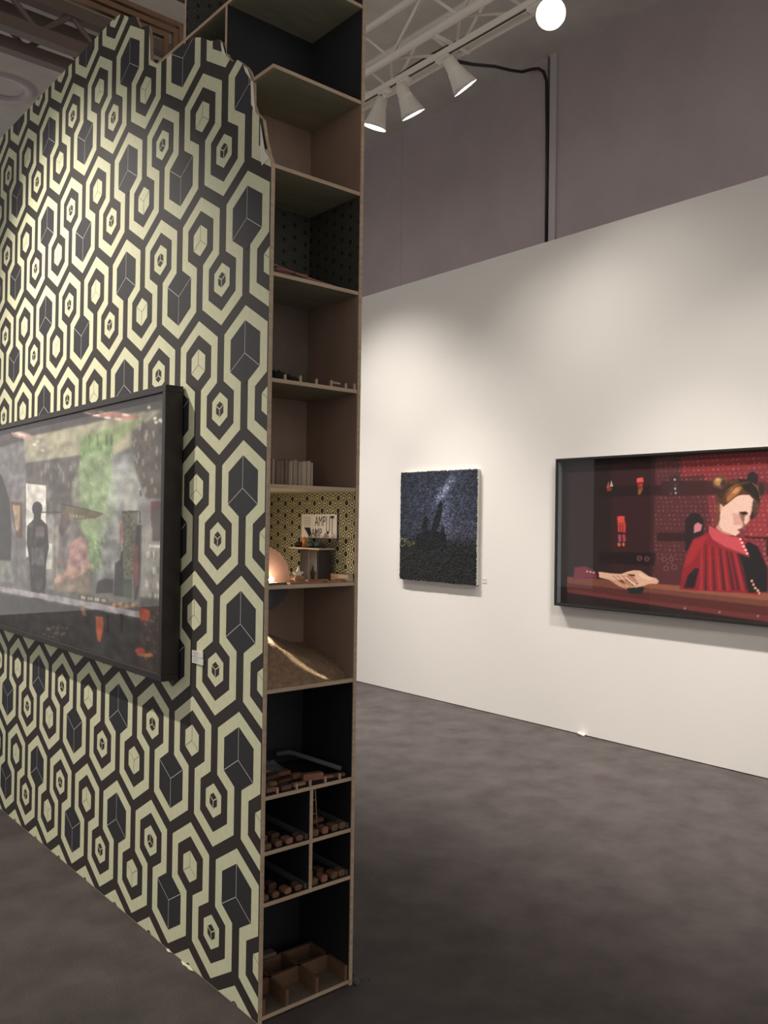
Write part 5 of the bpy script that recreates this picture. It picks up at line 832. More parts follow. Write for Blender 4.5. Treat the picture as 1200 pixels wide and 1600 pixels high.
((35,33,35),0.6,1,[0.384,0.326,0.383,0.319,0.379,0.312,0.374,0.309,0.369,0.308,0.364,0.311,0.36,0.316,0.359,0.324,0.36,0.331,0.363,0.337,0.368,0.341,0.374,0.342,0.379,0.339,0.382,0.333]),
((62,66,58),0.6,1,[0.377,0.38,0.376,0.378,0.373,0.375,0.369,0.374,0.364,0.373,0.359,0.374,0.356,0.376,0.355,0.379,0.356,0.382,0.359,0.384,0.363,0.385,0.368,0.386,0.373,0.385,0.376,0.383]),
((62,66,58),0.6,1,[0.39,0.276,0.39,0.273,0.387,0.27,0.383,0.268,0.379,0.267,0.375,0.268,0.373,0.271,0.372,0.274,0.372,0.278,0.375,0.281,0.379,0.283,0.383,0.283,0.387,0.282,0.389,0.28]),
((92,84,78),0.6,1,[0.42,0.241,0.419,0.236,0.415,0.232,0.409,0.229,0.403,0.228,0.397,0.229,0.393,0.233,0.392,0.237,0.393,0.242,0.397,0.246,0.403,0.249,0.409,0.25,0.415,0.248,0.419,0.245]),
((62,66,58),0.6,1,[0.377,0.395,0.376,0.389,0.374,0.384,0.371,0.38,0.367,0.38,0.364,0.383,0.362,0.388,0.361,0.394,0.361,0.4,0.363,0.405,0.366,0.408,0.37,0.408,0.373,0.406,0.376,0.401]),
((35,33,35),0.6,1,[0.445,0.271,0.444,0.264,0.441,0.259,0.436,0.256,0.43,0.255,0.425,0.257,0.421,0.262,0.42,0.268,0.421,0.274,0.424,0.28,0.429,0.283,0.435,0.284,0.44,0.281,0.444,0.277]),
((92,84,78),0.6,1,[0.394,0.452,0.393,0.446,0.39,0.441,0.386,0.439,0.381,0.438,0.377,0.441,0.374,0.445,0.373,0.451,0.374,0.457,0.377,0.462,0.381,0.465,0.385,0.465,0.39,0.462,0.393,0.458]),
((35,33,35),0.6,1,[0.355,0.24,0.354,0.236,0.352,0.232,0.35,0.23,0.347,0.23,0.344,0.231,0.342,0.234,0.341,0.238,0.342,0.242,0.344,0.246,0.346,0.248,0.349,0.248,0.352,0.247,0.354,0.244]),
((92,84,78),0.6,1,[0.388,0.249,0.387,0.244,0.386,0.24,0.383,0.237,0.38,0.237,0.377,0.239,0.375,0.243,0.374,0.248,0.374,0.253,0.376,0.257,0.379,0.26,0.382,0.26,0.385,0.258,0.387,0.255]),
((62,66,58),0.6,1,[0.393,0.312,0.391,0.309,0.388,0.306,0.383,0.305,0.377,0.304,0.372,0.305,0.368,0.306,0.367,0.309,0.368,0.312,0.371,0.315,0.377,0.317,0.382,0.317,0.388,0.316,0.391,0.315]),
((70,64,63),0.6,1,[0.408,0.383,0.407,0.378,0.404,0.373,0.4,0.37,0.396,0.37,0.392,0.372,0.389,0.376,0.388,0.382,0.389,0.388,0.391,0.392,0.395,0.395,0.4,0.395,0.404,0.393,0.407,0.389]),
((62,66,58),0.6,1,[0.369,0.302,0.368,0.295,0.366,0.289,0.362,0.285,0.358,0.285,0.354,0.287,0.352,0.293,0.351,0.3,0.351,0.307,0.354,0.313,0.357,0.317,0.361,0.317,0.365,0.314,0.368,0.309]),
((35,33,35),0.6,1,[0.441,0.251,0.44,0.245,0.437,0.239,0.433,0.236,0.429,0.235,0.425,0.237,0.422,0.242,0.42,0.249,0.421,0.255,0.424,0.261,0.428,0.265,0.432,0.265,0.436,0.263,0.439,0.258]),
((35,33,35),0.6,1,[0.45,0.452,0.448,0.447,0.444,0.443,0.439,0.441,0.432,0.44,0.426,0.442,0.422,0.446,0.421,0.45,0.422,0.455,0.426,0.459,0.432,0.461,0.438,0.461,0.444,0.46,0.448,0.456]),
((62,66,58),0.6,1,[0.356,0.502,0.356,0.497,0.353,0.492,0.35,0.49,0.347,0.49,0.344,0.492,0.341,0.496,0.34,0.502,0.341,0.507,0.343,0.511,0.346,0.514,0.35,0.514,0.353,0.512,0.355,0.507]),
((35,33,35),0.6,1,[0.412,0.42,0.411,0.416,0.408,0.413,0.404,0.411,0.399,0.411,0.395,0.412,0.392,0.415,0.391,0.418,0.392,0.422,0.395,0.425,0.399,0.427,0.404,0.427,0.408,0.426,0.411,0.423]),
((92,84,78),0.6,1,[0.429,0.26,0.427,0.253,0.424,0.247,0.419,0.244,0.413,0.243,0.407,0.245,0.404,0.25,0.402,0.257,0.403,0.264,0.407,0.27,0.412,0.274,0.418,0.275,0.423,0.272,0.427,0.267]),
((70,64,63),0.6,1,[0.387,0.234,0.386,0.232,0.384,0.229,0.381,0.227,0.377,0.227,0.374,0.228,0.372,0.23,0.371,0.232,0.372,0.235,0.374,0.238,0.377,0.239,0.381,0.24,0.384,0.239,0.386,0.237]),
((92,84,78),0.6,1,[0.422,0.456,0.421,0.454,0.419,0.451,0.416,0.45,0.413,0.45,0.41,0.451,0.407,0.453,0.407,0.456,0.407,0.458,0.409,0.46,0.412,0.462,0.416,0.462,0.419,0.461,0.421,0.459]),
((92,84,78),0.6,1,[0.353,0.472,0.352,0.464,0.35,0.458,0.347,0.454,0.344,0.454,0.341,0.457,0.338,0.464,0.337,0.471,0.338,0.479,0.34,0.486,0.343,0.489,0.346,0.489,0.349,0.486,0.352,0.48]),
((70,64,63),0.6,1,[0.37,0.437,0.368,0.434,0.364,0.432,0.359,0.431,0.352,0.43,0.346,0.431,0.342,0.433,0.341,0.436,0.342,0.438,0.346,0.441,0.352,0.442,0.358,0.442,0.364,0.442,0.368,0.44]),
((92,84,78),0.6,1,[0.381,0.435,0.38,0.429,0.377,0.423,0.373,0.42,0.368,0.42,0.364,0.422,0.361,0.427,0.36,0.434,0.361,0.44,0.363,0.446,0.368,0.449,0.372,0.449,0.377,0.446,0.38,0.441]),
((70,64,63),0.6,1,[0.407,0.241,0.406,0.234,0.403,0.227,0.399,0.223,0.393,0.223,0.389,0.225,0.385,0.231,0.384,0.238,0.385,0.246,0.388,0.252,0.393,0.256,0.398,0.257,0.402,0.254,0.406,0.249]),
((92,84,78),0.6,1,[0.356,0.509,0.354,0.503,0.35,0.498,0.344,0.495,0.337,0.495,0.331,0.498,0.326,0.502,0.324,0.508,0.326,0.515,0.33,0.52,0.336,0.522,0.343,0.523,0.349,0.52,0.354,0.515]),
((70,64,63),0.6,1,[0.439,0.414,0.438,0.408,0.434,0.404,0.429,0.401,0.424,0.4,0.419,0.403,0.416,0.407,0.414,0.413,0.415,0.419,0.419,0.423,0.423,0.426,0.429,0.427,0.434,0.424,0.437,0.42]),
((70,64,63),0.6,1,[0.432,0.301,0.43,0.296,0.427,0.292,0.422,0.29,0.416,0.289,0.411,0.29,0.407,0.294,0.406,0.298,0.407,0.303,0.41,0.307,0.415,0.31,0.421,0.31,0.427,0.309,0.43,0.306]),
((70,64,63),0.6,1,[0.4,0.383,0.4,0.376,0.397,0.37,0.393,0.366,0.388,0.366,0.384,0.369,0.381,0.374,0.38,0.381,0.38,0.388,0.383,0.394,0.387,0.397,0.392,0.398,0.396,0.395,0.399,0.39]),
((94,89,88),0.8,1,[0.395,0.23,0.4,0.231,0.401,0.102,0.396,0.101]),
((182,171,171),0.9,1,[0.358,0.112,0.389,0.144,0.408,0.121,0.396,0.103,0.36,0.098]),
((103,73,64),1,1,[0.195,0.623,0.282,0.616,0.287,0.451,0.245,0.449]),
((181,155,123),1,2,[0.212,0.605,0.266,0.601,0.267,0.49,0.242,0.479]),
((54,50,51),1,2,[-0.206,0.82,0.128,0.753,0.191,0.632,0.21,0.478,0.209,0.339,-0.188,0.31]),
((143,143,137),0.9,3,[-0.188,0.299,0.207,0.334,0.232,0.232,-0.184,0.2]),
((105,94,72),1,1,[0.525,0.603,0.736,0.562,0.703,0.546,0.613,0.539,0.571,0.545,0.526,0.574]),
((65,54,49),1,1,[0.525,0.601,0.632,0.584,0.735,0.561,0.736,0.565,0.633,0.588,0.526,0.606]),
((191,178,157),0.9,1,[0.565,0.57,0.574,0.545,0.582,0.567,0.574,0.557]),
((191,178,157),0.9,1,[0.582,0.567,0.591,0.543,0.599,0.565,0.591,0.555]),
((191,178,157),0.9,1,[0.599,0.565,0.608,0.542,0.616,0.562,0.608,0.554]),
((191,178,157),0.9,1,[0.616,0.562,0.625,0.54,0.632,0.56,0.624,0.552]),
((191,178,157),0.9,1,[0.632,0.56,0.641,0.539,0.649,0.557,0.641,0.551]),
((159,152,142),0.8,6,[0.488,0.505,0.56,0.54,0.577,0.276,0.5,0.266]),
((122,113,113),1,3,[0.515,0.557,0.581,0.561,0.614,0.508,0.565,0.324,0.504,0.335,0.513,0.438]),
((177,137,133),1,3,[0.579,0.441,0.635,0.477,0.666,0.438,0.678,0.352,0.619,0.322,0.554,0.323]),
((186,147,132),1,2,[0.533,0.312,0.678,0.368,0.686,0.349,0.567,0.275,0.491,0.239,0.49,0.282]),
((139,123,107),1,4,[0.491,0.265,0.679,0.321,0.68,0.25,0.491,0.231]),
((173,145,136),0.7,2,[0.565,0.54,0.563,0.531,0.558,0.523,0.551,0.519,0.544,0.519,0.536,0.523,0.531,0.53,0.529,0.54,0.531,0.549,0.536,0.557,0.543,0.561,0.55,0.561,0.558,0.557,0.563,0.55]),
((81,68,64),0.8,3,[0.524,0.561,0.565,0.567,0.577,0.524,0.529,0.464,0.512,0.489]),
((175,159,139),0.45,2,[0.578,0.439,0.574,0.432,0.569,0.427,0.564,0.424,0.559,0.425,0.555,0.429,0.554,0.435,0.555,0.442,0.558,0.449,0.563,0.454,0.569,0.457,0.574,0.456,0.578,0.452,0.579,0.446]),
((114,105,100),0.45,2,[0.687,0.338,0.685,0.336,0.68,0.334,0.674,0.333,0.668,0.333,0.663,0.335,0.659,0.338,0.659,0.341,0.661,0.344,0.665,0.346,0.672,0.346,0.678,0.346,0.683,0.344,0.687,0.341]),
((175,159,139),0.45,2,[0.557,0.354,0.546,0.351,0.536,0.35,0.529,0.352,0.526,0.356,0.528,0.362,0.535,0.368,0.545,0.373,0.555,0.377,0.565,0.378,0.572,0.376,0.575,0.372,0.573,0.366,0.566,0.36]),
((114,105,100),0.45,2,[0.633,0.328,0.628,0.328,0.624,0.33,0.62,0.335,0.619,0.34,0.619,0.346,0.621,0.35,0.625,0.353,0.63,0.353,0.635,0.35,0.638,0.346,0.64,0.34,0.639,0.335,0.637,0.33]),
((196,171,163),0.45,2,[0.635,0.27,0.631,0.271,0.627,0.273,0.625,0.277,0.624,0.282,0.626,0.287,0.629,0.29,0.633,0.292,0.637,0.292,0.641,0.289,0.644,0.285,0.644,0.281,0.643,0.276,0.639,0.272]),
((138,109,105),0.45,2,[0.638,0.414,0.634,0.412,0.629,0.413,0.626,0.414,0.624,0.417,0.624,0.42,0.626,0.423,0.63,0.426,0.634,0.427,0.639,0.427,0.642,0.425,0.644,0.423,0.644,0.419,0.642,0.416]),
((138,109,105),0.45,2,[0.57,0.281,0.559,0.279,0.55,0.28,0.543,0.283,0.542,0.289,0.545,0.295,0.552,0.301,0.562,0.305,0.573,0.307,0.582,0.306,0.588,0.302,0.59,0.297,0.587,0.29,0.58,0.285]),
((196,171,163),0.45,2,[0.591,0.24,0.582,0.239,0.575,0.242,0.57,0.248,0.569,0.255,0.571,0.262,0.576,0.268,0.584,0.272,0.592,0.272,0.599,0.269,0.604,0.264,0.606,0.257,0.603,0.249,0.598,0.243]),
((138,109,105),0.45,2,[0.54,0.348,0.532,0.343,0.522,0.34,0.513,0.34,0.507,0.344,0.505,0.35,0.507,0.358,0.513,0.365,0.521,0.371,0.531,0.374,0.54,0.373,0.546,0.37,0.548,0.363,0.546,0.356]),
((114,105,100),0.45,2,[0.572,0.372,0.568,0.37,0.562,0.369,0.557,0.369,0.553,0.372,0.552,0.375,0.552,0.38,0.555,0.383,0.56,0.386,0.565,0.387,0.57,0.387,0.574,0.384,0.575,0.38,0.575,0.376]),
((138,109,105),0.45,2,[0.661,0.39,0.658,0.385,0.654,0.382,0.649,0.38,0.645,0.381,0.642,0.384,0.641,0.389,0.642,0.394,0.645,0.398,0.65,0.402,0.654,0.403,0.658,0.402,0.661,0.399,0.662,0.395]),
((114,105,100),0.45,2,[0.561,0.264,0.556,0.262,0.552,0.261,0.548,0.262,0.545,0.265,0.545,0.268,0.547,0.271,0.551,0.275,0.556,0.277,0.56,0.277,0.564,0.277,0.567,0.274,0.567,0.271,0.565,0.267]),
((196,171,163),0.45,2,[0.626,0.374,0.62,0.371,0.613,0.371,0.606,0.373,0.601,0.378,0.599,0.384,0.6,0.389,0.604,0.394,0.611,0.397,0.618,0.397,0.625,0.394,0.63,0.39,0.632,0.384,0.631,0.378]),
((114,105,100),0.45,2,[0.566,0.279,0.561,0.27,0.556,0.263,0.55,0.259,0.545,0.259,0.542,0.264,0.542,0.272,0.544,0.281,0.549,0.29,0.554,0.297,0.56,0.301,0.565,0.3,0.568,0.296,0.568,0.288]),
((138,109,105),0.45,2,[0.557,0.412,0.553,0.405,0.547,0.399,0.54,0.396,0.533,0.396,0.527,0.4,0.524,0.407,0.525,0.415,0.528,0.423,0.534,0.429,0.541,0.432,0.549,0.431,0.554,0.427,0.557,0.421]),
((138,109,105),0.45,2,[0.676,0.304,0.669,0.3,0.661,0.297,0.655,0.297,0.652,0.3,0.653,0.305,0.656,0.311,0.663,0.317,0.67,0.321,0.678,0.324,0.683,0.324,0.686,0.321,0.686,0.316,0.682,0.31]),
((114,105,100),0.45,2,[0.668,0.44,0.662,0.44,0.657,0.442,0.654,0.445,0.653,0.45,0.654,0.455,0.657,0.458,0.662,0.461,0.667,0.461,0.672,0.459,0.675,0.455,0.676,0.451,0.675,0.446,0.672,0.442]),
((114,105,100),0.45,2,[0.542,0.275,0.537,0.275,0.532,0.276,0.529,0.278,0.528,0.282,0.529,0.286,0.532,0.289,0.537,0.291,0.542,0.292,0.546,0.29,0.549,0.288,0.55,0.284,0.549,0.28,0.546,0.277]),
((138,109,105),0.45,2,[0.55,0.364,0.547,0.36,0.54,0.357,0.531,0.356,0.522,0.357,0.515,0.36,0.511,0.365,0.51,0.37,0.514,0.374,0.521,0.377,0.53,0.378,0.539,0.377,0.546,0.374,0.55,0.369]),
((196,171,163),0.45,2,[0.659,0.33,0.652,0.329,0.644,0.33,0.637,0.334,0.633,0.34,0.633,0.347,0.636,0.354,0.642,0.358,0.65,0.36,0.657,0.358,0.664,0.354,0.668,0.348,0.668,0.341,0.665,0.335]),
((196,171,163),0.45,2,[0.653,0.355,0.645,0.353,0.638,0.354,0.633,0.357,0.63,0.361,0.631,0.367,0.635,0.372,0.642,0.376,0.649,0.378,0.656,0.377,0.661,0.374,0.664,0.37,0.663,0.364,0.659,0.359]),
((175,159,139),0.45,2,[0.652,0.315,0.647,0.311,0.639,0.308,0.63,0.309,0.622,0.311,0.616,0.316,0.613,0.322,0.615,0.328,0.62,0.333,0.628,0.335,0.637,0.335,0.646,0.332,0.651,0.327,0.654,0.321]),
((175,159,139),0.45,2,[0.583,0.315,0.574,0.316,0.566,0.319,0.561,0.325,0.56,0.332,0.564,0.34,0.57,0.345,0.579,0.348,0.588,0.348,0.596,0.345,0.601,0.339,0.602,0.331,0.599,0.324,0.592,0.319]),
((196,171,163),0.45,2,[0.656,0.421,0.65,0.417,0.642,0.414,0.634,0.414,0.626,0.417,0.621,0.422,0.619,0.428,0.621,0.435,0.626,0.44,0.634,0.442,0.643,0.442,0.65,0.439,0.656,0.434,0.657,0.428]),
((138,109,105),0.45,2,[0.616,0.36,0.609,0.359,0.602,0.36,0.598,0.363,0.596,0.367,0.598,0.372,0.603,0.376,0.611,0.379,0.618,0.38,0.625,0.378,0.629,0.376,0.63,0.371,0.628,0.367,0.623,0.363]),
((138,109,105),0.45,2,[0.582,0.413,0.574,0.411,0.566,0.41,0.561,0.412,0.559,0.416,0.56,0.42,0.565,0.425,0.572,0.429,0.58,0.431,0.587,0.432,0.593,0.43,0.595,0.427,0.593,0.422,0.589,0.417]),
((47,44,44),1,1,[0.718,0.302,0.755,0.317,0.787,0.317,0.788,0.266,0.709,0.254]),
((49,46,46),1,1,[0.794,0.379,0.815,0.392,0.82,0.425,0.83,0.426,0.829,0.389,0.837,0.258,0.792,0.259]),
((100,97,78),1,1,[0.82,0.573,0.886,0.575,0.882,0.43,0.875,0.336,0.837,0.339,0.828,0.426]),
((59,54,46),0.9,1,[0.835,0.57,0.834,0.568,0.833,0.567,0.831,0.566,0.83,0.566,0.828,0.567,0.827,0.568,0.826,0.57,0.827,0.571,0.828,0.572,0.829,0.573,0.831,0.573,0.833,0.572,0.834,0.571]),
((124,66,59),0.7,1,[0.842,0.567,0.842,0.565,0.841,0.564,0.839,0.563,0.837,0.563,0.835,0.564,0.834,0.565,0.834,0.567,0.834,0.568,0.835,0.569,0.837,0.57,0.839,0.57,0.841,0.569,0.842,0.568]),
((59,54,46),0.9,1,[0.844,0.564,0.844,0.562,0.843,0.561,0.841,0.56,0.839,0.56,0.838,0.561,0.836,0.562,0.836,0.564,0.836,0.565,0.838,0.567,0.839,0.567,0.841,0.567,0.843,0.567,0.844,0.565]),
((139,132,103),0.7,1,[0.852,0.561,0.852,0.559,0.85,0.558,0.849,0.557,0.847,0.557,0.845,0.558,0.844,0.559,0.844,0.561,0.844,0.562,0.845,0.564,0.847,0.564,0.849,0.564,0.85,0.564,0.851,0.562]),
((59,54,46),0.9,1,[0.853,0.558,0.852,0.556,0.851,0.555,0.85,0.554,0.848,0.554,0.846,0.555,0.845,0.556,0.844,0.558,0.845,0.559,0.846,0.561,0.848,0.561,0.849,0.561,0.851,0.561,0.852,0.559]),
((139,132,103),0.7,1,[0.86,0.555,0.86,0.553,0.859,0.552,0.857,0.551,0.855,0.551,0.854,0.552,0.852,0.553,0.852,0.555,0.852,0.556,0.853,0.558,0.855,0.558,0.857,0.558,0.859,0.558,0.86,0.557]),
((59,54,46),0.9,1,[0.856,0.552,0.855,0.55,0.854,0.549,0.853,0.548,0.851,0.548,0.849,0.549,0.848,0.55,0.847,0.552,0.848,0.554,0.849,0.555,0.851,0.556,0.852,0.556,0.854,0.555,0.855,0.554]),
((124,66,59),0.7,1,[0.863,0.549,0.863,0.548,0.862,0.546,0.86,0.546,0.858,0.546,0.857,0.546,0.855,0.548,0.855,0.549,0.855,0.551,0.856,0.552,0.858,0.553,0.86,0.553,0.862,0.552,0.863,0.551]),
((59,54,46),0.9,1,[0.835,0.546,0.835,0.544,0.834,0.543,0.832,0.542,0.83,0.542,0.829,0.543,0.827,0.544,0.827,0.546,0.827,0.547,0.829,0.549,0.83,0.549,0.832,0.55,0.834,0.549,0.835,0.548]),
((139,132,103),0.7,1,[0.843,0.543,0.843,0.542,0.842,0.54,0.84,0.54,0.838,0.54,0.836,0.54,0.835,0.541,0.835,0.543,0.835,0.545,0.836,0.546,0.838,0.547,0.84,0.547,0.841,0.546,0.843,0.545]),
((59,54,46),0.9,1,[0.865,0.541,0.864,0.539,0.863,0.538,0.862,0.537,0.86,0.537,0.858,0.538,0.857,0.539,0.857,0.54,0.857,0.542,0.858,0.543,0.86,0.544,0.862,0.544,0.863,0.543,0.864,0.542]),
((139,132,103),0.7,1,[0.872,0.538,0.872,0.536,0.871,0.535,0.869,0.534,0.867,0.534,0.866,0.535,0.865,0.536,0.864,0.538,0.864,0.539,0.866,0.54,0.867,0.541,0.869,0.541,0.871,0.541,0.872,0.539]),
((59,54,46),0.9,1,[0.836,0.534,0.835,0.533,0.834,0.531,0.833,0.531,0.831,0.531,0.829,0.531,0.828,0.533,0.827,0.534,0.828,0.536,0.829,0.537,0.831,0.538,0.832,0.538,0.834,0.537,0.835,0.536]),
((124,66,59),0.7,1,[0.843,0.531,0.843,0.53,0.842,0.529,0.84,0.528,0.838,0.528,0.837,0.528,0.835,0.53,0.835,0.531,0.835,0.533,0.837,0.534,0.838,0.535,0.84,0.535,0.842,0.534,0.843,0.533]),
((59,54,46),0.9,1,[0.857,0.529,0.857,0.527,0.856,0.526,0.854,0.525,0.852,0.525,0.851,0.526,0.849,0.527,0.849,0.529,0.849,0.53,0.85,0.532,0.852,0.532,0.854,0.532,0.856,0.532,0.857,0.53]),
((139,132,103),0.7,1,[0.865,0.526,0.864,0.525,0.863,0.523,0.862,0.522,0.86,0.522,0.858,0.523,0.857,0.524,0.856,0.526,0.857,0.527,0.858,0.529,0.86,0.53,0.861,0.53,0.863,0.529,0.864,0.528]),
((59,54,46),0.9,1,[0.877,0.523,0.876,0.522,0.875,0.521,0.874,0.52,0.872,0.52,0.87,0.521,0.869,0.522,0.869,0.523,0.869,0.525,0.87,0.526,0.872,0.527,0.874,0.527,0.875,0.526,0.876,0.525]),
((139,132,103),0.7,1,[0.884,0.521,0.884,0.519,0.883,0.518,0.881,0.517,0.879,0.517,0.877,0.518,0.876,0.519,0.876,0.521,0.876,0.522,0.877,0.523,0.879,0.524,0.881,0.524,0.882,0.524,0.884,0.522]),
((59,54,46),0.9,1,[0.853,0.517,0.853,0.516,0.851,0.514,0.85,0.513,0.848,0.513,0.846,0.514,0.845,0.515,0.845,0.517,0.845,0.518,0.846,0.52,0.848,0.521,0.85,0.521,0.851,0.52,0.852,0.519]),
((124,66,59),0.7,1,[0.86,0.514,0.86,0.513,0.859,0.512,0.857,0.511,0.855,0.511,0.854,0.511,0.853,0.513,0.852,0.514,0.853,0.516,0.854,0.517,0.855,0.518,0.857,0.518,0.859,0.517,0.86,0.516]),
((59,54,46),0.9,1,[0.865,0.512,0.865,0.51,0.864,0.509,0.862,0.508,0.86,0.508,0.859,0.509,0.857,0.51,0.857,0.511,0.857,0.513,0.859,0.514,0.86,0.515,0.862,0.515,0.864,0.514,0.865,0.513]),
((139,132,103),0.7,1,[0.873,0.509,0.872,0.507,0.871,0.506,0.87,0.505,0.868,0.505,0.866,0.506,0.865,0.507,0.864,0.509,0.865,0.51,0.866,0.512,0.868,0.512,0.869,0.512,0.871,0.512,0.872,0.511]),
((59,54,46),0.9,1,[0.838,0.505,0.837,0.503,0.836,0.502,0.834,0.501,0.832,0.501,0.831,0.502,0.83,0.503,0.829,0.505,0.83,0.506,0.831,0.508,0.832,0.508,0.834,0.508,0.836,0.508,0.837,0.507]),
((139,132,103),0.7,1,[0.845,0.502,0.845,0.501,0.844,0.499,0.842,0.499,0.84,0.499,0.838,0.499,0.837,0.5,0.837,0.502,0.837,0.504,0.838,0.505,0.84,0.506,0.842,0.506,0.844,0.505,0.845,0.504]),
((59,54,46),0.9,1,[0.875,0.5,0.874,0.499,0.873,0.498,0.872,0.497,0.87,0.497,0.868,0.497,0.867,0.499,0.867,0.5,0.867,0.502,0.868,0.503,0.87,0.504,0.872,0.504,0.873,0.503,0.874,0.502]),
((124,66,59),0.7,1,[0.882,0.498,0.882,0.496,0.881,0.495,0.879,0.494,0.877,0.494,0.876,0.495,0.875,0.496,0.874,0.498,0.874,0.499,0.875,0.5,0.877,0.501,0.879,0.501,0.881,0.501,0.882,0.499]),
((59,54,46),0.9,1,[0.853,0.494,0.853,0.492,0.852,0.491,0.85,0.49,0.848,0.49,0.847,0.491,0.846,0.492,0.845,0.494,0.846,0.495,0.847,0.496,0.848,0.497,0.85,0.497,0.852,0.497,0.853,0.495]),
((139,132,103),0.7,1,[0.861,0.491,0.861,0.49,0.859,0.488,0.858,0.488,0.856,0.488,0.854,0.488,0.853,0.489,0.853,0.491,0.853,0.493,0.854,0.494,0.856,0.495,0.858,0.495,0.859,0.494,0.861,0.493]),
((59,54,46),0.9,1,[0.866,0.489,0.866,0.487,0.865,0.486,0.863,0.485,0.862,0.485,0.86,0.486,0.859,0.487,0.858,0.488,0.859,0.49,0.86,0.491,0.861,0.492,0.863,0.492,0.865,0.491,0.866,0.49]),
((139,132,103),0.7,1,[0.874,0.486,0.873,0.484,0.872,0.483,0.871,0.482,0.869,0.482,0.867,0.483,0.866,0.484,0.866,0.486,0.866,0.487,0.867,0.489,0.869,0.489,0.871,0.489,0.872,0.489,0.873,0.488]),
((59,54,46),0.9,1,[0.838,0.482,0.838,0.48,0.836,0.479,0.835,0.478,0.833,0.478,0.831,0.478,0.83,0.48,0.829,0.481,0.83,0.483,0.831,0.484,0.833,0.485,0.835,0.485,0.836,0.484,0.837,0.483]),
((124,66,59),0.7,1,[0.845,0.479,0.845,0.477,0.844,0.476,0.842,0.475,0.84,0.475,0.839,0.476,0.838,0.477,0.837,0.479,0.837,0.48,0.839,0.482,0.84,0.482,0.842,0.482,0.844,0.482,0.845,0.481]),
((59,54,46),0.9,1,[0.865,0.477,0.865,0.475,0.864,0.474,0.862,0.473,0.86,0.473,0.859,0.474,0.857,0.475,0.857,0.477,0.857,0.478,0.858,0.48,0.86,0.48,0.862,0.48,0.864,0.48,0.865,0.479]),
((139,132,103),0.7,1,[0.872,0.474,0.872,0.473,0.871,0.472,0.869,0.471,0.868,0.471,0.866,0.471,0.865,0.473,0.864,0.474,0.865,0.476,0.866,0.477,0.867,0.478,0.869,0.478,0.871,0.477,0.872,0.476]),
((59,54,46),0.9,1,[0.839,0.47,0.839,0.468,0.838,0.467,0.836,0.466,0.834,0.466,0.833,0.467,0.831,0.468,0.831,0.47,0.831,0.471,0.833,0.472,0.834,0.473,0.836,0.473,0.838,0.473,0.839,0.472]),
((139,132,103),0.7,1,[0.847,0.468,0.847,0.466,0.846,0.465,0.844,0.464,0.842,0.464,0.84,0.464,0.839,0.466,0.839,0.467,0.839,0.469,0.84,0.47,0.842,0.471,0.844,0.471,0.845,0.47,0.847,0.469]),
((59,54,46),0.9,1,[0.867,0.466,0.867,0.464,0.866,0.463,0.864,0.462,0.862,0.462,0.861,0.462,0.86,0.464,0.859,0.465,0.86,0.467,0.861,0.468,0.862,0.469,0.864,0.469,0.866,0.468,0.867,0.467]),
((124,66,59),0.7,1,[0.875,0.463,0.874,0.462,0.873,0.46,0.872,0.46,0.87,0.459,0.868,0.46,0.867,0.461,0.867,0.463,0.867,0.464,0.868,0.466,0.87,0.466,0.871,0.467,0.873,0.466,0.874,0.465]),
((59,54,46),0.9,1,[0.875,0.46,0.874,0.459,0.873,0.457,0.872,0.457,0.87,0.457,0.868,0.457,0.867,0.458,0.867,0.46,0.867,0.461,0.868,0.463,0.87,0.464,0.872,0.464,0.873,0.463,0.874,0.462]),
((139,132,103),0.7,1,[0.882,0.458,0.882,0.456,0.881,0.455,0.879,0.454,0.877,0.454,0.876,0.455,0.875,0.456,0.874,0.457,0.874,0.459,0.875,0.46,0.877,0.461,0.879,0.461,0.881,0.461,0.882,0.459]),
((59,54,46),0.9,1,[0.833,0.452,0.833,0.451,0.832,0.449,0.83,0.448,0.828,0.448,0.826,0.449,0.825,0.45,0.825,0.452,0.825,0.453,0.826,0.455,0.828,0.455,0.83,0.456,0.832,0.455,0.833,0.454]),
((139,132,103),0.7,1,[0.841,0.45,0.84,0.448,0.839,0.447,0.838,0.446,0.836,0.446,0.834,0.446,0.833,0.448,0.832,0.449,0.833,0.451,0.834,0.452,0.836,0.453,0.838,0.453,0.839,0.452,0.84,0.451]),
((59,54,46),0.9,1,[0.857,0.448,0.856,0.446,0.855,0.445,0.854,0.444,0.852,0.444,0.85,0.444,0.849,0.446,0.848,0.447,0.849,0.449,0.85,0.45,0.852,0.451,0.853,0.451,0.855,0.45,0.856,0.449]),
((124,66,59),0.7,1,[0.864,0.445,0.864,0.444,0.863,0.442,0.861,0.442,0.859,0.441,0.858,0.442,0.856,0.443,0.856,0.445,0.856,0.446,0.857,0.448,0.859,0.448,0.861,0.449,0.863,0.448,0.864,0.447]),
((59,54,46),0.9,1,[0.846,0.441,0.846,0.44,0.845,0.438,0.843,0.437,0.841,0.437,0.84,0.438,0.839,0.439,0.838,0.441,0.838,0.442,0.84,0.444,0.841,0.444,0.843,0.445,0.845,0.444,0.846,0.443]),
((139,132,103),0.7,1,[0.854,0.439,0.854,0.437,0.852,0.436,0.851,0.435,0.849,0.435,0.847,0.435,0.846,0.437,0.846,0.438,0.846,0.44,0.847,0.441,0.849,0.442,0.851,0.442,0.852,0.442,0.854,0.44]),
((59,54,46),0.9,1,[0.852,0.436,0.852,0.434,0.851,0.433,0.849,0.432,0.847,0.432,0.846,0.432,0.845,0.434,0.844,0.435,0.844,0.437,0.846,0.438,0.847,0.439,0.849,0.439,0.851,0.439,0.852,0.437]),
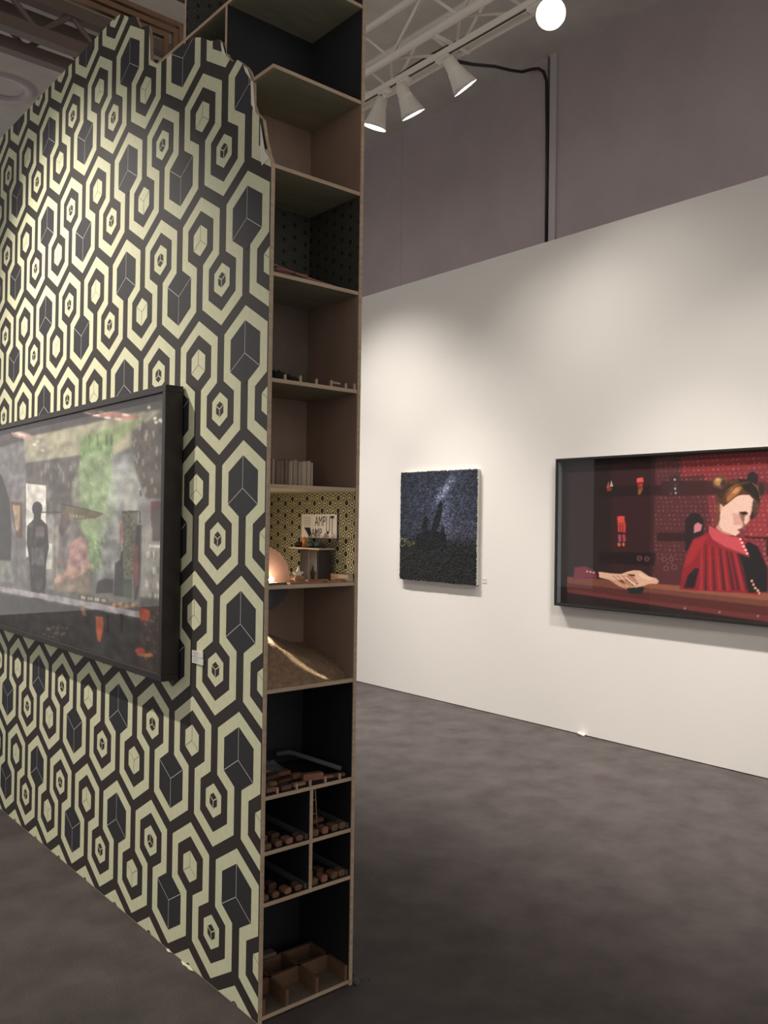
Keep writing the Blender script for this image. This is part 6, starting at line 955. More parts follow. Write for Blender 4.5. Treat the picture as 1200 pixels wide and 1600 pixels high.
((139,132,103),0.7,1,[0.86,0.433,0.86,0.432,0.858,0.43,0.857,0.43,0.855,0.429,0.853,0.43,0.852,0.431,0.852,0.433,0.852,0.434,0.853,0.436,0.855,0.437,0.857,0.437,0.858,0.436,0.859,0.435]),
((59,54,46),0.9,1,[0.856,0.43,0.856,0.429,0.855,0.427,0.853,0.426,0.851,0.426,0.85,0.427,0.848,0.428,0.848,0.43,0.848,0.431,0.85,0.433,0.851,0.433,0.853,0.433,0.855,0.433,0.856,0.432]),
((124,66,59),0.7,1,[0.864,0.428,0.863,0.426,0.862,0.425,0.861,0.424,0.859,0.424,0.857,0.425,0.856,0.426,0.856,0.427,0.856,0.429,0.857,0.43,0.859,0.431,0.861,0.431,0.862,0.431,0.863,0.429]),
((59,54,46),0.9,1,[0.874,0.426,0.873,0.424,0.872,0.423,0.871,0.422,0.869,0.422,0.867,0.422,0.866,0.424,0.866,0.425,0.866,0.427,0.867,0.428,0.869,0.429,0.871,0.429,0.872,0.428,0.873,0.427]),
((139,132,103),0.7,1,[0.881,0.423,0.881,0.422,0.88,0.42,0.878,0.42,0.876,0.419,0.875,0.42,0.873,0.421,0.873,0.423,0.873,0.424,0.874,0.426,0.876,0.426,0.878,0.427,0.879,0.426,0.881,0.425]),
((59,54,46),0.9,1,[0.861,0.419,0.861,0.417,0.86,0.416,0.858,0.415,0.856,0.415,0.855,0.416,0.854,0.417,0.853,0.418,0.854,0.42,0.855,0.421,0.856,0.422,0.858,0.422,0.86,0.422,0.861,0.421]),
((139,132,103),0.7,1,[0.869,0.417,0.868,0.415,0.867,0.414,0.866,0.413,0.864,0.413,0.862,0.413,0.861,0.414,0.861,0.416,0.861,0.418,0.862,0.419,0.864,0.42,0.866,0.42,0.867,0.419,0.868,0.418]),
((59,54,46),0.9,1,[0.851,0.412,0.851,0.411,0.85,0.409,0.848,0.409,0.846,0.408,0.845,0.409,0.844,0.41,0.843,0.412,0.844,0.413,0.845,0.415,0.846,0.416,0.848,0.416,0.85,0.415,0.851,0.414]),
((124,66,59),0.7,1,[0.859,0.41,0.859,0.409,0.857,0.407,0.856,0.406,0.854,0.406,0.852,0.407,0.851,0.408,0.851,0.409,0.851,0.411,0.852,0.412,0.854,0.413,0.856,0.413,0.857,0.413,0.858,0.412]),
((59,54,46),0.9,1,[0.875,0.409,0.874,0.407,0.873,0.406,0.872,0.405,0.87,0.405,0.868,0.405,0.867,0.406,0.867,0.408,0.867,0.409,0.868,0.411,0.87,0.412,0.872,0.412,0.873,0.411,0.874,0.41]),
((139,132,103),0.7,1,[0.882,0.406,0.882,0.405,0.881,0.403,0.879,0.403,0.877,0.402,0.876,0.403,0.874,0.404,0.874,0.406,0.874,0.407,0.875,0.408,0.877,0.409,0.879,0.409,0.88,0.409,0.882,0.408]),
((59,54,46),0.9,1,[0.858,0.401,0.857,0.4,0.856,0.398,0.855,0.398,0.853,0.397,0.851,0.398,0.85,0.399,0.85,0.401,0.85,0.402,0.851,0.404,0.853,0.405,0.855,0.405,0.856,0.404,0.857,0.403]),
((139,132,103),0.7,1,[0.865,0.399,0.865,0.398,0.864,0.396,0.862,0.395,0.86,0.395,0.859,0.396,0.858,0.397,0.857,0.398,0.857,0.4,0.859,0.401,0.86,0.402,0.862,0.402,0.864,0.402,0.865,0.401]),
((59,54,46),0.9,1,[0.868,0.396,0.867,0.395,0.866,0.394,0.865,0.393,0.863,0.393,0.861,0.393,0.86,0.394,0.86,0.396,0.86,0.397,0.861,0.399,0.863,0.4,0.864,0.4,0.866,0.399,0.867,0.398]),
((124,66,59),0.7,1,[0.875,0.394,0.875,0.393,0.874,0.391,0.872,0.39,0.87,0.39,0.869,0.391,0.867,0.392,0.867,0.394,0.867,0.395,0.868,0.396,0.87,0.397,0.872,0.397,0.873,0.397,0.875,0.396]),
((59,54,46),0.9,1,[0.877,0.392,0.877,0.39,0.876,0.389,0.874,0.388,0.872,0.388,0.871,0.388,0.87,0.389,0.869,0.391,0.87,0.392,0.871,0.394,0.872,0.395,0.874,0.395,0.876,0.394,0.877,0.393]),
((139,132,103),0.7,1,[0.884,0.389,0.884,0.388,0.883,0.386,0.881,0.386,0.88,0.385,0.878,0.386,0.877,0.387,0.876,0.389,0.877,0.39,0.878,0.392,0.879,0.392,0.881,0.393,0.883,0.392,0.884,0.391]),
((59,54,46),0.9,1,[0.845,0.383,0.845,0.381,0.844,0.38,0.842,0.379,0.84,0.379,0.838,0.379,0.837,0.381,0.837,0.382,0.837,0.384,0.838,0.385,0.84,0.386,0.842,0.386,0.844,0.386,0.845,0.384]),
((139,132,103),0.7,1,[0.853,0.381,0.852,0.379,0.851,0.378,0.85,0.377,0.848,0.377,0.846,0.377,0.845,0.378,0.844,0.38,0.845,0.382,0.846,0.383,0.848,0.384,0.849,0.384,0.851,0.383,0.852,0.382]),
((59,54,46),0.9,1,[0.868,0.379,0.868,0.378,0.867,0.376,0.865,0.375,0.863,0.375,0.862,0.376,0.86,0.377,0.86,0.378,0.86,0.38,0.862,0.381,0.863,0.382,0.865,0.382,0.867,0.382,0.868,0.381]),
((124,66,59),0.7,1,[0.875,0.377,0.875,0.375,0.874,0.374,0.872,0.373,0.871,0.373,0.869,0.374,0.868,0.375,0.867,0.376,0.868,0.378,0.869,0.379,0.871,0.38,0.872,0.38,0.874,0.38,0.875,0.379]),
((59,54,46),0.9,1,[0.878,0.374,0.877,0.373,0.876,0.371,0.875,0.371,0.873,0.37,0.871,0.371,0.87,0.372,0.87,0.374,0.87,0.375,0.871,0.377,0.873,0.377,0.875,0.378,0.876,0.377,0.877,0.376]),
((139,132,103),0.7,1,[0.885,0.372,0.885,0.371,0.884,0.369,0.882,0.368,0.88,0.368,0.879,0.369,0.877,0.37,0.877,0.371,0.877,0.373,0.878,0.374,0.88,0.375,0.882,0.375,0.883,0.375,0.885,0.374]),
((59,54,46),0.9,1,[0.86,0.367,0.859,0.365,0.858,0.364,0.857,0.363,0.855,0.363,0.853,0.363,0.852,0.364,0.851,0.366,0.852,0.368,0.853,0.369,0.855,0.37,0.856,0.37,0.858,0.369,0.859,0.368]),
((139,132,103),0.7,1,[0.867,0.365,0.867,0.363,0.866,0.362,0.864,0.361,0.862,0.361,0.861,0.361,0.859,0.362,0.859,0.364,0.859,0.365,0.86,0.367,0.862,0.368,0.864,0.368,0.865,0.367,0.867,0.366]),
((59,54,46),0.9,1,[0.839,0.359,0.839,0.357,0.837,0.356,0.836,0.355,0.834,0.355,0.832,0.355,0.831,0.356,0.831,0.358,0.831,0.36,0.832,0.361,0.834,0.362,0.836,0.362,0.837,0.361,0.839,0.36]),
((124,66,59),0.7,1,[0.847,0.357,0.846,0.355,0.845,0.354,0.843,0.353,0.842,0.353,0.84,0.353,0.839,0.354,0.838,0.356,0.839,0.357,0.84,0.359,0.841,0.36,0.843,0.36,0.845,0.359,0.846,0.358]),
((59,54,46),0.9,1,[0.869,0.356,0.869,0.355,0.868,0.353,0.866,0.352,0.865,0.352,0.863,0.353,0.862,0.354,0.861,0.355,0.862,0.357,0.863,0.358,0.864,0.359,0.866,0.359,0.868,0.359,0.869,0.358]),
((139,132,103),0.7,1,[0.877,0.354,0.876,0.353,0.875,0.351,0.874,0.35,0.872,0.35,0.87,0.351,0.869,0.352,0.869,0.353,0.869,0.355,0.87,0.356,0.872,0.357,0.874,0.357,0.875,0.357,0.876,0.356]),
((59,54,46),0.9,1,[0.873,0.351,0.873,0.349,0.872,0.348,0.87,0.347,0.868,0.347,0.867,0.347,0.865,0.348,0.865,0.35,0.865,0.352,0.866,0.353,0.868,0.354,0.87,0.354,0.871,0.354,0.873,0.352]),
((139,132,103),0.7,1,[0.88,0.349,0.88,0.347,0.879,0.346,0.877,0.345,0.875,0.345,0.874,0.345,0.873,0.346,0.872,0.348,0.873,0.35,0.874,0.351,0.875,0.352,0.877,0.352,0.879,0.351,0.88,0.35]),
((59,54,46),0.9,1,[0.85,0.343,0.849,0.341,0.848,0.34,0.846,0.339,0.845,0.338,0.843,0.339,0.842,0.34,0.841,0.342,0.842,0.343,0.843,0.345,0.844,0.345,0.846,0.346,0.848,0.345,0.849,0.344]),
((124,66,59),0.7,1,[0.857,0.341,0.857,0.339,0.856,0.338,0.854,0.337,0.852,0.336,0.85,0.337,0.849,0.338,0.849,0.34,0.849,0.341,0.85,0.343,0.852,0.343,0.854,0.344,0.855,0.343,0.857,0.342]),
((61,53,52),1,1,[0.82,0.567,0.893,0.571,0.892,0.53,0.898,0.53,0.895,0.575,0.82,0.572]),
((149,80,74),0.9,2,[0.812,0.529,0.823,0.529,0.824,0.477,0.814,0.425]),
((53,41,40),1,2,[0.881,0.523,0.903,0.523,0.907,0.389,0.892,0.274,0.88,0.244,0.875,0.329]),
((131,67,58),0.8,1,[0.873,0.444,0.888,0.452,0.894,0.317,0.879,0.286]),
((62,74,57),1,2,[0.83,0.323,0.867,0.328,0.868,0.256,0.832,0.258]),
((142,138,133),1,3,[0.901,0.616,0.986,0.614,0.992,0.262,0.9,0.268]),
((108,64,62),1,1,[0.936,0.608,0.981,0.607,0.983,0.518,0.938,0.517]),
((82,75,69),1,2,[0.942,0.58,0.982,0.58,0.984,0.471,0.944,0.469]),
((199,195,186),1,1,[0.931,0.456,0.984,0.458,0.984,0.448,0.931,0.446]),
((106,102,97),0.75,1,[0.964,0.379,0.972,0.38,0.973,0.357,0.965,0.356]),
((200,196,182),0.75,1,[0.977,0.386,0.984,0.387,0.985,0.364,0.977,0.363]),
((106,102,97),0.75,1,[0.956,0.286,0.963,0.288,0.965,0.265,0.956,0.263]),
((200,196,182),0.75,1,[0.945,0.433,0.953,0.433,0.954,0.41,0.946,0.409]),
((106,102,97),0.75,1,[0.945,0.293,0.953,0.294,0.954,0.271,0.946,0.27]),
((200,196,182),0.75,1,[0.92,0.43,0.928,0.431,0.929,0.407,0.92,0.406]),
((106,102,97),0.75,1,[0.936,0.324,0.944,0.325,0.945,0.302,0.937,0.301]),
((200,196,182),0.75,1,[0.927,0.434,0.934,0.435,0.935,0.411,0.927,0.411]),
((106,102,97),0.75,1,[0.939,0.435,0.946,0.436,0.947,0.412,0.939,0.412]),
((200,196,182),0.75,1,[0.934,0.287,0.942,0.289,0.943,0.265,0.934,0.264]),
((106,102,97),0.75,1,[0.957,0.294,0.965,0.295,0.966,0.272,0.958,0.271]),
((200,196,182),0.75,1,[0.949,0.378,0.956,0.379,0.958,0.356,0.949,0.355]),
((106,102,97),0.75,1,[0.966,0.383,0.974,0.383,0.975,0.36,0.967,0.359]),
((200,196,182),0.75,1,[0.965,0.328,0.973,0.329,0.974,0.306,0.966,0.305]),
((106,102,97),0.75,1,[0.978,0.294,0.985,0.295,0.986,0.272,0.978,0.271]),
((200,196,182),0.75,1,[0.965,0.289,0.972,0.29,0.973,0.267,0.965,0.266]),
((106,102,97),0.75,1,[0.955,0.435,0.963,0.435,0.964,0.412,0.956,0.411]),
((200,196,182),0.75,1,[0.92,0.332,0.927,0.333,0.929,0.31,0.92,0.309]),
((106,102,97),0.75,1,[0.94,0.43,0.948,0.431,0.949,0.407,0.941,0.407]),
((200,196,182),0.75,1,[0.96,0.332,0.967,0.333,0.968,0.31,0.96,0.309]),
((106,102,97),0.75,1,[0.962,0.381,0.969,0.382,0.97,0.359,0.962,0.358]),
((200,196,182),0.75,1,[0.954,0.29,0.962,0.291,0.963,0.268,0.955,0.267]),
((106,102,97),0.75,1,[0.952,0.427,0.959,0.428,0.96,0.405,0.952,0.404]),
((200,196,182),0.75,1,[0.946,0.379,0.954,0.38,0.955,0.356,0.947,0.355]),
((63,60,60),1,4,[-0.182,0.145,0.145,0.171,0.901,0.194,0.999,0.203,1.011,-0.094,-0.159,-0.518]),
((73,62,58),1,4,[0.9,0.268,0.994,0.276,0.999,0.015,0.905,0.008]),
((52,46,45),0.6,1,[0.974,0.139,0.983,0.137,0.986,0.131,0.977,0.131]),
((124,114,104),0.6,1,[0.929,0.222,0.938,0.219,0.942,0.213,0.932,0.214]),
((52,46,45),0.6,1,[0.943,0.223,0.952,0.22,0.955,0.214,0.945,0.215]),
((124,114,104),0.6,1,[0.928,0.139,0.937,0.137,0.94,0.131,0.93,0.131]),
((52,46,45),0.6,1,[0.941,0.07,0.95,0.068,0.953,0.062,0.943,0.062]),
((124,114,104),0.6,1,[0.939,0.198,0.948,0.196,0.951,0.189,0.942,0.19]),
((52,46,45),0.6,1,[0.963,0.097,0.972,0.095,0.975,0.089,0.966,0.089]),
((124,114,104),0.6,1,[0.923,0.128,0.932,0.126,0.936,0.119,0.926,0.12]),
((52,46,45),0.6,1,[0.921,0.145,0.93,0.143,0.933,0.137,0.923,0.137]),
((124,114,104),0.6,1,[0.968,0.227,0.977,0.225,0.98,0.218,0.97,0.219]),
((52,46,45),0.6,1,[0.926,0.062,0.935,0.06,0.938,0.054,0.928,0.054]),
((124,114,104),0.6,1,[0.953,0.126,0.962,0.124,0.965,0.118,0.955,0.119]),
((52,46,45),0.6,1,[0.98,0.088,0.989,0.086,0.992,0.08,0.982,0.08]),
((124,114,104),0.6,1,[0.949,0.197,0.958,0.194,0.961,0.188,0.952,0.189]),
((52,46,45),0.6,1,[0.904,0.219,0.913,0.217,0.917,0.21,0.906,0.211]),
((124,114,104),0.6,1,[0.93,0.132,0.939,0.13,0.942,0.123,0.932,0.124]),
((52,46,45),0.6,1,[0.905,0.195,0.914,0.193,0.917,0.186,0.907,0.187]),
((124,114,104),0.6,1,[0.952,0.213,0.961,0.21,0.964,0.204,0.954,0.205]),
((52,46,45),0.6,1,[0.916,0.17,0.925,0.168,0.928,0.162,0.918,0.162]),
((124,114,104),0.6,1,[0.925,0.221,0.934,0.218,0.938,0.212,0.928,0.213]),
((52,46,45),0.6,1,[0.976,0.195,0.985,0.193,0.988,0.186,0.978,0.187]),
((124,114,104),0.6,1,[0.918,0.182,0.927,0.179,0.93,0.173,0.92,0.174]),
((52,46,45),0.6,1,[0.955,0.199,0.964,0.197,0.967,0.191,0.958,0.192]),
((124,114,104),0.6,1,[0.922,0.199,0.931,0.196,0.934,0.19,0.924,0.191]),
((52,46,45),0.6,1,[0.969,0.225,0.978,0.222,0.981,0.216,0.972,0.217]),
((124,114,104),0.6,1,[0.955,0.095,0.964,0.093,0.967,0.087,0.958,0.087]),
((52,46,45),0.6,1,[0.903,0.212,0.913,0.209,0.916,0.203,0.906,0.204]),
((124,114,104),0.6,1,[0.971,0.115,0.98,0.113,0.983,0.107,0.973,0.107]),
((52,46,45),0.6,1,[0.915,0.148,0.925,0.146,0.928,0.14,0.918,0.141]),
((124,114,104),0.6,1,[0.981,0.121,0.99,0.119,0.993,0.113,0.984,0.113]),
((52,46,45),0.6,1,[0.956,0.142,0.965,0.14,0.968,0.134,0.958,0.134]),
((124,114,104),0.6,1,[0.979,0.216,0.988,0.213,0.991,0.207,0.981,0.208]),
((52,46,45),0.6,1,[0.907,0.088,0.916,0.086,0.919,0.08,0.909,0.08]),
((124,114,104),0.6,1,[0.921,0.063,0.93,0.061,0.933,0.055,0.923,0.055]),
((52,46,45),0.6,1,[0.958,0.128,0.967,0.126,0.97,0.12,0.961,0.12]),
((124,114,104),0.6,1,[0.972,0.195,0.981,0.193,0.984,0.187,0.975,0.188]),
((52,46,45),0.6,1,[0.979,0.23,0.988,0.228,0.991,0.222,0.982,0.223]),
((124,114,104),0.6,1,[0.914,0.084,0.924,0.082,0.927,0.076,0.917,0.076]),
((52,46,45),0.6,1,[0.973,0.091,0.982,0.089,0.985,0.083,0.975,0.084]),
((124,114,104),0.6,1,[0.972,0.106,0.98,0.104,0.983,0.098,0.974,0.099]),
((52,46,45),0.6,1,[0.902,0.197,0.912,0.195,0.915,0.188,0.905,0.189]),
((124,114,104),0.6,1,[0.972,0.203,0.981,0.201,0.984,0.194,0.975,0.195]),
((52,46,45),0.6,1,[0.91,0.058,0.919,0.056,0.922,0.05,0.912,0.05]),
((124,114,104),0.6,1,[0.908,0.077,0.917,0.075,0.92,0.069,0.91,0.069]),
((52,46,45),0.6,1,[0.954,0.181,0.963,0.179,0.966,0.172,0.956,0.173]),
((124,114,104),0.6,1,[0.936,0.16,0.946,0.158,0.949,0.152,0.939,0.153]),
((52,46,45),0.6,1,[0.956,0.161,0.965,0.159,0.968,0.153,0.958,0.153]),
((124,114,104),0.6,1,[0.962,0.227,0.971,0.225,0.974,0.219,0.964,0.22]),
((52,46,45),0.6,1,[0.928,0.099,0.937,0.097,0.941,0.091,0.93,0.091]),
((124,114,104),0.6,1,[0.914,0.115,0.923,0.113,0.927,0.107,0.916,0.107]),
((168,162,166),1,1,[-0.184,0.194,0.144,0.203,0.535,0.213,0.901,0.217,0.9,0.195,0.536,0.187,0.145,0.179,-0.183,0.172]),
((69,62,56),1,1,[0.629,0.238,0.765,0.24,0.766,0.221,0.629,0.218]),
((167,161,138),1,1,[0.636,0.234,0.661,0.234,0.661,0.222,0.636,0.219]),
((167,161,138),1,1,[0.67,0.235,0.695,0.236,0.695,0.223,0.67,0.221]),
((167,161,138),1,1,[0.703,0.236,0.727,0.237,0.727,0.225,0.703,0.222]),
((167,161,138),1,1,[0.735,0.237,0.758,0.238,0.758,0.226,0.736,0.224]),
((108,72,54),1,1,[0.789,0.227,0.788,0.224,0.785,0.221,0.781,0.219,0.777,0.218,0.773,0.219,0.77,0.221,0.769,0.224,0.77,0.227,0.773,0.23,0.777,0.232,0.781,0.232,0.785,0.232,0.788,0.23]),
((167,123,74),1,1,[0.803,0.224,0.802,0.221,0.799,0.218,0.796,0.216,0.791,0.216,0.787,0.216,0.785,0.218,0.784,0.221,0.785,0.224,0.787,0.227,0.791,0.229,0.795,0.23,0.799,0.229,0.802,0.227]),
((108,72,54),1,1,[0.817,0.221,0.816,0.218,0.813,0.216,0.81,0.214,0.805,0.213,0.802,0.214,0.799,0.215,0.798,0.218,0.799,0.221,0.801,0.224,0.805,0.226,0.809,0.227,0.813,0.226,0.816,0.224]),
((167,123,74),1,1,[0.83,0.234,0.829,0.231,0.827,0.228,0.823,0.226,0.819,0.226,0.815,0.226,0.812,0.228,0.811,0.231,0.812,0.234,0.815,0.237,0.819,0.238,0.823,0.239,0.827,0.239,0.829,0.237]),
((108,72,54),1,1,[0.844,0.231,0.843,0.228,0.841,0.225,0.837,0.224,0.833,0.223,0.829,0.224,0.826,0.225,0.825,0.228,0.826,0.231,0.829,0.234,0.832,0.236,0.837,0.236,0.84,0.236,0.843,0.234]),
((167,123,74),1,1,[0.857,0.228,0.856,0.225,0.854,0.223,0.85,0.221,0.846,0.22,0.843,0.221,0.84,0.223,0.839,0.225,0.84,0.228,0.842,0.231,0.846,0.233,0.85,0.234,0.854,0.233,0.856,0.231]),
((108,72,54),1,1,[0.87,0.241,0.869,0.238,0.867,0.235,0.863,0.233,0.859,0.232,0.856,0.233,0.853,0.235,0.852,0.238,0.853,0.241,0.855,0.243,0.859,0.245,0.863,0.246,0.867,0.245,0.869,0.243]),
((167,123,74),1,1,[0.883,0.238,0.882,0.235,0.88,0.232,0.876,0.23,0.872,0.23,0.869,0.23,0.866,0.232,0.865,0.235,0.866,0.238,0.869,0.24,0.872,0.242,0.876,0.243,0.88,0.242,0.882,0.24]),
((108,72,54),1,1,[0.896,0.235,0.895,0.232,0.893,0.229,0.889,0.228,0.885,0.227,0.882,0.228,0.879,0.229,0.878,0.232,0.879,0.235,0.882,0.237,0.885,0.239,0.889,0.24,0.892,0.239,0.895,0.238]),
((144,108,82),1,2,[0.627,0.194,0.652,0.194,0.668,0.157,0.648,0.157]),
((170,95,69),1,2,[0.71,0.165,0.744,0.168,0.748,0.123,0.734,0.07,0.721,0.074,0.713,0.115]),
((44,41,41),1,1,[0.758,0.182,0.774,0.182,0.772,0.116,0.764,0.115]),
((44,41,41),1,1,[0.819,0.193,0.835,0.194,0.832,0.13,0.826,0.128]),
((177,76,80),1,1,[0.922,0.084,0.921,0.079,0.915,0.074,0.908,0.07,0.9,0.068,0.892,0.068,0.887,0.071,0.885,0.075,0.886,0.08,0.892,0.085,0.899,0.089,0.908,0.091,0.915,0.091,0.92,0.088]),
((171,109,73),1,1,[0.89,0.066,0.946,0.082,0.957,0.075,0.939,0.066,0.896,0.059]),
((168,79,58),1,2,[0.901,0.233,0.94,0.226,0.936,0.191,0.902,0.187]),
((122,107,94),0.6,1,[0.499,0.079,0.499,0.076,0.496,0.073,0.492,0.071,0.487,0.07,0.483,0.07,0.48,0.072,0.479,0.074,0.48,0.077,0.483,0.08,0.487,0.082,0.491,0.083,0.495,0.083,0.498,0.081]),
((122,107,94),0.6,1,[0.51,0.054,0.509,0.051,0.506,0.049,0.502,0.046,0.498,0.045,0.494,0.046,0.491,0.047,0.49,0.049,0.491,0.052,0.493,0.055,0.498,0.057,0.502,0.058,0.506,0.058,0.509,0.056]),
((122,107,94),0.6,1,[0.552,0.086,0.551,0.084,0.548,0.081,0.544,0.079,0.54,0.078,0.536,0.078,0.533,0.08,0.532,0.082,0.533,0.085,0.536,0.087,0.539,0.089,0.544,0.09,0.548,0.09,0.551,0.089]),
((122,107,94),0.6,1,[0.525,0.078,0.524,0.075,0.521,0.072,0.517,0.07,0.513,0.069,0.509,0.07,0.506,0.071,0.505,0.073,0.506,0.076,0.508,0.079,0.512,0.081,0.517,0.082,0.521,0.081,0.524,0.08]),
((122,107,94),0.6,1,[0.448,0.036,0.447,0.034,0.444,0.031,0.44,0.029,0.435,0.028,0.43,0.028,0.427,0.029,0.426,0.032,0.427,0.035,0.43,0.037,0.434,0.04,0.439,0.041,0.444,0.04,0.447,0.039]),
((122,107,94),0.6,1,[0.577,0.089,0.576,0.087,0.574,0.084,0.57,0.082,0.565,0.081,0.561,0.082,0.559,0.083,0.558,0.085,0.559,0.088,0.561,0.091,0.565,0.093,0.57,0.093,0.573,0.093,0.576,0.092]),
((122,107,94),0.6,1,[0.524,0.062,0.523,0.059,0.521,0.056,0.516,0.054,0.512,0.053,0.508,0.053,0.505,0.055,0.504,0.057,0.505,0.06,0.508,0.063,0.512,0.065,0.516,0.066,0.52,0.065,0.523,0.064]),
((122,107,94),0.6,1,[0.452,0.022,0.451,0.02,0.448,0.017,0.444,0.015,0.439,0.013,0.435,0.014,0.432,0.015,0.431,0.018,0.432,0.02,0.435,0.023,0.439,0.025,0.444,0.026,0.448,0.026,0.451,0.025]),
((122,107,94),0.6,1,[0.5,0.034,0.499,0.032,0.496,0.029,0.492,0.027,0.487,0.026,0.483,0.026,0.48,0.027,0.479,0.03,0.48,0.033,0.483,0.035,0.487,0.037,0.491,0.038,0.496,0.038,0.499,0.037]),
((122,107,94),0.6,1,[0.524,0.054,0.523,0.051,0.521,0.049,0.517,0.047,0.512,0.046,0.508,0.046,0.505,0.047,0.504,0.05,0.505,0.053,0.508,0.055,0.512,0.057,0.516,0.058,0.52,0.058,0.523,0.057]),
((122,107,94),0.6,1,[0.562,0.064,0.561,0.061,0.559,0.059,0.555,0.057,0.551,0.056,0.547,0.056,0.544,0.058,0.543,0.06,0.544,0.062,0.546,0.065,0.55,0.067,0.555,0.068,0.559,0.068,0.561,0.066]),
((122,107,94),0.6,1,[0.48,0.065,0.479,0.062,0.476,0.06,0.472,0.058,0.467,0.057,0.463,0.057,0.46,0.058,0.459,0.061,0.46,0.064,0.463,0.066,0.467,0.068,0.472,0.069,0.476,0.069,0.479,0.068]),
((122,107,94),0.6,1,[0.534,0.089,0.533,0.086,0.531,0.083,0.527,0.081,0.522,0.081,0.518,0.081,0.515,0.082,0.514,0.085,0.515,0.087,0.518,0.09,0.522,0.092,0.526,0.093,0.53,0.093,0.533,0.091]),
((122,107,94),0.6,1,[0.55,0.059,0.549,0.056,0.546,0.054,0.542,0.052,0.538,0.051,0.534,0.051,0.531,0.052,0.53,0.055,0.531,0.058,0.534,0.06,0.538,0.062,0.542,0.063,0.546,0.063,0.549,0.061]),
((122,107,94),0.6,1,[0.471,0.065,0.47,0.062,0.467,0.059,0.463,0.057,0.458,0.056,0.454,0.056,0.451,0.058,0.45,0.06,0.451,0.063,0.453,0.066,0.458,0.068,0.462,0.069,0.467,0.069,0.47,0.067]),
((122,107,94),0.6,1,[0.478,0.032,0.477,0.029,0.474,0.027,0.47,0.024,0.465,0.023,0.461,0.024,0.458,0.025,0.457,0.027,0.458,0.03,0.461,0.033,0.465,0.035,0.47,0.036,0.474,0.036,0.477,0.035]),
]
# ================================================================== THE SETTING
def struct(o): o['kind'] = 'structure'; return o
mb = MB(); mb.box(-7, 6.5, -4, 14, -0.1, 0, 'floor'); struct(mb.build('floor'))
mb = MB(); mb.box(-7, 6.5, -4, 14, CEIL, CEIL+0.1, 'ceil'); struct(mb.build('ceiling'))
mb = MB(); mb.box(WX, GX-0.004, -4, 13.9, 0.006, WH, 'white'); struct(mb.build('wall_right'))
# grey hall wall behind: panels with narrow seams between them
mb = MB()
cuts = [-4, -0.2, 4.165, 4.262, 5.97, 8.2, 13.9]
for a, b in zip(cuts[:-1], cuts[1:]):
    if b-a < 0.2: continue
    mb.box(GX, GX+0.10, a+0.0015, b-0.0015, 0, CEIL, 'grey')
mb.box(GX+0.03, GX+0.10, -4, 13.9, 0, CEIL, 'seam')
struct(mb.build('wall_back'))
mb = MB(); mb.box(GX-0.014, GX+0.03, 4.166, 4.228, WH-0.02, CEIL, 'post'); struct(mb.build('trim_1'))

# ================================================================== SHELF WALL WITH WALLPAPER
# torn upper outline of the papered side: (y, z) from the near end to the far end
TORN = [(CY, 2.620), (2.222, 2.640), (2.245, 2.70), (2.262, 2.765), (2.300, 2.80), (2.319, 2.835), (2.322, 2.905), (2.345, 2.950), (2.365, 2.972),
        (2.417, 3.014), (2.452, 3.022), (2.487, 3.056), (2.505, 3.100), (2.545, 3.135), (2.596, 3.150), (2.66, 3.190), (2.719, 3.214), (2.80, 3.221), (2.90, 3.226),
        (2.994, 3.228), (3.020, 3.245), (3.059, 3.272), (3.066, 3.35), (3.081, 3.414), (3.16, 3.44), (3.20, 3.50), (3.27, 3.53), (3.339, 3.573), (3.40, 3.585), (WALL_END, 3.585)]
cab = thing('shelf_wall', 'tall freestanding plywood shelf wall covered in black and cream hexagon wallpaper, torn at the top corner', 'shelf wall', (CX, CY, 0))
mb = MB(); mb.prism([(CY, 0), (WALL_END, 0)] + TORN[::-1], CX, CX+TB, 0, 'ply'); mb.build('side_panel', cab)
mb = MB()
pol = hex_pattern(-WALL_END, -CY, 0, 3.6, -2.343, 0.340)
base_off = 0.0012
for (ya, za), (yb, zb) in zip(TORN[:-1], TORN[1:]):
    if yb-ya < 1e-4: continue
    bot = 0.004
    trap = [(-yb, bot), (-ya, bot), (-ya, za), (-yb, zb)]
    x = CX-base_off
    mb.face([(x, -u, z) for u, z in trap], 'grout')
    umin, umax, zmax = -yb, -ya, max(za, zb)
    for lay, m, pts in pol:
        us = [p[0] for p in pts]; zs = [p[1] for p in pts]
        if max(us) < umin or min(us) > umax or min(zs) > zmax or max(zs) < bot: continue
        q = clip(pts, trap)
        if not q: q = []
        if len(q) > 2: mb.face([(x-0.0004*lay, -u, z) for u, z in q], m)
wp = mb.build('hexagon_wallpaper', cab, fix=False)
# loose white tears along the paper's edges
mb = MB()
def flap(pts, k='torn'):
    mb.face([(CX-0.0032-d, y, z) for y, z, d in pts], k)
flap([(2.216, 2.63, 0), (2.235, 2.655, .004), (2.262, 2.755, .006), (2.266, 2.665, .002), (2.26, 2.62, 0)])
flap([(2.30, 2.80, 0), (2.322, 2.832, .003), (2.322, 2.91, .006), (2.312, 2.90, .004), (2.309, 2.84, 0)])
flap([(2.322, 2.905, 0), (2.345, 2.955, .004), (2.368, 2.975, .006), (2.36, 2.95, .003), (2.34, 2.925, 0)])
flap([(2.487, 3.05, 0), (2.505, 3.10, .004), (2.515, 3.115, .006), (2.513, 3.075, .002)])
flap([(2.600, .004, .002), (2.625, .001, .006), (2.650, .003, .005), (2.668, .001, .007), (2.690, .004, .002), (2.680, .009, 0), (2.655, .006, 0), (2.630, .010, 0)], 'cream')
flap([(2.760, .004, .002), (2.785, .001, .006), (2.800, .004, .003), (2.785, .008, 0)], 'cream')
mb.build('torn_paper', cab, fix=False)
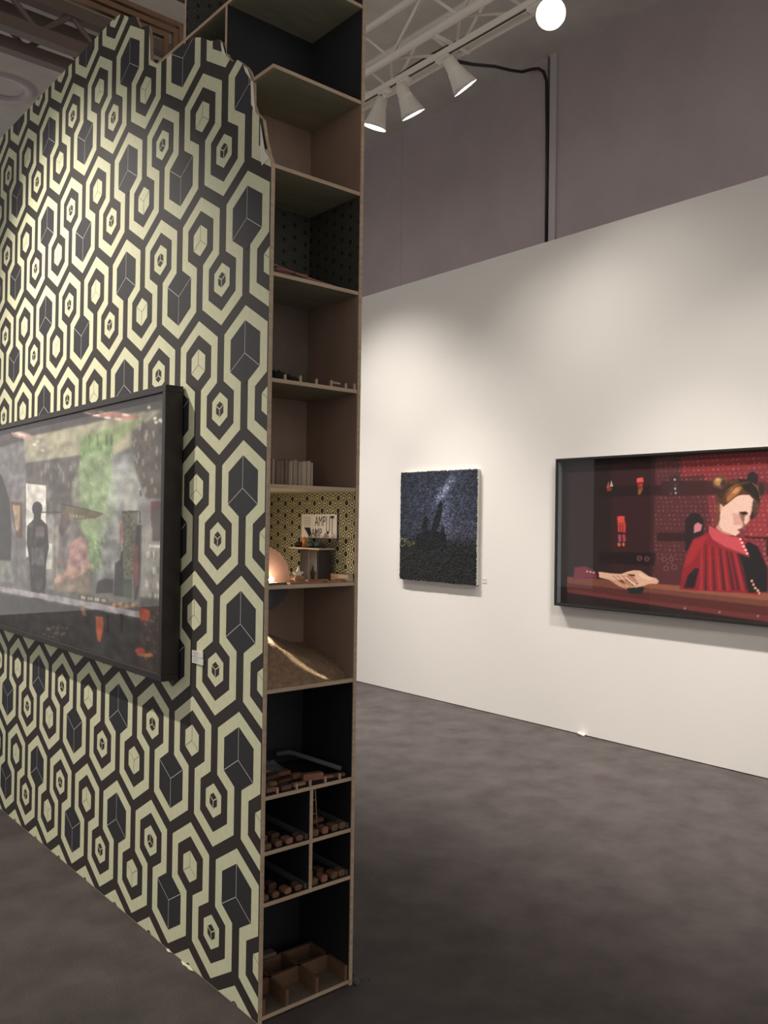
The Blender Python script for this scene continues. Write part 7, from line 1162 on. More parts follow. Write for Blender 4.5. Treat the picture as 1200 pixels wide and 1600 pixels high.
mb = MB(); mb.box(XR-TB, XR, CY, WALL_END, 0, 3.585, 'brown'); mb.box(XR, XR+.002, CY+.01, 5.28, 0.002, 3.58, 'canvas_side'); mb.box(XR, XR+.002, 5.28, WALL_END, 0.002, 3.58, 'black'); mb.build('rear_panel', cab)  # unseen pale and black facings added for bands mirrored in the glass
# shelves run along the wall; the lit room's floor has a slot cut for the blade
for i, z in enumerate(SH):
    far = 4.1 if i == 0 else 3.1
    mb = MB(); k = 'ply'
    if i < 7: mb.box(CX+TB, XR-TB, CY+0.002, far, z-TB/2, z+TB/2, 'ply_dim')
    else: mb.box(CX+TB, XR-TB, CY+0.002, far, z-TB/2, z+TB/2, 'darkbrown' if i == 11 else 'black')
    mb.box(CX+TB, XR-TB, CY, CY+0.002, z-TB/2, z+TB/2, 'ply')
    mb.box(CX+0.001, CX+TB, CY+0.10, far, z-TB/2, z+TB/2, 'ply') if i == 0 else None
    if i == 1: mb.box(CX+0.001, CX+TB, CY, CY+0.12, z-TB/2, z+TB/2, 'ply')
    mb.build('shelf', cab)
mb = MB(); mb.box(CX+TB, XR-TB, CY, 3.1, 3.57, 3.585, 'ply'); mb.box(CX, CX+TB, CY, 2.78, 3.57, 3.585, 'ply'); mb.build('top_board', cab)
# front edge strips of the two uprights
for x0 in (CX, XR-TB):
    mb = MB(); mb.box(x0-(0.0008 if x0 == CX else 0), x0+TB+(0.0008 if x0 != CX else 0), CY-0.0025, CY, 0, 2.60 if x0 == CX else 3.585, 'ply'); mb.build('edge_strip', cab)
# upright partitions across the wall
def upright(y, z0, z1, k): 
    mb = MB(); mb.box(CX+0.001, XR-TB, y, y+TB, z0, z1, k); mb.box(CX, CX+0.001, y, y+TB, max(z0, 2.9), z1, 'ply') if z1 > 2.9 else None; return mb.build('partition', cab)
cells = [(3.241, 3.57, 'black'), (2.920, 3.229, 'black'), (2.615, 2.908, 'brown'), (2.284, 2.603, 'mini'), (1.958, 2.272, 'darkbrown'), (1.633, 1.946, 'brown'), (1.323, 1.621, 'deep'),
         (1.005, 1.311, 'brown'), (0.682, 0.993, 'black'), (0.514, 0.670, 'black'), (0.359, 0.502, 'black'), (0.018, 0.347, 'black')]
for z0, z1, k in cells:
    if k == 'deep': upright(2.78, z0, z1, 'darkbrown')
    elif z0 > 3.2: upright(2.78, z0, z1, 'black')
    else: upright(CY+DEP, z0, z1, 'black' if k == 'mini' else k)
    if 2.9 < z0 < 3: upright(2.78, z0, z1, 'black')
    if k in ('mini', 'deep'): continue
    mb = MB(); yb = CY+DEP if z0 < 3.2 else 2.78
    rk = 'brown' if k == 'darkbrown' else k
    mb.box(XR-TB-0.0015, XR-TB, CY+0.002, yb, z0, z1, rk)
    mb.box(CX+TB, CX+TB+0.0015, CY+0.002 if z0 < 2.7 else CY+0.1, yb, z0, z1, k) if z0 < 2.6 else None
    mb.build('cell_lining', cab)
# the miniature copy of the wallpaper lining two of the cells and one high panel
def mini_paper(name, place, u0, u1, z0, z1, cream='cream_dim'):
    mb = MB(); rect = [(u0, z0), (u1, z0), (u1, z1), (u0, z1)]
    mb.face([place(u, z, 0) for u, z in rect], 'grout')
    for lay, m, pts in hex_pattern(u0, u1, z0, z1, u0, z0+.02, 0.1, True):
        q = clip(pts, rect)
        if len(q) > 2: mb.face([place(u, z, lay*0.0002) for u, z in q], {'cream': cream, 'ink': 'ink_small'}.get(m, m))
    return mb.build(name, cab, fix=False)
xr = XR-TB-0.0005
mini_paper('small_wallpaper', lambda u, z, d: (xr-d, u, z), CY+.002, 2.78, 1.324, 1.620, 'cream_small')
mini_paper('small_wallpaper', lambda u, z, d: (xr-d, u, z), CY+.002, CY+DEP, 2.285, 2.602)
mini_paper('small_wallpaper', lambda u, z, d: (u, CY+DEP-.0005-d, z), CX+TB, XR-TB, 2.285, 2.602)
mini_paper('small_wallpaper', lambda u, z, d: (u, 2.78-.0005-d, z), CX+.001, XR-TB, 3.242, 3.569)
# middle dividers of the two half-height rows and their ledges
for z0, z1 in ((0.514, 0.670), (0.359, 0.502)):
    mb = MB(); mb.box(1.609, 1.621, CY+.002, CY+DEP, z0, z1, 'black'); mb.box(1.609, 1.621, CY, CY+.002, z0, z1, 'ply'); mb.build('divider', cab)
    mb = MB(); mb.box(1.601, 1.609, CY+.01, CY+DEP, z0, z0+.016, 'cobweb'); mb.box(XR-TB-.010, XR-TB-.002, CY+.01, CY+DEP, z0, z0+.016, 'cobweb'); mb.build('ledge', cab)
# raised strips nailed along the right side of the lit room and of the scrap cell
mb = MB(); mb.box(XR-TB-.022, XR-TB-.002, CY+.005, 2.37, 1.324, 1.346, 'ply'); mb.build('ledge', cab)
# low wooden grid standing in the bottom cell
mb = MB()
for x in (CX+TB+.004, 1.530, 1.645, XR-TB-.014): mb.box(x, x+.011, CY+.004, CY+.20, .018, .066, 'wood_dim')
mb.box(CX+TB, XR-TB, CY+.10, CY+.111, .018, .066, 'wood_dim'); mb.box(CX+TB, XR-TB, CY+.20, CY+.211, .018, .066, 'wood_dim')
mb.build('bottom_grid', cab)

# copper bars bent down over the broken top
mb = MB()
for X, Z in ((1.800-.03, 3.725), (1.745, 3.690), (1.700, 3.655)):
    h = .011
    mb.box(CX-.35, X+h, 3.5-h, 3.5+h, Z-h, Z+h, 'copper'); mb.box(X-h, X+h, 3.5-h, 3.5+h, 3.2415, Z-h, 'copper')
tag(mb.build('copper_bars', loc=(1.72, 3.5, 3.2415)), 'three nested copper bars bent down behind the torn top of the wallpapered shelf wall', 'metal bars')

# ================================================================== THINGS IN THE CELLS
def solo(mb, name, label, cat, loc, group=None, smooth=False, kind=None):
    o = mb.build(name, loc=loc, smooth=smooth); tag(o, label, cat, group, kind); return o
# ---- sticks
zf = 2.2841
sticks = [((1.447, 2.235, .032), (1.600, 2.262, .026), .0035, 'on top of the pile, longest and palest'),
          ((1.470, 2.240, .022), (1.585, 2.232, .020), .0035, 'second from the top of the small pile'),
          ((1.53, 2.222, .014), (1.690, 2.226, .0045), .004, 'sloping down to the right end'),
          ((1.445, 2.225, .012), (1.56, 2.240, .012), .004, 'dark, in the middle of the small pile'),
          ((1.445, 2.250, .0045), (1.60, 2.222, .0045), .0045, 'dark, at the bottom of the small pile')]
for a, b, r, d in sticks:
    mb = MB(); mb.tube([(a[0], a[1], zf+a[2]), ((a[0]+b[0])/2, (a[1]+b[1])/2+.004, zf+(a[2]+b[2])/2), (b[0], b[1], zf+b[2])], [r, r*.9, r*.6], 'wood3' if 'dark' in d else 'wood2', 7)
    solo(mb, 'wooden_stick', 'thin wooden stick '+d+' in the dim papered cell', 'stick', (a[0], a[1], zf), 'sticks in the dim papered cell')
# ---- pegs along the front of the shelf below
names = ['leftmost, beside the papered side', 'second from the left', 'third from the left', 'fourth from the left', 'fifth from the left', 'rightmost, against the right side']
for i, x in enumerate((1.493, 1.551, 1.613, 1.672, 1.732, 1.775)):
    mb = MB(); h = .017+.003*(i % 2); mb.obox((x if i < 5 else 1.768, CY+.006, 1.9581+h/2), (.0065, .007, h), 'ply', bev=.001)
    solo(mb, 'wooden_peg', 'tiny wooden peg on the plain dark shelf, '+names[i], 'peg', (x, CY+.006, 1.958), 'pegs on the dark shelf edge')
def lump(name, label, cat, c, rx, ry, h, k, seed, n=22, group=None, rough=.35):
    r = random.Random(seed); mb = MB(); vs = []; fs = []
    for j in range(n+1):
        for i in range(n+1):
            a, b = -1+2*i/n, -1+2*j/n; d = math.hypot(a, b)
            z = max(0, 1-d**1.6)*(1-rough+rough*r.random()*2)
            vs.append((c[0]+a*rx, c[1]+b*ry, c[2]+z*h+(.0005 if d < 1 else .0002)))
    for j in range(n):
        for i in range(n): q = j*(n+1)+i; fs.append((q, q+1, q+n+2, q+n+1))
    vs2 = [(v[0], v[1], c[2]) for v in vs]; m = len(vs); fs += [tuple(reversed([i+m for i in f])) for f in fs]
    ed = [(i, i+1) for i in range(n)]
    mb.add(vs+vs2, fs, k)
    o = mb.build(name, loc=c); tag(o, label, cat, group, 'stuff'); return o
lump('charred_debris', 'heap of black charred debris behind the row of pegs on the dark shelf', 'debris', (1.56, 2.35, 1.958), .11, .09, .045, 'black', 3)
mb = MB(); mb.obox((1.706, 2.235, 1.9585+.016), (.034, .012, .006), 'ply', (0, 0, .1), .001); mb.obox((1.70, 2.236, 1.9585+.0065), (.012, .010, .013), 'wood3')
solo(mb, 'wood_offcut', 'small pale offcut lying raised between the two right pegs of the dark shelf', 'offcut', (1.706, 2.235, 1.9585))
# ---- books
bx = 1.466; zf = 1.6331
specs = [('bookbrown', .019), ('bookbrown', .017), ('booktan', .014), ('bookbrown', .020), ('bookbrown', .016), ('bookbrown', .013), ('booktan', .010), ('bookpale', .009), ('booktan', .018), ('booktan', .019), ('bookpale', .018), ('bookpale', .016), ('bookpale', .008)]
ordw = ['first', 'second', 'third', 'fourth', 'fifth', 'sixth', 'seventh', 'eighth', 'ninth', 'tenth', 'eleventh', 'twelfth', 'thirteenth and rightmost']
for i, (k, w) in enumerate(specs):
    h = .083+.0025*((i*7) % 3-1); y0 = 2.292+.002*((i*5) % 3); d = .062
    b = thing('book', '%s small standing book, %s from the left on the brown shelf' % ({'bookbrown': 'brown', 'booktan': 'tan', 'bookpale': 'pale'}[k], ordw[i]), 'book', (bx+w/2, y0, zf), 'small books in a row on the brown shelf')
    mb = MB(); mb.box(bx+.0004, bx+.002, y0+.002, y0+d, zf, zf+h, k); mb.box(bx+w-.002, bx+w-.0004, y0+.002, y0+d, zf, zf+h, k)
    mb.prism([(bx+.0004, y0+.002), (bx+.002, y0), (bx+w-.002, y0), (bx+w-.0004, y0+.002)], zf, zf+h, 2, k); mb.build('cover', b)
    mb = MB(); mb.box(bx+.002, bx+w-.002, y0+.002, y0+d-.003, zf+.002, zf+h-.003, 'pages'); mb.build('pages', b)
    bx += w
# ---- lit room: copper blade through the wall and floor, lamp, poster, cabinet, planks
bl = thing('saw_blade', 'round copper saw blade cutting through the floor of the lit miniature room', 'saw blade', (CX+TB, 2.31, 1.325))
def blade(a0, a1, R, k, name, teeth=True):
    mb = MB(); n = 36; pts = []
    c = (1.484, 1.335)
    for i in range(n+1):
        a = a0+(a1-a0)*i/n; rr = R*(1.0 if i % 2 else .965)
        pts.append((max(CX+TB+.002, c[0]+rr*math.cos(a)), c[1]+rr*math.sin(a)))
    mb.prism(pts, 2.309, 2.3115, 1, k); return mb.build(name, bl)
blade(math.asin(-.0115/.106), math.pi-math.asin(-.0115/.106), .106, 'copper_blade', 'upper_blade')
blade(-math.pi-math.asin(-.0245/.106), math.asin(-.0245/.106), .106, 'blackmetal', 'lower_blade')
zf = 1.3231
for ly, lxx, where in ((2.284, 1.500, 'in front of'), (2.45, 1.500, 'behind')):
    lp = thing('small_lamp', 'tiny glowing bulb %s the copper blade in the lit miniature room' % where, 'lamp', (lxx, ly, zf))
    mb = MB(); mb.tube([(lxx, ly, zf), (lxx, ly, zf+.004)], .006, 'blackmetal', 10); mb.build('socket', lp)
    mb = MB(); c = (lxx, ly)
    prof = [(zf+.004, .004), (zf+.007, .0065), (zf+.012, .008), (zf+.017, .0065), (zf+.020, .002)]
    mb.tube([(c[0], c[1], z) for z, r in prof], [r for z, r in prof], 'bulb', 12); mb.build('bulb', lp, smooth=True)
mb = MB(); mb.box(CX+TB+.006, CX+TB+.030, 2.415, 2.421, zf, zf+.165, 'ply'); solo(mb, 'upright_board', 'narrow pale board standing behind the copper blade in the lit miniature room', 'board', (CX+TB+.018, 2.418, zf))
ps = thing('poster', 'white poster with stretched black lettering on the right wall of the lit miniature room', 'poster', (XR-TB-.004, 2.405, 1.505))
px = XR-TB-.0032
mb = MB(); mb.box(px-.0012, px, 2.303, 2.507, 1.463, 1.546, 'poster'); mb.build('sheet', ps)
mb = MB(); mb.box(px+.0001, px+.0018, 2.296, 2.303, 1.458, 1.550, 'posterink'); mb.build('dark_edge', ps)
def letters(name, txt, y, z, w, h, parent, x, k='posterink'):
    cu = bpy.data.curves.new(name, 'FONT'); cu.body = txt; cu.size = 1
    o = bpy.data.objects.new(name, cu); COL.objects.link(o); bpy.context.view_layer.update()
    me = bpy.data.meshes.new_from_object(o.evaluated_get(bpy.context.evaluated_depsgraph_get()))
    bpy.data.objects.remove(o)
    xs = [v.co.x for v in me.vertices]; ys = [v.co.y for v in me.vertices]; x0, x1, y0, y1 = min(xs), max(xs), min(ys), max(ys)
    for v in me.vertices:
        u = (v.co.x-x0)/(x1-x0); t = (v.co.y-y0)/(y1-y0)
        v.co = Vector((x, y-u*w, z+t*h))-parent.location
    me.materials.clear(); me.materials.append(M[k])
    o = bpy.data.objects.new(name, me); COL.objects.link(o); o.parent = parent; return o
lx = px-.0016
letters('lettering', 'AMP', 2.428, 1.505, .062, .034, ps, lx); letters('lettering', 'UT', 2.362, 1.478, .044, .062, ps, lx)
letters('lettering', 'AMP', 2.448, 1.468, .062, .028, ps, lx)
mb = MB()
for i in range(6): mb.box(lx-.0002, lx, 2.452+.002*(i % 2), 2.497, 1.505+i*.006, 1.5065+i*.006, 'print')
mb.build('small_print', ps)
mb = MB(); mb.prism([(2.458, 1.466), (2.492, 1.499), (2.455, 1.499), (2.448, 1.478)], lx-.0003, lx, 0, 'posterink'); mb.build('printed_figure', ps)
ca = thing('miniature_cabinet', 'miniature dark two-door cabinet with a pale top under the poster', 'cabinet', (1.728, 2.365, zf))
mb = MB(); mb.box(1.700, 1.752, 2.308, 2.412, zf, zf+.103, 'cabinet'); mb.build('body', ca)
for y0, y1 in ((2.311, 2.357), (2.361, 2.409)):
    mb = MB(); mb.box(1.6975, 1.6999, y0, y1, zf+.006, zf+.098, 'cabinet'); d = mb.build('door', ca)
mb = MB(); mb.box(1.6978, 1.6996, 2.3575, 2.3605, zf+.006, zf+.098, 'bookbrown'); mb.build('door_gap_strip', ca)
mb = MB(); mb.box(1.692, 1.756, 2.292, 2.470, zf+.1032, zf+.1082, 'ply'); mb.build('top', ca)
zt = zf+.1083
def lathe(prof, c, k, n=14):
    mb = MB(); mb.tube([(c[0], c[1], z) for r, z in prof], [max(r, .0004) for r, z in prof], k, n); return mb
solo(lathe([(.007, zt), (.009, zt+.004), (.005, zt+.014), (.008, zt+.022), (.007, zt+.030), (.002, zt+.036)], (1.725, 2.425), 'orange'), 'figurine', 'tiny orange clay figurine on the miniature cabinet below the poster', 'figurine', (1.725, 2.425, zt), smooth=True)
solo(lathe([(.012, zt), (.016, zt+.006), (.011, zt+.016), (.003, zt+.020)], (1.722, 2.452), 'blackmetal'), 'bowl', 'tiny black pot at the left end of the miniature cabinet top', 'pot', (1.722, 2.452, zt), smooth=True)
solo(lathe([(.013, zt), (.017, zt+.008), (.015, zt+.016), (.007, zt+.022)], (1.722, 2.380), 'teal'), 'bowl', 'tiny dark teal pot right of the orange figurine on the miniature cabinet', 'pot', (1.722, 2.380, zt), smooth=True)
solo(lathe([(.009, zt), (.012, zt+.008), (.010, zt+.018), (.006, zt+.024)], (1.724, 2.345), 'teal'), 'bowl', 'tiny teal jar at the right end of the miniature cabinet top', 'jar', (1.724, 2.345, zt), smooth=True)
solo(lathe([(.006, zt), (.008, zt+.006), (.006, zt+.012), (.003, zt+.016)], (1.724, 2.312), 'blackmetal'), 'bowl', 'smallest black pot nearest the front on the miniature cabinet', 'pot', (1.724, 2.312, zt), smooth=True)
# star: pale five pointed, standing among crumpled orange scraps
mb = MB(); pts = []
for i in range(10):
    a = math.pi/2+i*math.pi/5; rr = .024 if i % 2 == 0 else .011; pts.append((1.656+rr*math.cos(a), zf+.0205+rr*math.sin(a)))
mb.prism(pts, 2.357, 2.363, 1, 'torn'); solo(mb, 'paper_star', 'small white paper star standing between the copper blade and the miniature cabinet', 'star', (1.656, 2.36, zf))
mb = MB(); mb.obox((1.625, 2.325, zf+.009), (.045, .03, .018), 'wood1', (0, 0, .2), .006); solo(mb, 'wood_block', 'orange lit wood block in front of the white paper star', 'block', (1.625, 2.325, zf))
planks = [((1.475, 2.224), (.075, .016, .007), -.02, 'wood3', 'short dark plank at the left front of the lit room floor'), ((1.590, 2.226), (.13, .018, .006), .03, 'wood2', 'long reddish plank at the front of the lit room floor'),
          ((1.535, 2.252), (.06, .012, .006), .25, 'wood3', 'dark plank lying askew behind the front planks of the lit room'), ((1.655, 2.250), (.075, .018, .010), -.12, 'wood2', 'thick red-brown plank before the miniature cabinet'),
          ((1.700, 2.222), (.05, .014, .006), .0, 'wood1', 'pale plank at the right front of the lit room floor'), ((1.738, 2.240), (.028, .018, .009), .2, 'wood1', 'small pale block in the right front corner of the lit room')]
for (x, y), sz, a, k, lab in planks:
    mb = MB(); mb.obox((x, y, zf+sz[2]/2+.0002), sz, k, (0, 0, a), .001); solo(mb, 'plank', lab, 'plank', (x, y, zf), 'loose planks on the lit room floor')
# ---- sawdust
r = random.Random(8); n = 44; vs = []; fs = []; x0, x1, y0, y1, zf = CX+TB+.0022, XR-TB-.0022, CY+.001, CY+DEP-.002, 1.0051
def hs(a, b):   # a: left to right, b: front to back
    e = .010+.175*(1-a)**1.25*min(1, (b*1.4+.42)) + .085*b*a
    e *= min(1, .22+ b*3.2)
    return max(.004, e + .006*math.sin(9*a+3)*math.sin(7*b+1) + .003*(r.random()-.5))
for j in range(n+1):
    for i in range(n+1): a, b = i/n, j/n; vs.append((x0+(x1-x0)*a, y0+(y1-y0)*b, zf+hs(a, b)))
for j in range(n):
    for i in range(n): q = j*(n+1)+i; fs.append((q, q+1, q+n+2, q+n+1))
m = len(vs); vs += [(v[0], v[1], zf) for v in vs]; fs += [tuple(reversed([i+m for i in f])) for f in fs]
for i in range(n):
    for a, b in ((i, i+1), ((n+1)*n+i, (n+1)*n+i+1), (i*(n+1), (i+1)*(n+1)), (i*(n+1)+n, (i+1)*(n+1)+n)): fs.append((a, b, b+m, a+m))
mb = MB(); mb.add(vs, fs, 'sand'); o = mb.build('sawdust_heap', loc=(CX+.18, CY+.14, zf), smooth=False)
tag(o, 'heap of brown sawdust sloping down from the left side of the brown cell', 'sawdust', None, 'stuff')
# ---- scraps
zf = .6821; r = random.Random(21)
place = [('front left corner', 1.480, 2.245), ('front, left of centre', 1.530, 2.236), ('at the front, below the middle', 1.585, 2.240), ('centre front, largest and reddest', 1.655, 2.262), ('right of the large red scrap', 1.705, 2.250),
         ('second row, far left', 1.475, 2.290), ('second row, left', 1.520, 2.295), ('second row, middle', 1.570, 2.300), ('second row, right of the middle', 1.625, 2.310), ('right front corner', 1.745, 2.240),
         ('third row, left', 1.495, 2.345), ('third row, middle', 1.550, 2.350), ('third row, right', 1.610, 2.362), ('back left corner', 1.475, 2.41), ('back middle', 1.570, 2.42)]
for i, (w, x, y) in enumerate(place):
    big = i == 3; L = .075 if big else .035+.03*r.random(); h = .022 if big else .007+.008*r.random()
    mb = MB(); mb.obox((x, y, zf+h/2+.0006), (L*.94, .016+.008*r.random(), h), ('wood2', 'wood3', 'wood1', 'wood3')[i % 4] if not big else 'wood2', (0, 0, (r.random()-.5)*.5), .002)
    solo(mb, 'wood_scrap', ('large reddish' if big else 'dark') + ' wood scrap in the black cell, '+w, 'wood scrap', (x, y, zf), 'wood scraps in the black cell')
for i, x in enumerate((1.488, 1.560, 1.612, 1.672, 1.730)):
    mb = MB(); mb.obox((x, CY+.006, zf+.0091), (.006, .007, .018), 'ply', bev=.001)
    solo(mb, 'wooden_peg', 'tiny upright peg on the front edge of the black scrap cell, '+['leftmost', 'second from the left', 'middle one', 'second from the right', 'rightmost'][i], 'peg', (x, CY+.006, zf), 'pegs on the scrap cell edge')
mb = MB(); mb.tube([(1.64, 2.452, zf+.045), (1.688, 2.44, zf+.046), (1.706, 2.42, zf+.040), (1.764, 2.25, zf+.020)], .008, 'cobweb', 10); solo(mb, 'bent_pipe', 'grey bent pipe along the back right of the black scrap cell', 'pipe', (1.70, 2.42, zf), smooth=True)
lump('dust_fluff', 'grey dusty fluff heaped at the back of the black scrap cell', 'dust', (1.60, 2.445, zf), .06, .04, .03, 'cobweb', 6, 14)
# ---- blocks in the four half-height compartments
rows = [(.5141, (1.462, 1.502, 1.541, 1.582), 'upper left'), (.5141, (1.642, 1.681, 1.719, 1.752), 'upper right'), (.3591, (1.455, 1.494, 1.538, 1.580), 'lower left'), (.3591, (1.641, 1.680, 1.720, 1.752), 'lower right')]
q = ['first', 'second', 'third', 'fourth']
for zf, xs, nm in rows:
    for i, x in enumerate(xs):
        h = .013+.004*((i*3+len(nm)) % 3); k = 'wood_dim' if (i+len(nm)) % 3 else 'wood2'
        mb = MB(); mb.obox((x, CY+.028, zf+h/2+.0001), (.027-.003*(i % 2), .030, h), k, (0, 0, .12*((i % 3)-1)), .004)
        solo(mb, 'wood_block', 'small rounded wood block at the front of the %s compartment, %s from the left' % (nm, q[i]), 'block', (x, CY+.028, zf), 'wood blocks in the half-height compartments')
    if nm in ('upper left', 'lower left', 'lower right'):
        for i, (x, y) in enumerate(((xs[0]+.02, CY+.085), (xs[1]+.022, CY+.082), (xs[0]+.03, CY+.135))):
            mb = MB(); mb.obox((x, y, zf+.0101), (.030, .030, .020), 'wood3' if i else 'wood2', (0, 0, .1*i), .004)
            solo(mb, 'wood_block', 'dim wood block %s in the %s compartment' % (['in the second row at the left', 'in the second row towards the middle', 'at the very back'][i], nm), 'block', (x, y, zf), 'wood blocks in the half-height compartments')
    else:
        mb = MB(); mb.obox((1.70, 2.33, zf+.006), (.09, .03, .012), 'wood2', (0, 0, .05), .003); solo(mb, 'plank', 'reddish plank lying behind the blocks of the upper right compartment', 'plank', (1.70, 2.33, zf))
zf = .5141
tw = thing('wire_tower', 'tiny tapering four-legged wooden tower in the upper right compartment', 'tower', (1.672, 2.285, zf))
for sx, sy in ((-1, -1), (1, -1), (1, 1), (-1, 1)):
    mb = MB(); mb.tube([(1.672+sx*.013, 2.285+sy*.013, zf), (1.672+sx*.007, 2.285+sy*.007, zf+.136)], .0022, 'wood1', 6); mb.build('leg', tw)
for h, w in ((.05, .0108), (.095, .0088), (.136, .0075)):
    mb = MB(); p = [(1.672+sx*w, 2.285+sy*w, zf+h) for sx, sy in ((-1, -1), (1, -1), (1, 1), (-1, 1), (-1, -1))]
    mb.tube(p, .0016, 'wood1', 5); mb.build('ring', tw)
# ---- a dark block or two lying on the bottom grid
for (x, y, a, nm) in ((1.49, 2.40, .5, 'left'), (1.60, 2.43, -.3, 'middle')):
    mb = MB(); mb.obox((x, y if y > 2.425 else 2.44, .0185+.03), (.06, .03, .06), 'darkbrown', (0, 0, a*.3), .004); solo(mb, 'dark_block', 'dark block standing behind the wooden grid of the bottom cell, %s one' % nm, 'block', (x, y, .018))

# ================================================================== PICTURES
def frame_boxes(name, ya, yb, z0, z1, x0, x1, lip, k, parent):
    # x0 front, x1 back
    for nm, b in (('frame_top', (ya, yb, z1-lip, z1)), ('frame_bottom', (ya, yb, z0, z0+lip)), ('frame_side', (ya, ya+lip, z0+lip, z1-lip)), ('frame_side', (yb-lip, yb, z0+lip, z1-lip))):
        mb = MB(); mb.box(x0, x1, *b, k); o = mb.build(nm, parent); bv = o.modifiers.new('b', 'BEVEL'); bv.width = .0015; bv.segments = 2
pic = thing('framed_photograph', 'large dark-framed photograph of a green-vined room hanging on the hexagon wallpaper', 'picture', (1.39, 3.80, .96))
ya, yb, z0, z1 = 2.740, 4.86, .960, 1.988
frame_boxes('frame', ya, yb, z0, z1, 1.354, CX-.006, .024, 'frame', pic)
mb = MB(); mb.box(1.372, 1.380, ya+.024, yb-.024, z0+.024, z1-.024, 'frame_black'); mb.build('backing', pic)
mb = MB(); mb.face([(1.3625, ya+.0245, z1-.0245), (1.3625, yb-.0245, z1-.0245), (1.3625, yb-.0245, z0+.0245), (1.3625, ya+.0245, z0+.0245)], 'glass'); mb.build('glass', pic, fix=False)
def post_big(img, U, V):
    rs = np.random.RandomState(2); g = blur(rs.rand(*U.shape), 2); g2 = blur(np.kron(rs.rand(50, 55), np.ones((8, 8)))[:U.shape[0], :U.shape[1]], 40); img = img*(1+.2*(g-.5)+.5*(g2-.5))[..., None]
    return img
img = paint([(c, a, b, [((u*2.12-.024)/2.072 if i % 2 == 0 else (u*1.028-.024)/.98) for i, u in enumerate(q)]) for c, a, b, q in ART_BIG], 440, 400, post_big)
print_mesh('photograph', 1.3715, yb-.024, ya+.024, z0+.024, z1-.024, img, art_mat('photo print with green vines', 1.25), pic)

red = thing('framed_photograph', 'black-framed photograph of a person in a red dress, on the white wall', 'picture', (5.14, 2.94, .925))
ya, yb, z0, z1 = 1.89, 3.99, .925, 2.010
frame_boxes('frame', ya, yb, z0, z1, 5.105, WX-.003, .016, 'frame_black', red)
mb = MB(); mb.box(5.158, 5.164, ya+.016, yb-.016, z0+.016, z1-.016, 'frame_black'); mb.build('backing', red)
sp = MB(); ins = .0162
sp.box(5.118, 5.157, ya+ins, ya+ins+.004, z0+ins, z1-ins, 'spacer'); sp.box(5.118, 5.157, yb-ins-.004, yb-ins, z0+ins, z1-ins, 'spacer')
sp.box(5.118, 5.157, ya+ins+.004, yb-ins-.004, z0+ins, z0+ins+.004, 'frame_black'); sp.box(5.118, 5.157, ya+ins+.004, yb-ins-.004, z1-ins-.004, z1-ins, 'frame_black'); sp.build('spacer', red)
mb = MB(); mb.face([(5.1145, ya+.0165, z1-.0165), (5.1145, yb-.0165, z1-.0165), (5.1145, yb-.0165, z0+.0165), (5.1145, ya+.0165, z0+.0165)], 'glass'); mb.build('glass', red, fix=False)
def post_red(img, U, V):
    # woven-dot wallpaper in the red room: faint light specks only on plain red ground
    R, G, B = img[..., 0], img[..., 1], img[..., 2]
    ground = (R > .30) & (R < .60) & (G < .24) & (abs(G-B) < .06) & (V > .30)
    gu = (U*2.1/.034); gv = (V*1.085/.030); gu = gu+.5*(np.floor(gv) % 2)+.3*np.sin(gv*2.1)
    dress = next(s[3] for s in ART_RED if s[0] == (150, 36, 44)); ground &= ~pip(U, V, [(w*2.1-.016)/2.068 if i % 2 == 0 else (w*1.085-.016)/1.053 for i, w in enumerate(dress)])
    d = np.hypot(gu % 1-.5, gv % 1-.5); sp = ((d < .22) & ground).astype(float)
    k = np.where(R > .40, .62, .40)
    sp = (blur(sp, 1)*k*(.55+.45*np.sin(gu*1.7)*np.sin(gv*2.3)))[..., None]
    img = img*(1-sp)+np.array([.86, .52, .46])*sp
    img = img.mean(-1, keepdims=True)*.14+img*.86; g = blur(np.random.RandomState(5).rand(*U.shape), 2); return img*(1+.14*(g-.5))[..., None]
img = paint([(c, a, bl_, [(w*2.1-.016)/2.068 if i % 2 == 0 else (w*1.085-.016)/1.053 for i, w in enumerate(q)]) for c, a, bl_, q in ART_RED], 620, 400, post_red)
print_mesh('photograph', 5.1575, yb-.016, ya+.016, z0+.016, z1-.016, img, art_mat('photo print in red', 1.25), red)

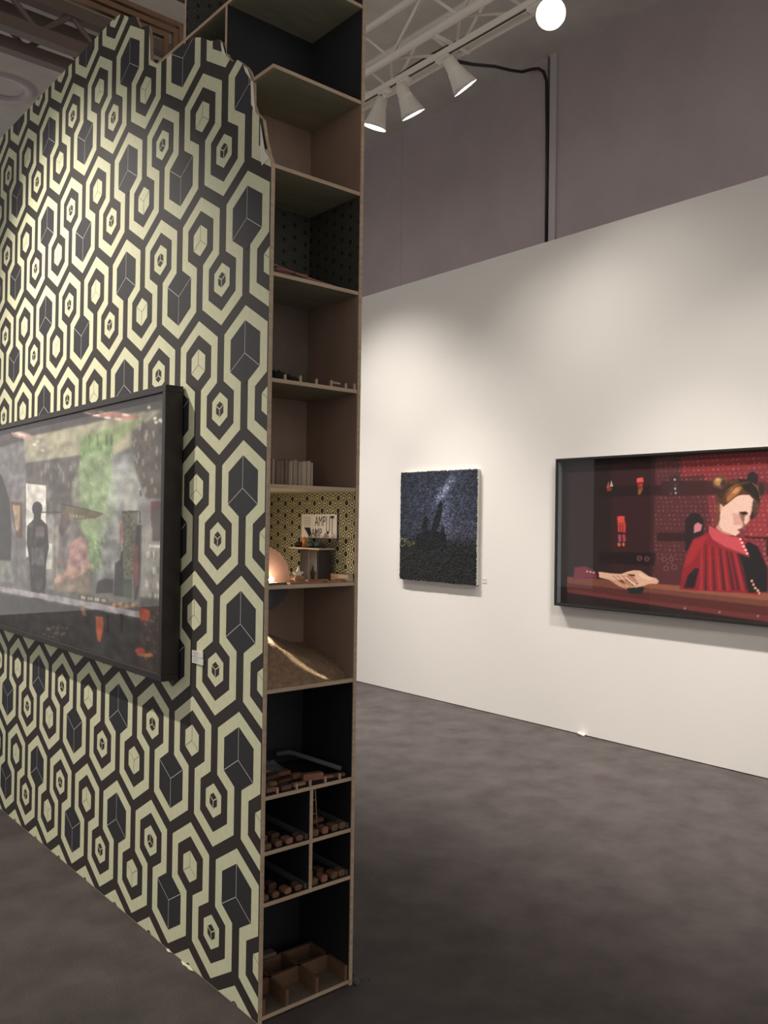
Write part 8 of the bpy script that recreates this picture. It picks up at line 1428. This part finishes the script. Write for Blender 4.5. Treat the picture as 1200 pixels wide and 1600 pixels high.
blk = thing('canvas_picture', 'small dark blue-black impasto canvas with pointed rocks, left on the white wall', 'painting', (5.14, 5.28, 1.03))
ya, yb, z0, z1 = 4.806, 5.735, 1.022, 1.967
mb = MB(); mb.box(5.134, WX-.003, ya, yb, z0, z1, 'canvas_side'); mb.build('canvas', blk)
def paint_black():
    nu, nv = 300, 320; U, V = np.meshgrid(np.linspace(0, 1, nu), np.linspace(0, 1, nv)); rs = np.random.RandomState(9)
    def noise(n): return blur(np.kron(rs.rand(nv//n+1, nu//n+1), np.ones((n, n)))[:nv, :nu], n)
    n1, n2, n3 = noise(3), noise(10), noise(26)
    base = np.array([38, 42, 52])/255+np.zeros((nv, nu, 3))
    sky = np.clip((V-.30)/.35, 0, 1)*np.clip(1.3-np.hypot((U-.6)/.75, (V-.62)/.62), 0, 1)
    base = base+ (sky*(.06+.42*n1*n2))[..., None]*np.array([.44, .47, .62])
    # streak of pale light rising from the tallest rock
    cx = .54+.22*(V-.75)/.25; st = np.exp(-((U-cx)/.055)**2)*np.clip((V-.68)/.08, 0, 1)*np.clip((1.0-V)/.1, 0, 1)
    base = base+(st*(.2+.6*n1))[..., None]*np.array([.50, .52, .58])
    glow = np.exp(-(((U-.62)/.10)**2+((V-.60)/.16)**2)); base = base+(glow*(.15+.4*n1))[..., None]*np.array([.36, .38, .46])
    hz = np.exp(-((V-.46)/.09)**2)*np.clip(.3+U, 0, 1); base = base+(hz*n1*.35)[..., None]*np.array([.52, .46, .52])
    land = np.clip((.40-V)/.12, 0, 1); base = base*(1-land[..., None])+land[..., None]*(np.array([36, 38, 38])/255*(.75+.5*n1[..., None]))
    for q in ([.42, .44, .49, .60, .535, .71, .555, .74, .58, .70, .575, .62, .53, .50, .50, .44], [.30, .46, .33, .56, .36, .605, .39, .56, .385, .46], [.55, .36, .56, .48, .595, .515, .61, .46, .60, .36], [.24, .42, .40, .47, .62, .44, .66, .30, .2, .28]):
        m = blur(pip(U, V, q).astype(float), 2)[..., None]; base = base*(1-m)+np.array([30, 31, 36])/255*m
    for cxx, cyy, rr in ((.04, .345, .035), (.10, .36, .02), (.14, .33, .018), (.20, .345, .012)):
        d = np.hypot((U-cxx), (V-cyy)); m = (np.exp(-((d-rr)/.008)**2)*(.3+.7*n1))[..., None]*.75; base = base*(1-m)+np.array([150, 146, 66])/255*m
    base *= (.70+.40*n1)[..., None]
    base = np.clip(base, 0, 1)
    return np.where(base <= 0.04045, base/12.92, ((base+0.055)/1.055)**2.4), n1*.6+n2*.4
img, hgt = paint_black()
o = print_mesh('paint_surface', 5.1275, yb+.004, ya-.004, z0-.004, z1+.004, img, art_mat('thick dark oil paint', 0.95, .5), blk)
me = o.data; nv, nu = img.shape[:2]
co = np.empty(len(me.vertices)*3, np.float32); me.vertices.foreach_get('co', co); co = co.reshape(-1, 3)
hh = hgt.ravel(); co[:, 0] -= (hh-.5)*.006
ed = np.zeros((nv, nu), bool); ed[:2] = ed[-2:] = True; ed[:, :2] = ed[:, -2:] = True
co[:, 0] += np.where(ed.ravel(), .0075, 0)
jit = (blur(np.random.RandomState(3).rand(nv, nu), 3).ravel()-.5)
e2 = np.zeros((nv, nu), bool); e2[:, :4] = e2[:, -4:] = True; co[:, 1] += np.where(e2.ravel(), jit*.02, 0)
e3 = np.zeros((nv, nu), bool); e3[:4] = e3[-4:] = True; co[:, 2] += np.where(e3.ravel(), jit*.02, 0)
me.vertices.foreach_set('co', co.ravel()); me.update()

# ---- cards
for nm, za, zb, yy in (('upper', 1.0565, 1.0755, (2.572, 2.647)), ('lower', 1.0335, 1.0545, (2.570, 2.646))):
    lb = thing('wall_card', '%s of two small white cards stuck on the wallpaper beside the dark frame' % nm, 'card', (CX-.004, 2.61, za), 'pair of cards beside the dark frame')
    mb = MB(); mb.box(CX-.0062, CX-.0032, yy[0], yy[1], za, zb, 'label'); mb.build('card', lb)
    mb = MB()
    for i in range(3): mb.box(CX-.0065, CX-.0063, yy[1]-.045+.004*i, yy[1]-.006, zb-.004-.005*i-.0012, zb-.004-.005*i, 'print')
    mb.build('printed_lines', lb)
lb = thing('wall_card', 'tiny clear label on the white wall right of the dark canvas', 'card', (WX-.001, 4.745, 1.04))
mb = MB(); mb.box(WX-.003, WX-.0002, 4.722, 4.768, 1.040, 1.078, 'label'); mb.build('card', lb)
mb = MB(); mb.box(WX-.0033, WX-.0031, 4.730, 4.760, 1.066, 1.069, 'print'); mb.build('printed_lines', lb)
# ---- scraps on the floor
mb = MB(); mb.obox((5.150, 3.765, .012), (.03, .05, .022), 'torn', (.3, .1, .4), .008); solo(mb, 'paper_scrap', 'crumpled white scrap on the floor at the foot of the white wall', 'scrap', (5.15, 3.765, 0))
r = random.Random(5)
wh = ['against the right foot of the shelf wall, largest', 'just right of the shelf wall foot', 'farthest from the shelf wall foot', 'behind the other crumbs at the shelf wall foot']
for i, (x, y, s) in enumerate(((1.802, 2.20, .022), (1.826, 2.21, .012), (1.85, 2.19, .008), (1.83, 2.25, .009))):
    mb = MB(); mb.obox((x, y, s*.38), (s, s*.8, s*.7), 'cobweb', (.0, .0, i*.7), s*.25); solo(mb, 'plaster_crumb', 'grey plaster crumb on the floor '+wh[i], 'crumb', (x, y, 0), 'plaster crumbs at the shelf wall foot')

# ================================================================== CEILING: TRUSSES, LAMPS, CABLE
tr = thing('lighting_truss', 'white box truss carrying the spotlights along the white wall', 'truss', (3.745, 3.5, 4.53))
Y0, Y1 = -1.5, 9.5
for x in (3.60, 3.89):
    for z in (4.53, 4.82):
        mb = MB(); mb.tube([(x, Y0, z), (x, Y1, z)], .025, 'truss', 12); mb.build('chord', tr, smooth=True)
def br(a, b): mb = MB(); mb.tube([a, b], .010, 'truss', 8); mb.build('brace', tr, smooth=True)
st = .62
i = 0; y = Y0+.1
while y < Y1-.7:
    br((3.60, y, 4.53), (3.89, y+st/2, 4.53)); br((3.89, y+st/2, 4.53), (3.60, y+st, 4.53))
    br((3.60, y, 4.53), (3.60, y+st/2, 4.82)); br((3.60, y+st/2, 4.82), (3.60, y+st, 4.53))
    br((3.89, y+st/2, 4.53), (3.89, y+st, 4.82)); br((3.89, y, 4.82), (3.89, y+st/2, 4.53))
    y += st
for y in (0.2, 3.0, 6.2, 9.0):
    mb = MB(); mb.tube([(3.745, y, 4.84), (3.745, y, CEIL)], .006, 'cable', 6); mb.box(3.59, 3.90, y-.02, y+.02, 4.825, 4.850, 'truss'); mb.build('hanger', tr)
tk = thing('light_track', 'slim white lighting track slung under the white truss', 'track', (3.745, 3.5, 4.45))
mb = MB(); mb.box(3.727, 3.763, Y0, Y1, 4.452, 4.490, 'truss'); mb.build('rail', tk)
mb = MB(); mb.box(3.737, 3.753, Y0, Y1, 4.4505, 4.4519, 'cable'); mb.build('slot', tk)
mb = MB()
for y in np.arange(Y0+.3, Y1, 1.24): mb.box(3.60, 3.89, y-.012, y+.012, 4.4902, 4.5045, 'truss')
mb.build('bracket', tk)
cb = MB(); cb.tube([(3.83, y, 4.565+.012*math.sin(y*5)) for y in np.arange(Y0, Y1, .15)], .009, 'cable', 8)
tag(cb.build('truss_cable', loc=(3.83, 3.5, 4.56), smooth=True), 'black cable running along inside the white truss', 'cable')

def spotlight(lens, axis, top, label, power, size=1.1, col=(1, .93, .875), bl=.9, group='spotlights on the white truss', energy_axis=None):
    L = Vector(lens); a = Vector(axis).normalized()
    t = thing('spotlight', label, 'lamp', top, group)
    mb = MB(); mb.box(top[0]-.02, top[0]+.02, top[1]-.055, top[1]+.055, top[2]-.022, top[2]-.002, 'lampwhite'); mb.build('clamp', t)
    neck = L-a*.195
    mb = MB(); mb.tube([Vector(top)-Vector((0, 0, .022)), (Vector(top)+neck)/2-Vector((0, 0, .02)), neck], .013, 'lampwhite', 8); mb.build('arm', t)
    mb = MB(); mb.tube([neck-a*.01, neck, neck+a*.075, neck+a*.09], [.026, .040, .046, .050], 'lampwhite', 20); mb.build('body', t, smooth=True)
    mb = MB(); prof = [(.075, .050), (.110, .058), (.160, .072), (.195, .084), (.193, .080), (.160, .068), (.11, .054)]
    mb.tube([neck+a*d for d, r_ in prof], [r_ for d, r_ in prof], 'lampwhite', 28, cap=False, axis=a); mb.build('shade', t, smooth=True)
    mb = MB(); mb.tube([neck+a*.165, neck+a*.182, neck+a*.190], [.069, .075, .050], 'lens', 28); mb.build('lens', t, smooth=True)
    lamp_light(L+a*.03, energy_axis or a, power, size, col, bl)
def lamp_light(pos, axis, power, size=1.1, col=(1, .93, .875), bl=.9, rad=.06):
    ld = bpy.data.lights.new('spot', 'SPOT'); ld.energy = power; ld.spot_size = size; ld.spot_blend = bl; ld.color = col; ld.shadow_soft_size = rad
    lo = bpy.data.objects.new('spot_beam', ld); COL.objects.link(lo); lo.location = pos
    lo.rotation_euler = Vector(axis).to_track_quat('-Z', 'Y').to_euler()
spotlight((3.75, 4.515, 4.234), (-.05, .35, -.93), (3.745, 4.40, 4.4505), 'white spotlight on the truss next to the shelf wall, leftmost of those seen', 90, 1.2)
spotlight((3.75, 4.118, 4.183), (.52, -.08, -.85), (3.745, 4.21, 4.4505), 'white spotlight seen from the side, in the middle of three', 40, 1.35, bl=1)
spotlight((3.76, 3.656, 4.189), (.60, -.20, -.77), (3.745, 3.84, 4.4505), 'white spotlight seen from the side, nearest the glaring lamp', 35, 1.35, bl=1)
spotlight((3.72, 2.975, 4.330), (-.60, -.48, -.55), (3.745, 3.10, 4.4505), 'glaring spotlight aimed straight at the viewer', 100, 1.2)
spotlight((3.78, 5.20, 4.20), (.20, .02, -.96), (3.745, 5.12, 4.4505), 'white spotlight farther along the truss behind the shelf wall, first', 70, 1.4, bl=1)
spotlight((3.78, 6.00, 4.20), (.26, -.05, -.96), (3.745, 6.00, 4.4505), 'white spotlight farther along the truss behind the shelf wall, second', 210, 1.75, bl=1)
spotlight((3.78, 1.86, 4.20), (.26, .16, -.96), (3.745, 1.86, 4.4505), 'white spotlight on the truss past the glaring lamp, out at the right', 110, 1.4, bl=1)
spotlight((3.78, 1.00, 4.20), (.26, .05, -.96), (3.745, 1.00, 4.4505), 'white spotlight at the near end of the truss', 190, 1.4, bl=1)
spotlight((3.78, 2.22, 4.20), (.17, .26, -.96), (3.745, 2.22, 4.4505), 'added unseen white spotlight pointing steeply down, next after the glaring lamp', 300, 1.05, bl=1)  # this and the next three lamps are added to brighten the lower wall
spotlight((3.78, 1.42, 4.20), (.17, .08, -.97), (3.745, 1.42, 4.4505), 'added unseen white spotlight pointing steeply down at the near half of the truss', 260, 1.05, bl=1)
spotlight((3.78, 5.56, 4.20), (.17, -.22, -.97), (3.745, 5.56, 4.4505), 'added unseen white spotlight pointing steeply down behind the shelf wall', 300, 1.05, bl=1)
spotlight((3.78, 6.55, 4.20), (.17, -.05, -.97), (3.745, 6.55, 4.4505), 'added unseen white spotlight farthest along the truss behind the shelf wall', 240, 1.05, bl=1)
lamp_light((2.2, 0.6, 4.5), (3.0, 4.9, -3.9), 190, .95, bl=1)  # added fill beam for the white wall, no lamp there
lamp_light((1.6, -1.6, 4.5), (3.6, 4.6, -4.2), 230, .95, bl=1)  # second added fill without a lamp, aimed low on the wall
# lamps of the neighbouring aisle that light the wallpaper
lamp_light((-.27, 4.58, 4.3), (1.7, -.85, -2.75), 560, 1.1, (1, .93, .84), bl=1, rad=.035)
# small lamp in the lit room, and hidden lights added to streak the sawdust
for pos, en in (((1.500, 2.276, 1.346), .30), ((1.505, 2.45, 1.352), .75)):
    pl = bpy.data.lights.new('small_lamp_light', 'POINT'); pl.energy = en; pl.color = (1, .84, .66); pl.shadow_soft_size = .006
    po = bpy.data.objects.new('small_lamp_light', pl); COL.objects.link(po); po.location = pos
def streak_light(c, a, sx, sy, power, spread, col):
    ld = bpy.data.lights.new('streak_light', 'AREA'); ld.shape = 'RECTANGLE'; ld.size = sx; ld.size_y = sy; ld.energy = power; ld.spread = math.radians(spread); ld.color = col
    lo = bpy.data.objects.new('streak_light', ld); COL.objects.link(lo); lo.location = c; lo.rotation_euler = (0, 0, a)
streak_light((1.580, 2.268, 1.3095), math.atan2(-.11, .20), .22, .015, .022, 4, (1, .9, .76))
streak_light((1.492, 2.316, 1.3093), math.atan2(-.11, .20), .06, .030, .045, 8, (1, .97, .94))
w = bpy.data.worlds.new('World'); SC.world = w; w.use_nodes = True
w.node_tree.nodes['Background'].inputs['Color'].default_value = (1, .95, .93, 1)
w.node_tree.nodes['Background'].inputs['Strength'].default_value = .6
# ---- left: dark truss and ceiling ring
dt = thing('dark_truss', 'dark brown box truss high up beyond the wallpapered wall', 'truss', (1.5, 6.0, 4.83))
for y, z in ((6.0, 4.83), (6.0, 5.07), (6.28, 4.83), (6.28, 5.07)):
    mb = MB(); mb.box(-6, 3.2, y-.042, y+.042, z-.042, z+.042, 'truss_dark'); mb.build('chord', dt)
x = -5.5
while x < 3:
    for y in (6.0, 6.28):
        for a, b in (((x, y, 4.85), (x+.22, y, 5.05)), ((x+.22, y, 5.05), (x+.44, y, 4.85))):
            mb = MB(); mb.tube([a, b], .020, 'truss_dark', 8); mb.build('brace', dt)
    x += .44
mb = MB()
for x in (-5, 0, 3): mb.tube([(x, 6.14, 5.07), (x, 6.14, CEIL)], .01, 'truss_dark', 6); mb.box(x-.02, x+.02, 5.98, 6.30, 5.05, 5.09, 'truss_dark')
mb.build('hanger', dt)
ring = MB(); n = 40
prof = [(.17, -.002), (.175, -.018), (.225, -.022), (.262, -.012), (.268, -.0005)]
vs = []; fs = []
for i in range(n):
    a = 2*math.pi*i/n
    for rr, dz in prof: vs.append((2.24+rr*math.cos(a), 7.66+rr*math.sin(a), CEIL+dz))
m_ = len(prof)
for i in range(n):
    for j in range(m_-1): fs.append((i*m_+j, i*m_+j+1, ((i+1) % n)*m_+j+1, ((i+1) % n)*m_+j))
ring.add(vs, fs, 'post'); ro = ring.build('ceiling_ring', loc=(2.24, 7.66, CEIL), smooth=True)
tag(ro, 'round pale ring fixed on the grey ceiling at the upper left', 'ceiling ring')
cb = MB(); cb.tube([(3.86, 3.83, 4.46), (4.2, 4.02, 4.64), (4.7, 4.28, 4.91), (5.05, 4.42, 5.06), (5.20, 4.44, 5.11), (5.27, 4.40, 5.14), (5.28, 4.34, 5.125), (5.282, 4.29, 5.08), (5.284, 4.262, 5.0), (5.285, 4.252, 4.6), (5.285, 4.247, WH+.002)], .012, 'cable', 8)
tag(cb.build('power_cable', loc=(GX-.02, 4.25, WH), smooth=True), 'black cable from the truss down the pale post of the grey wall', 'cable')
# ================================================================== CAMERA
cam = bpy.data.cameras.new('Camera'); co_ = bpy.data.objects.new('Camera', cam); COL.objects.link(co_)
F, YAW, PITCH, ROLL = 1339.78, 0.7105999, 0.0123478, 0.0139741
cam.sensor_fit = 'VERTICAL'; cam.sensor_height = 36; cam.lens = F/1600*36
fw = Vector((math.sin(YAW)*math.cos(PITCH), math.cos(YAW)*math.cos(PITCH), math.sin(PITCH)))
r0 = Vector((math.cos(YAW), -math.sin(YAW), 0)); u0 = r0.cross(fw)
rt = r0*math.cos(ROLL)+u0*math.sin(ROLL); up = -r0*math.sin(ROLL)+u0*math.cos(ROLL)
co_.matrix_world = Matrix(((rt.x, up.x, -fw.x, 0), (rt.y, up.y, -fw.y, 0), (rt.z, up.z, -fw.z, 1.52), (0, 0, 0, 1)))
cam.clip_start = .05
SC.camera = co_
vs_ = SC.view_settings; vs_.view_transform = 'Standard'; vs_.look = 'None'; vs_.gamma = 1; vs_.use_curve_mapping = False; vs_.exposure = 0.3
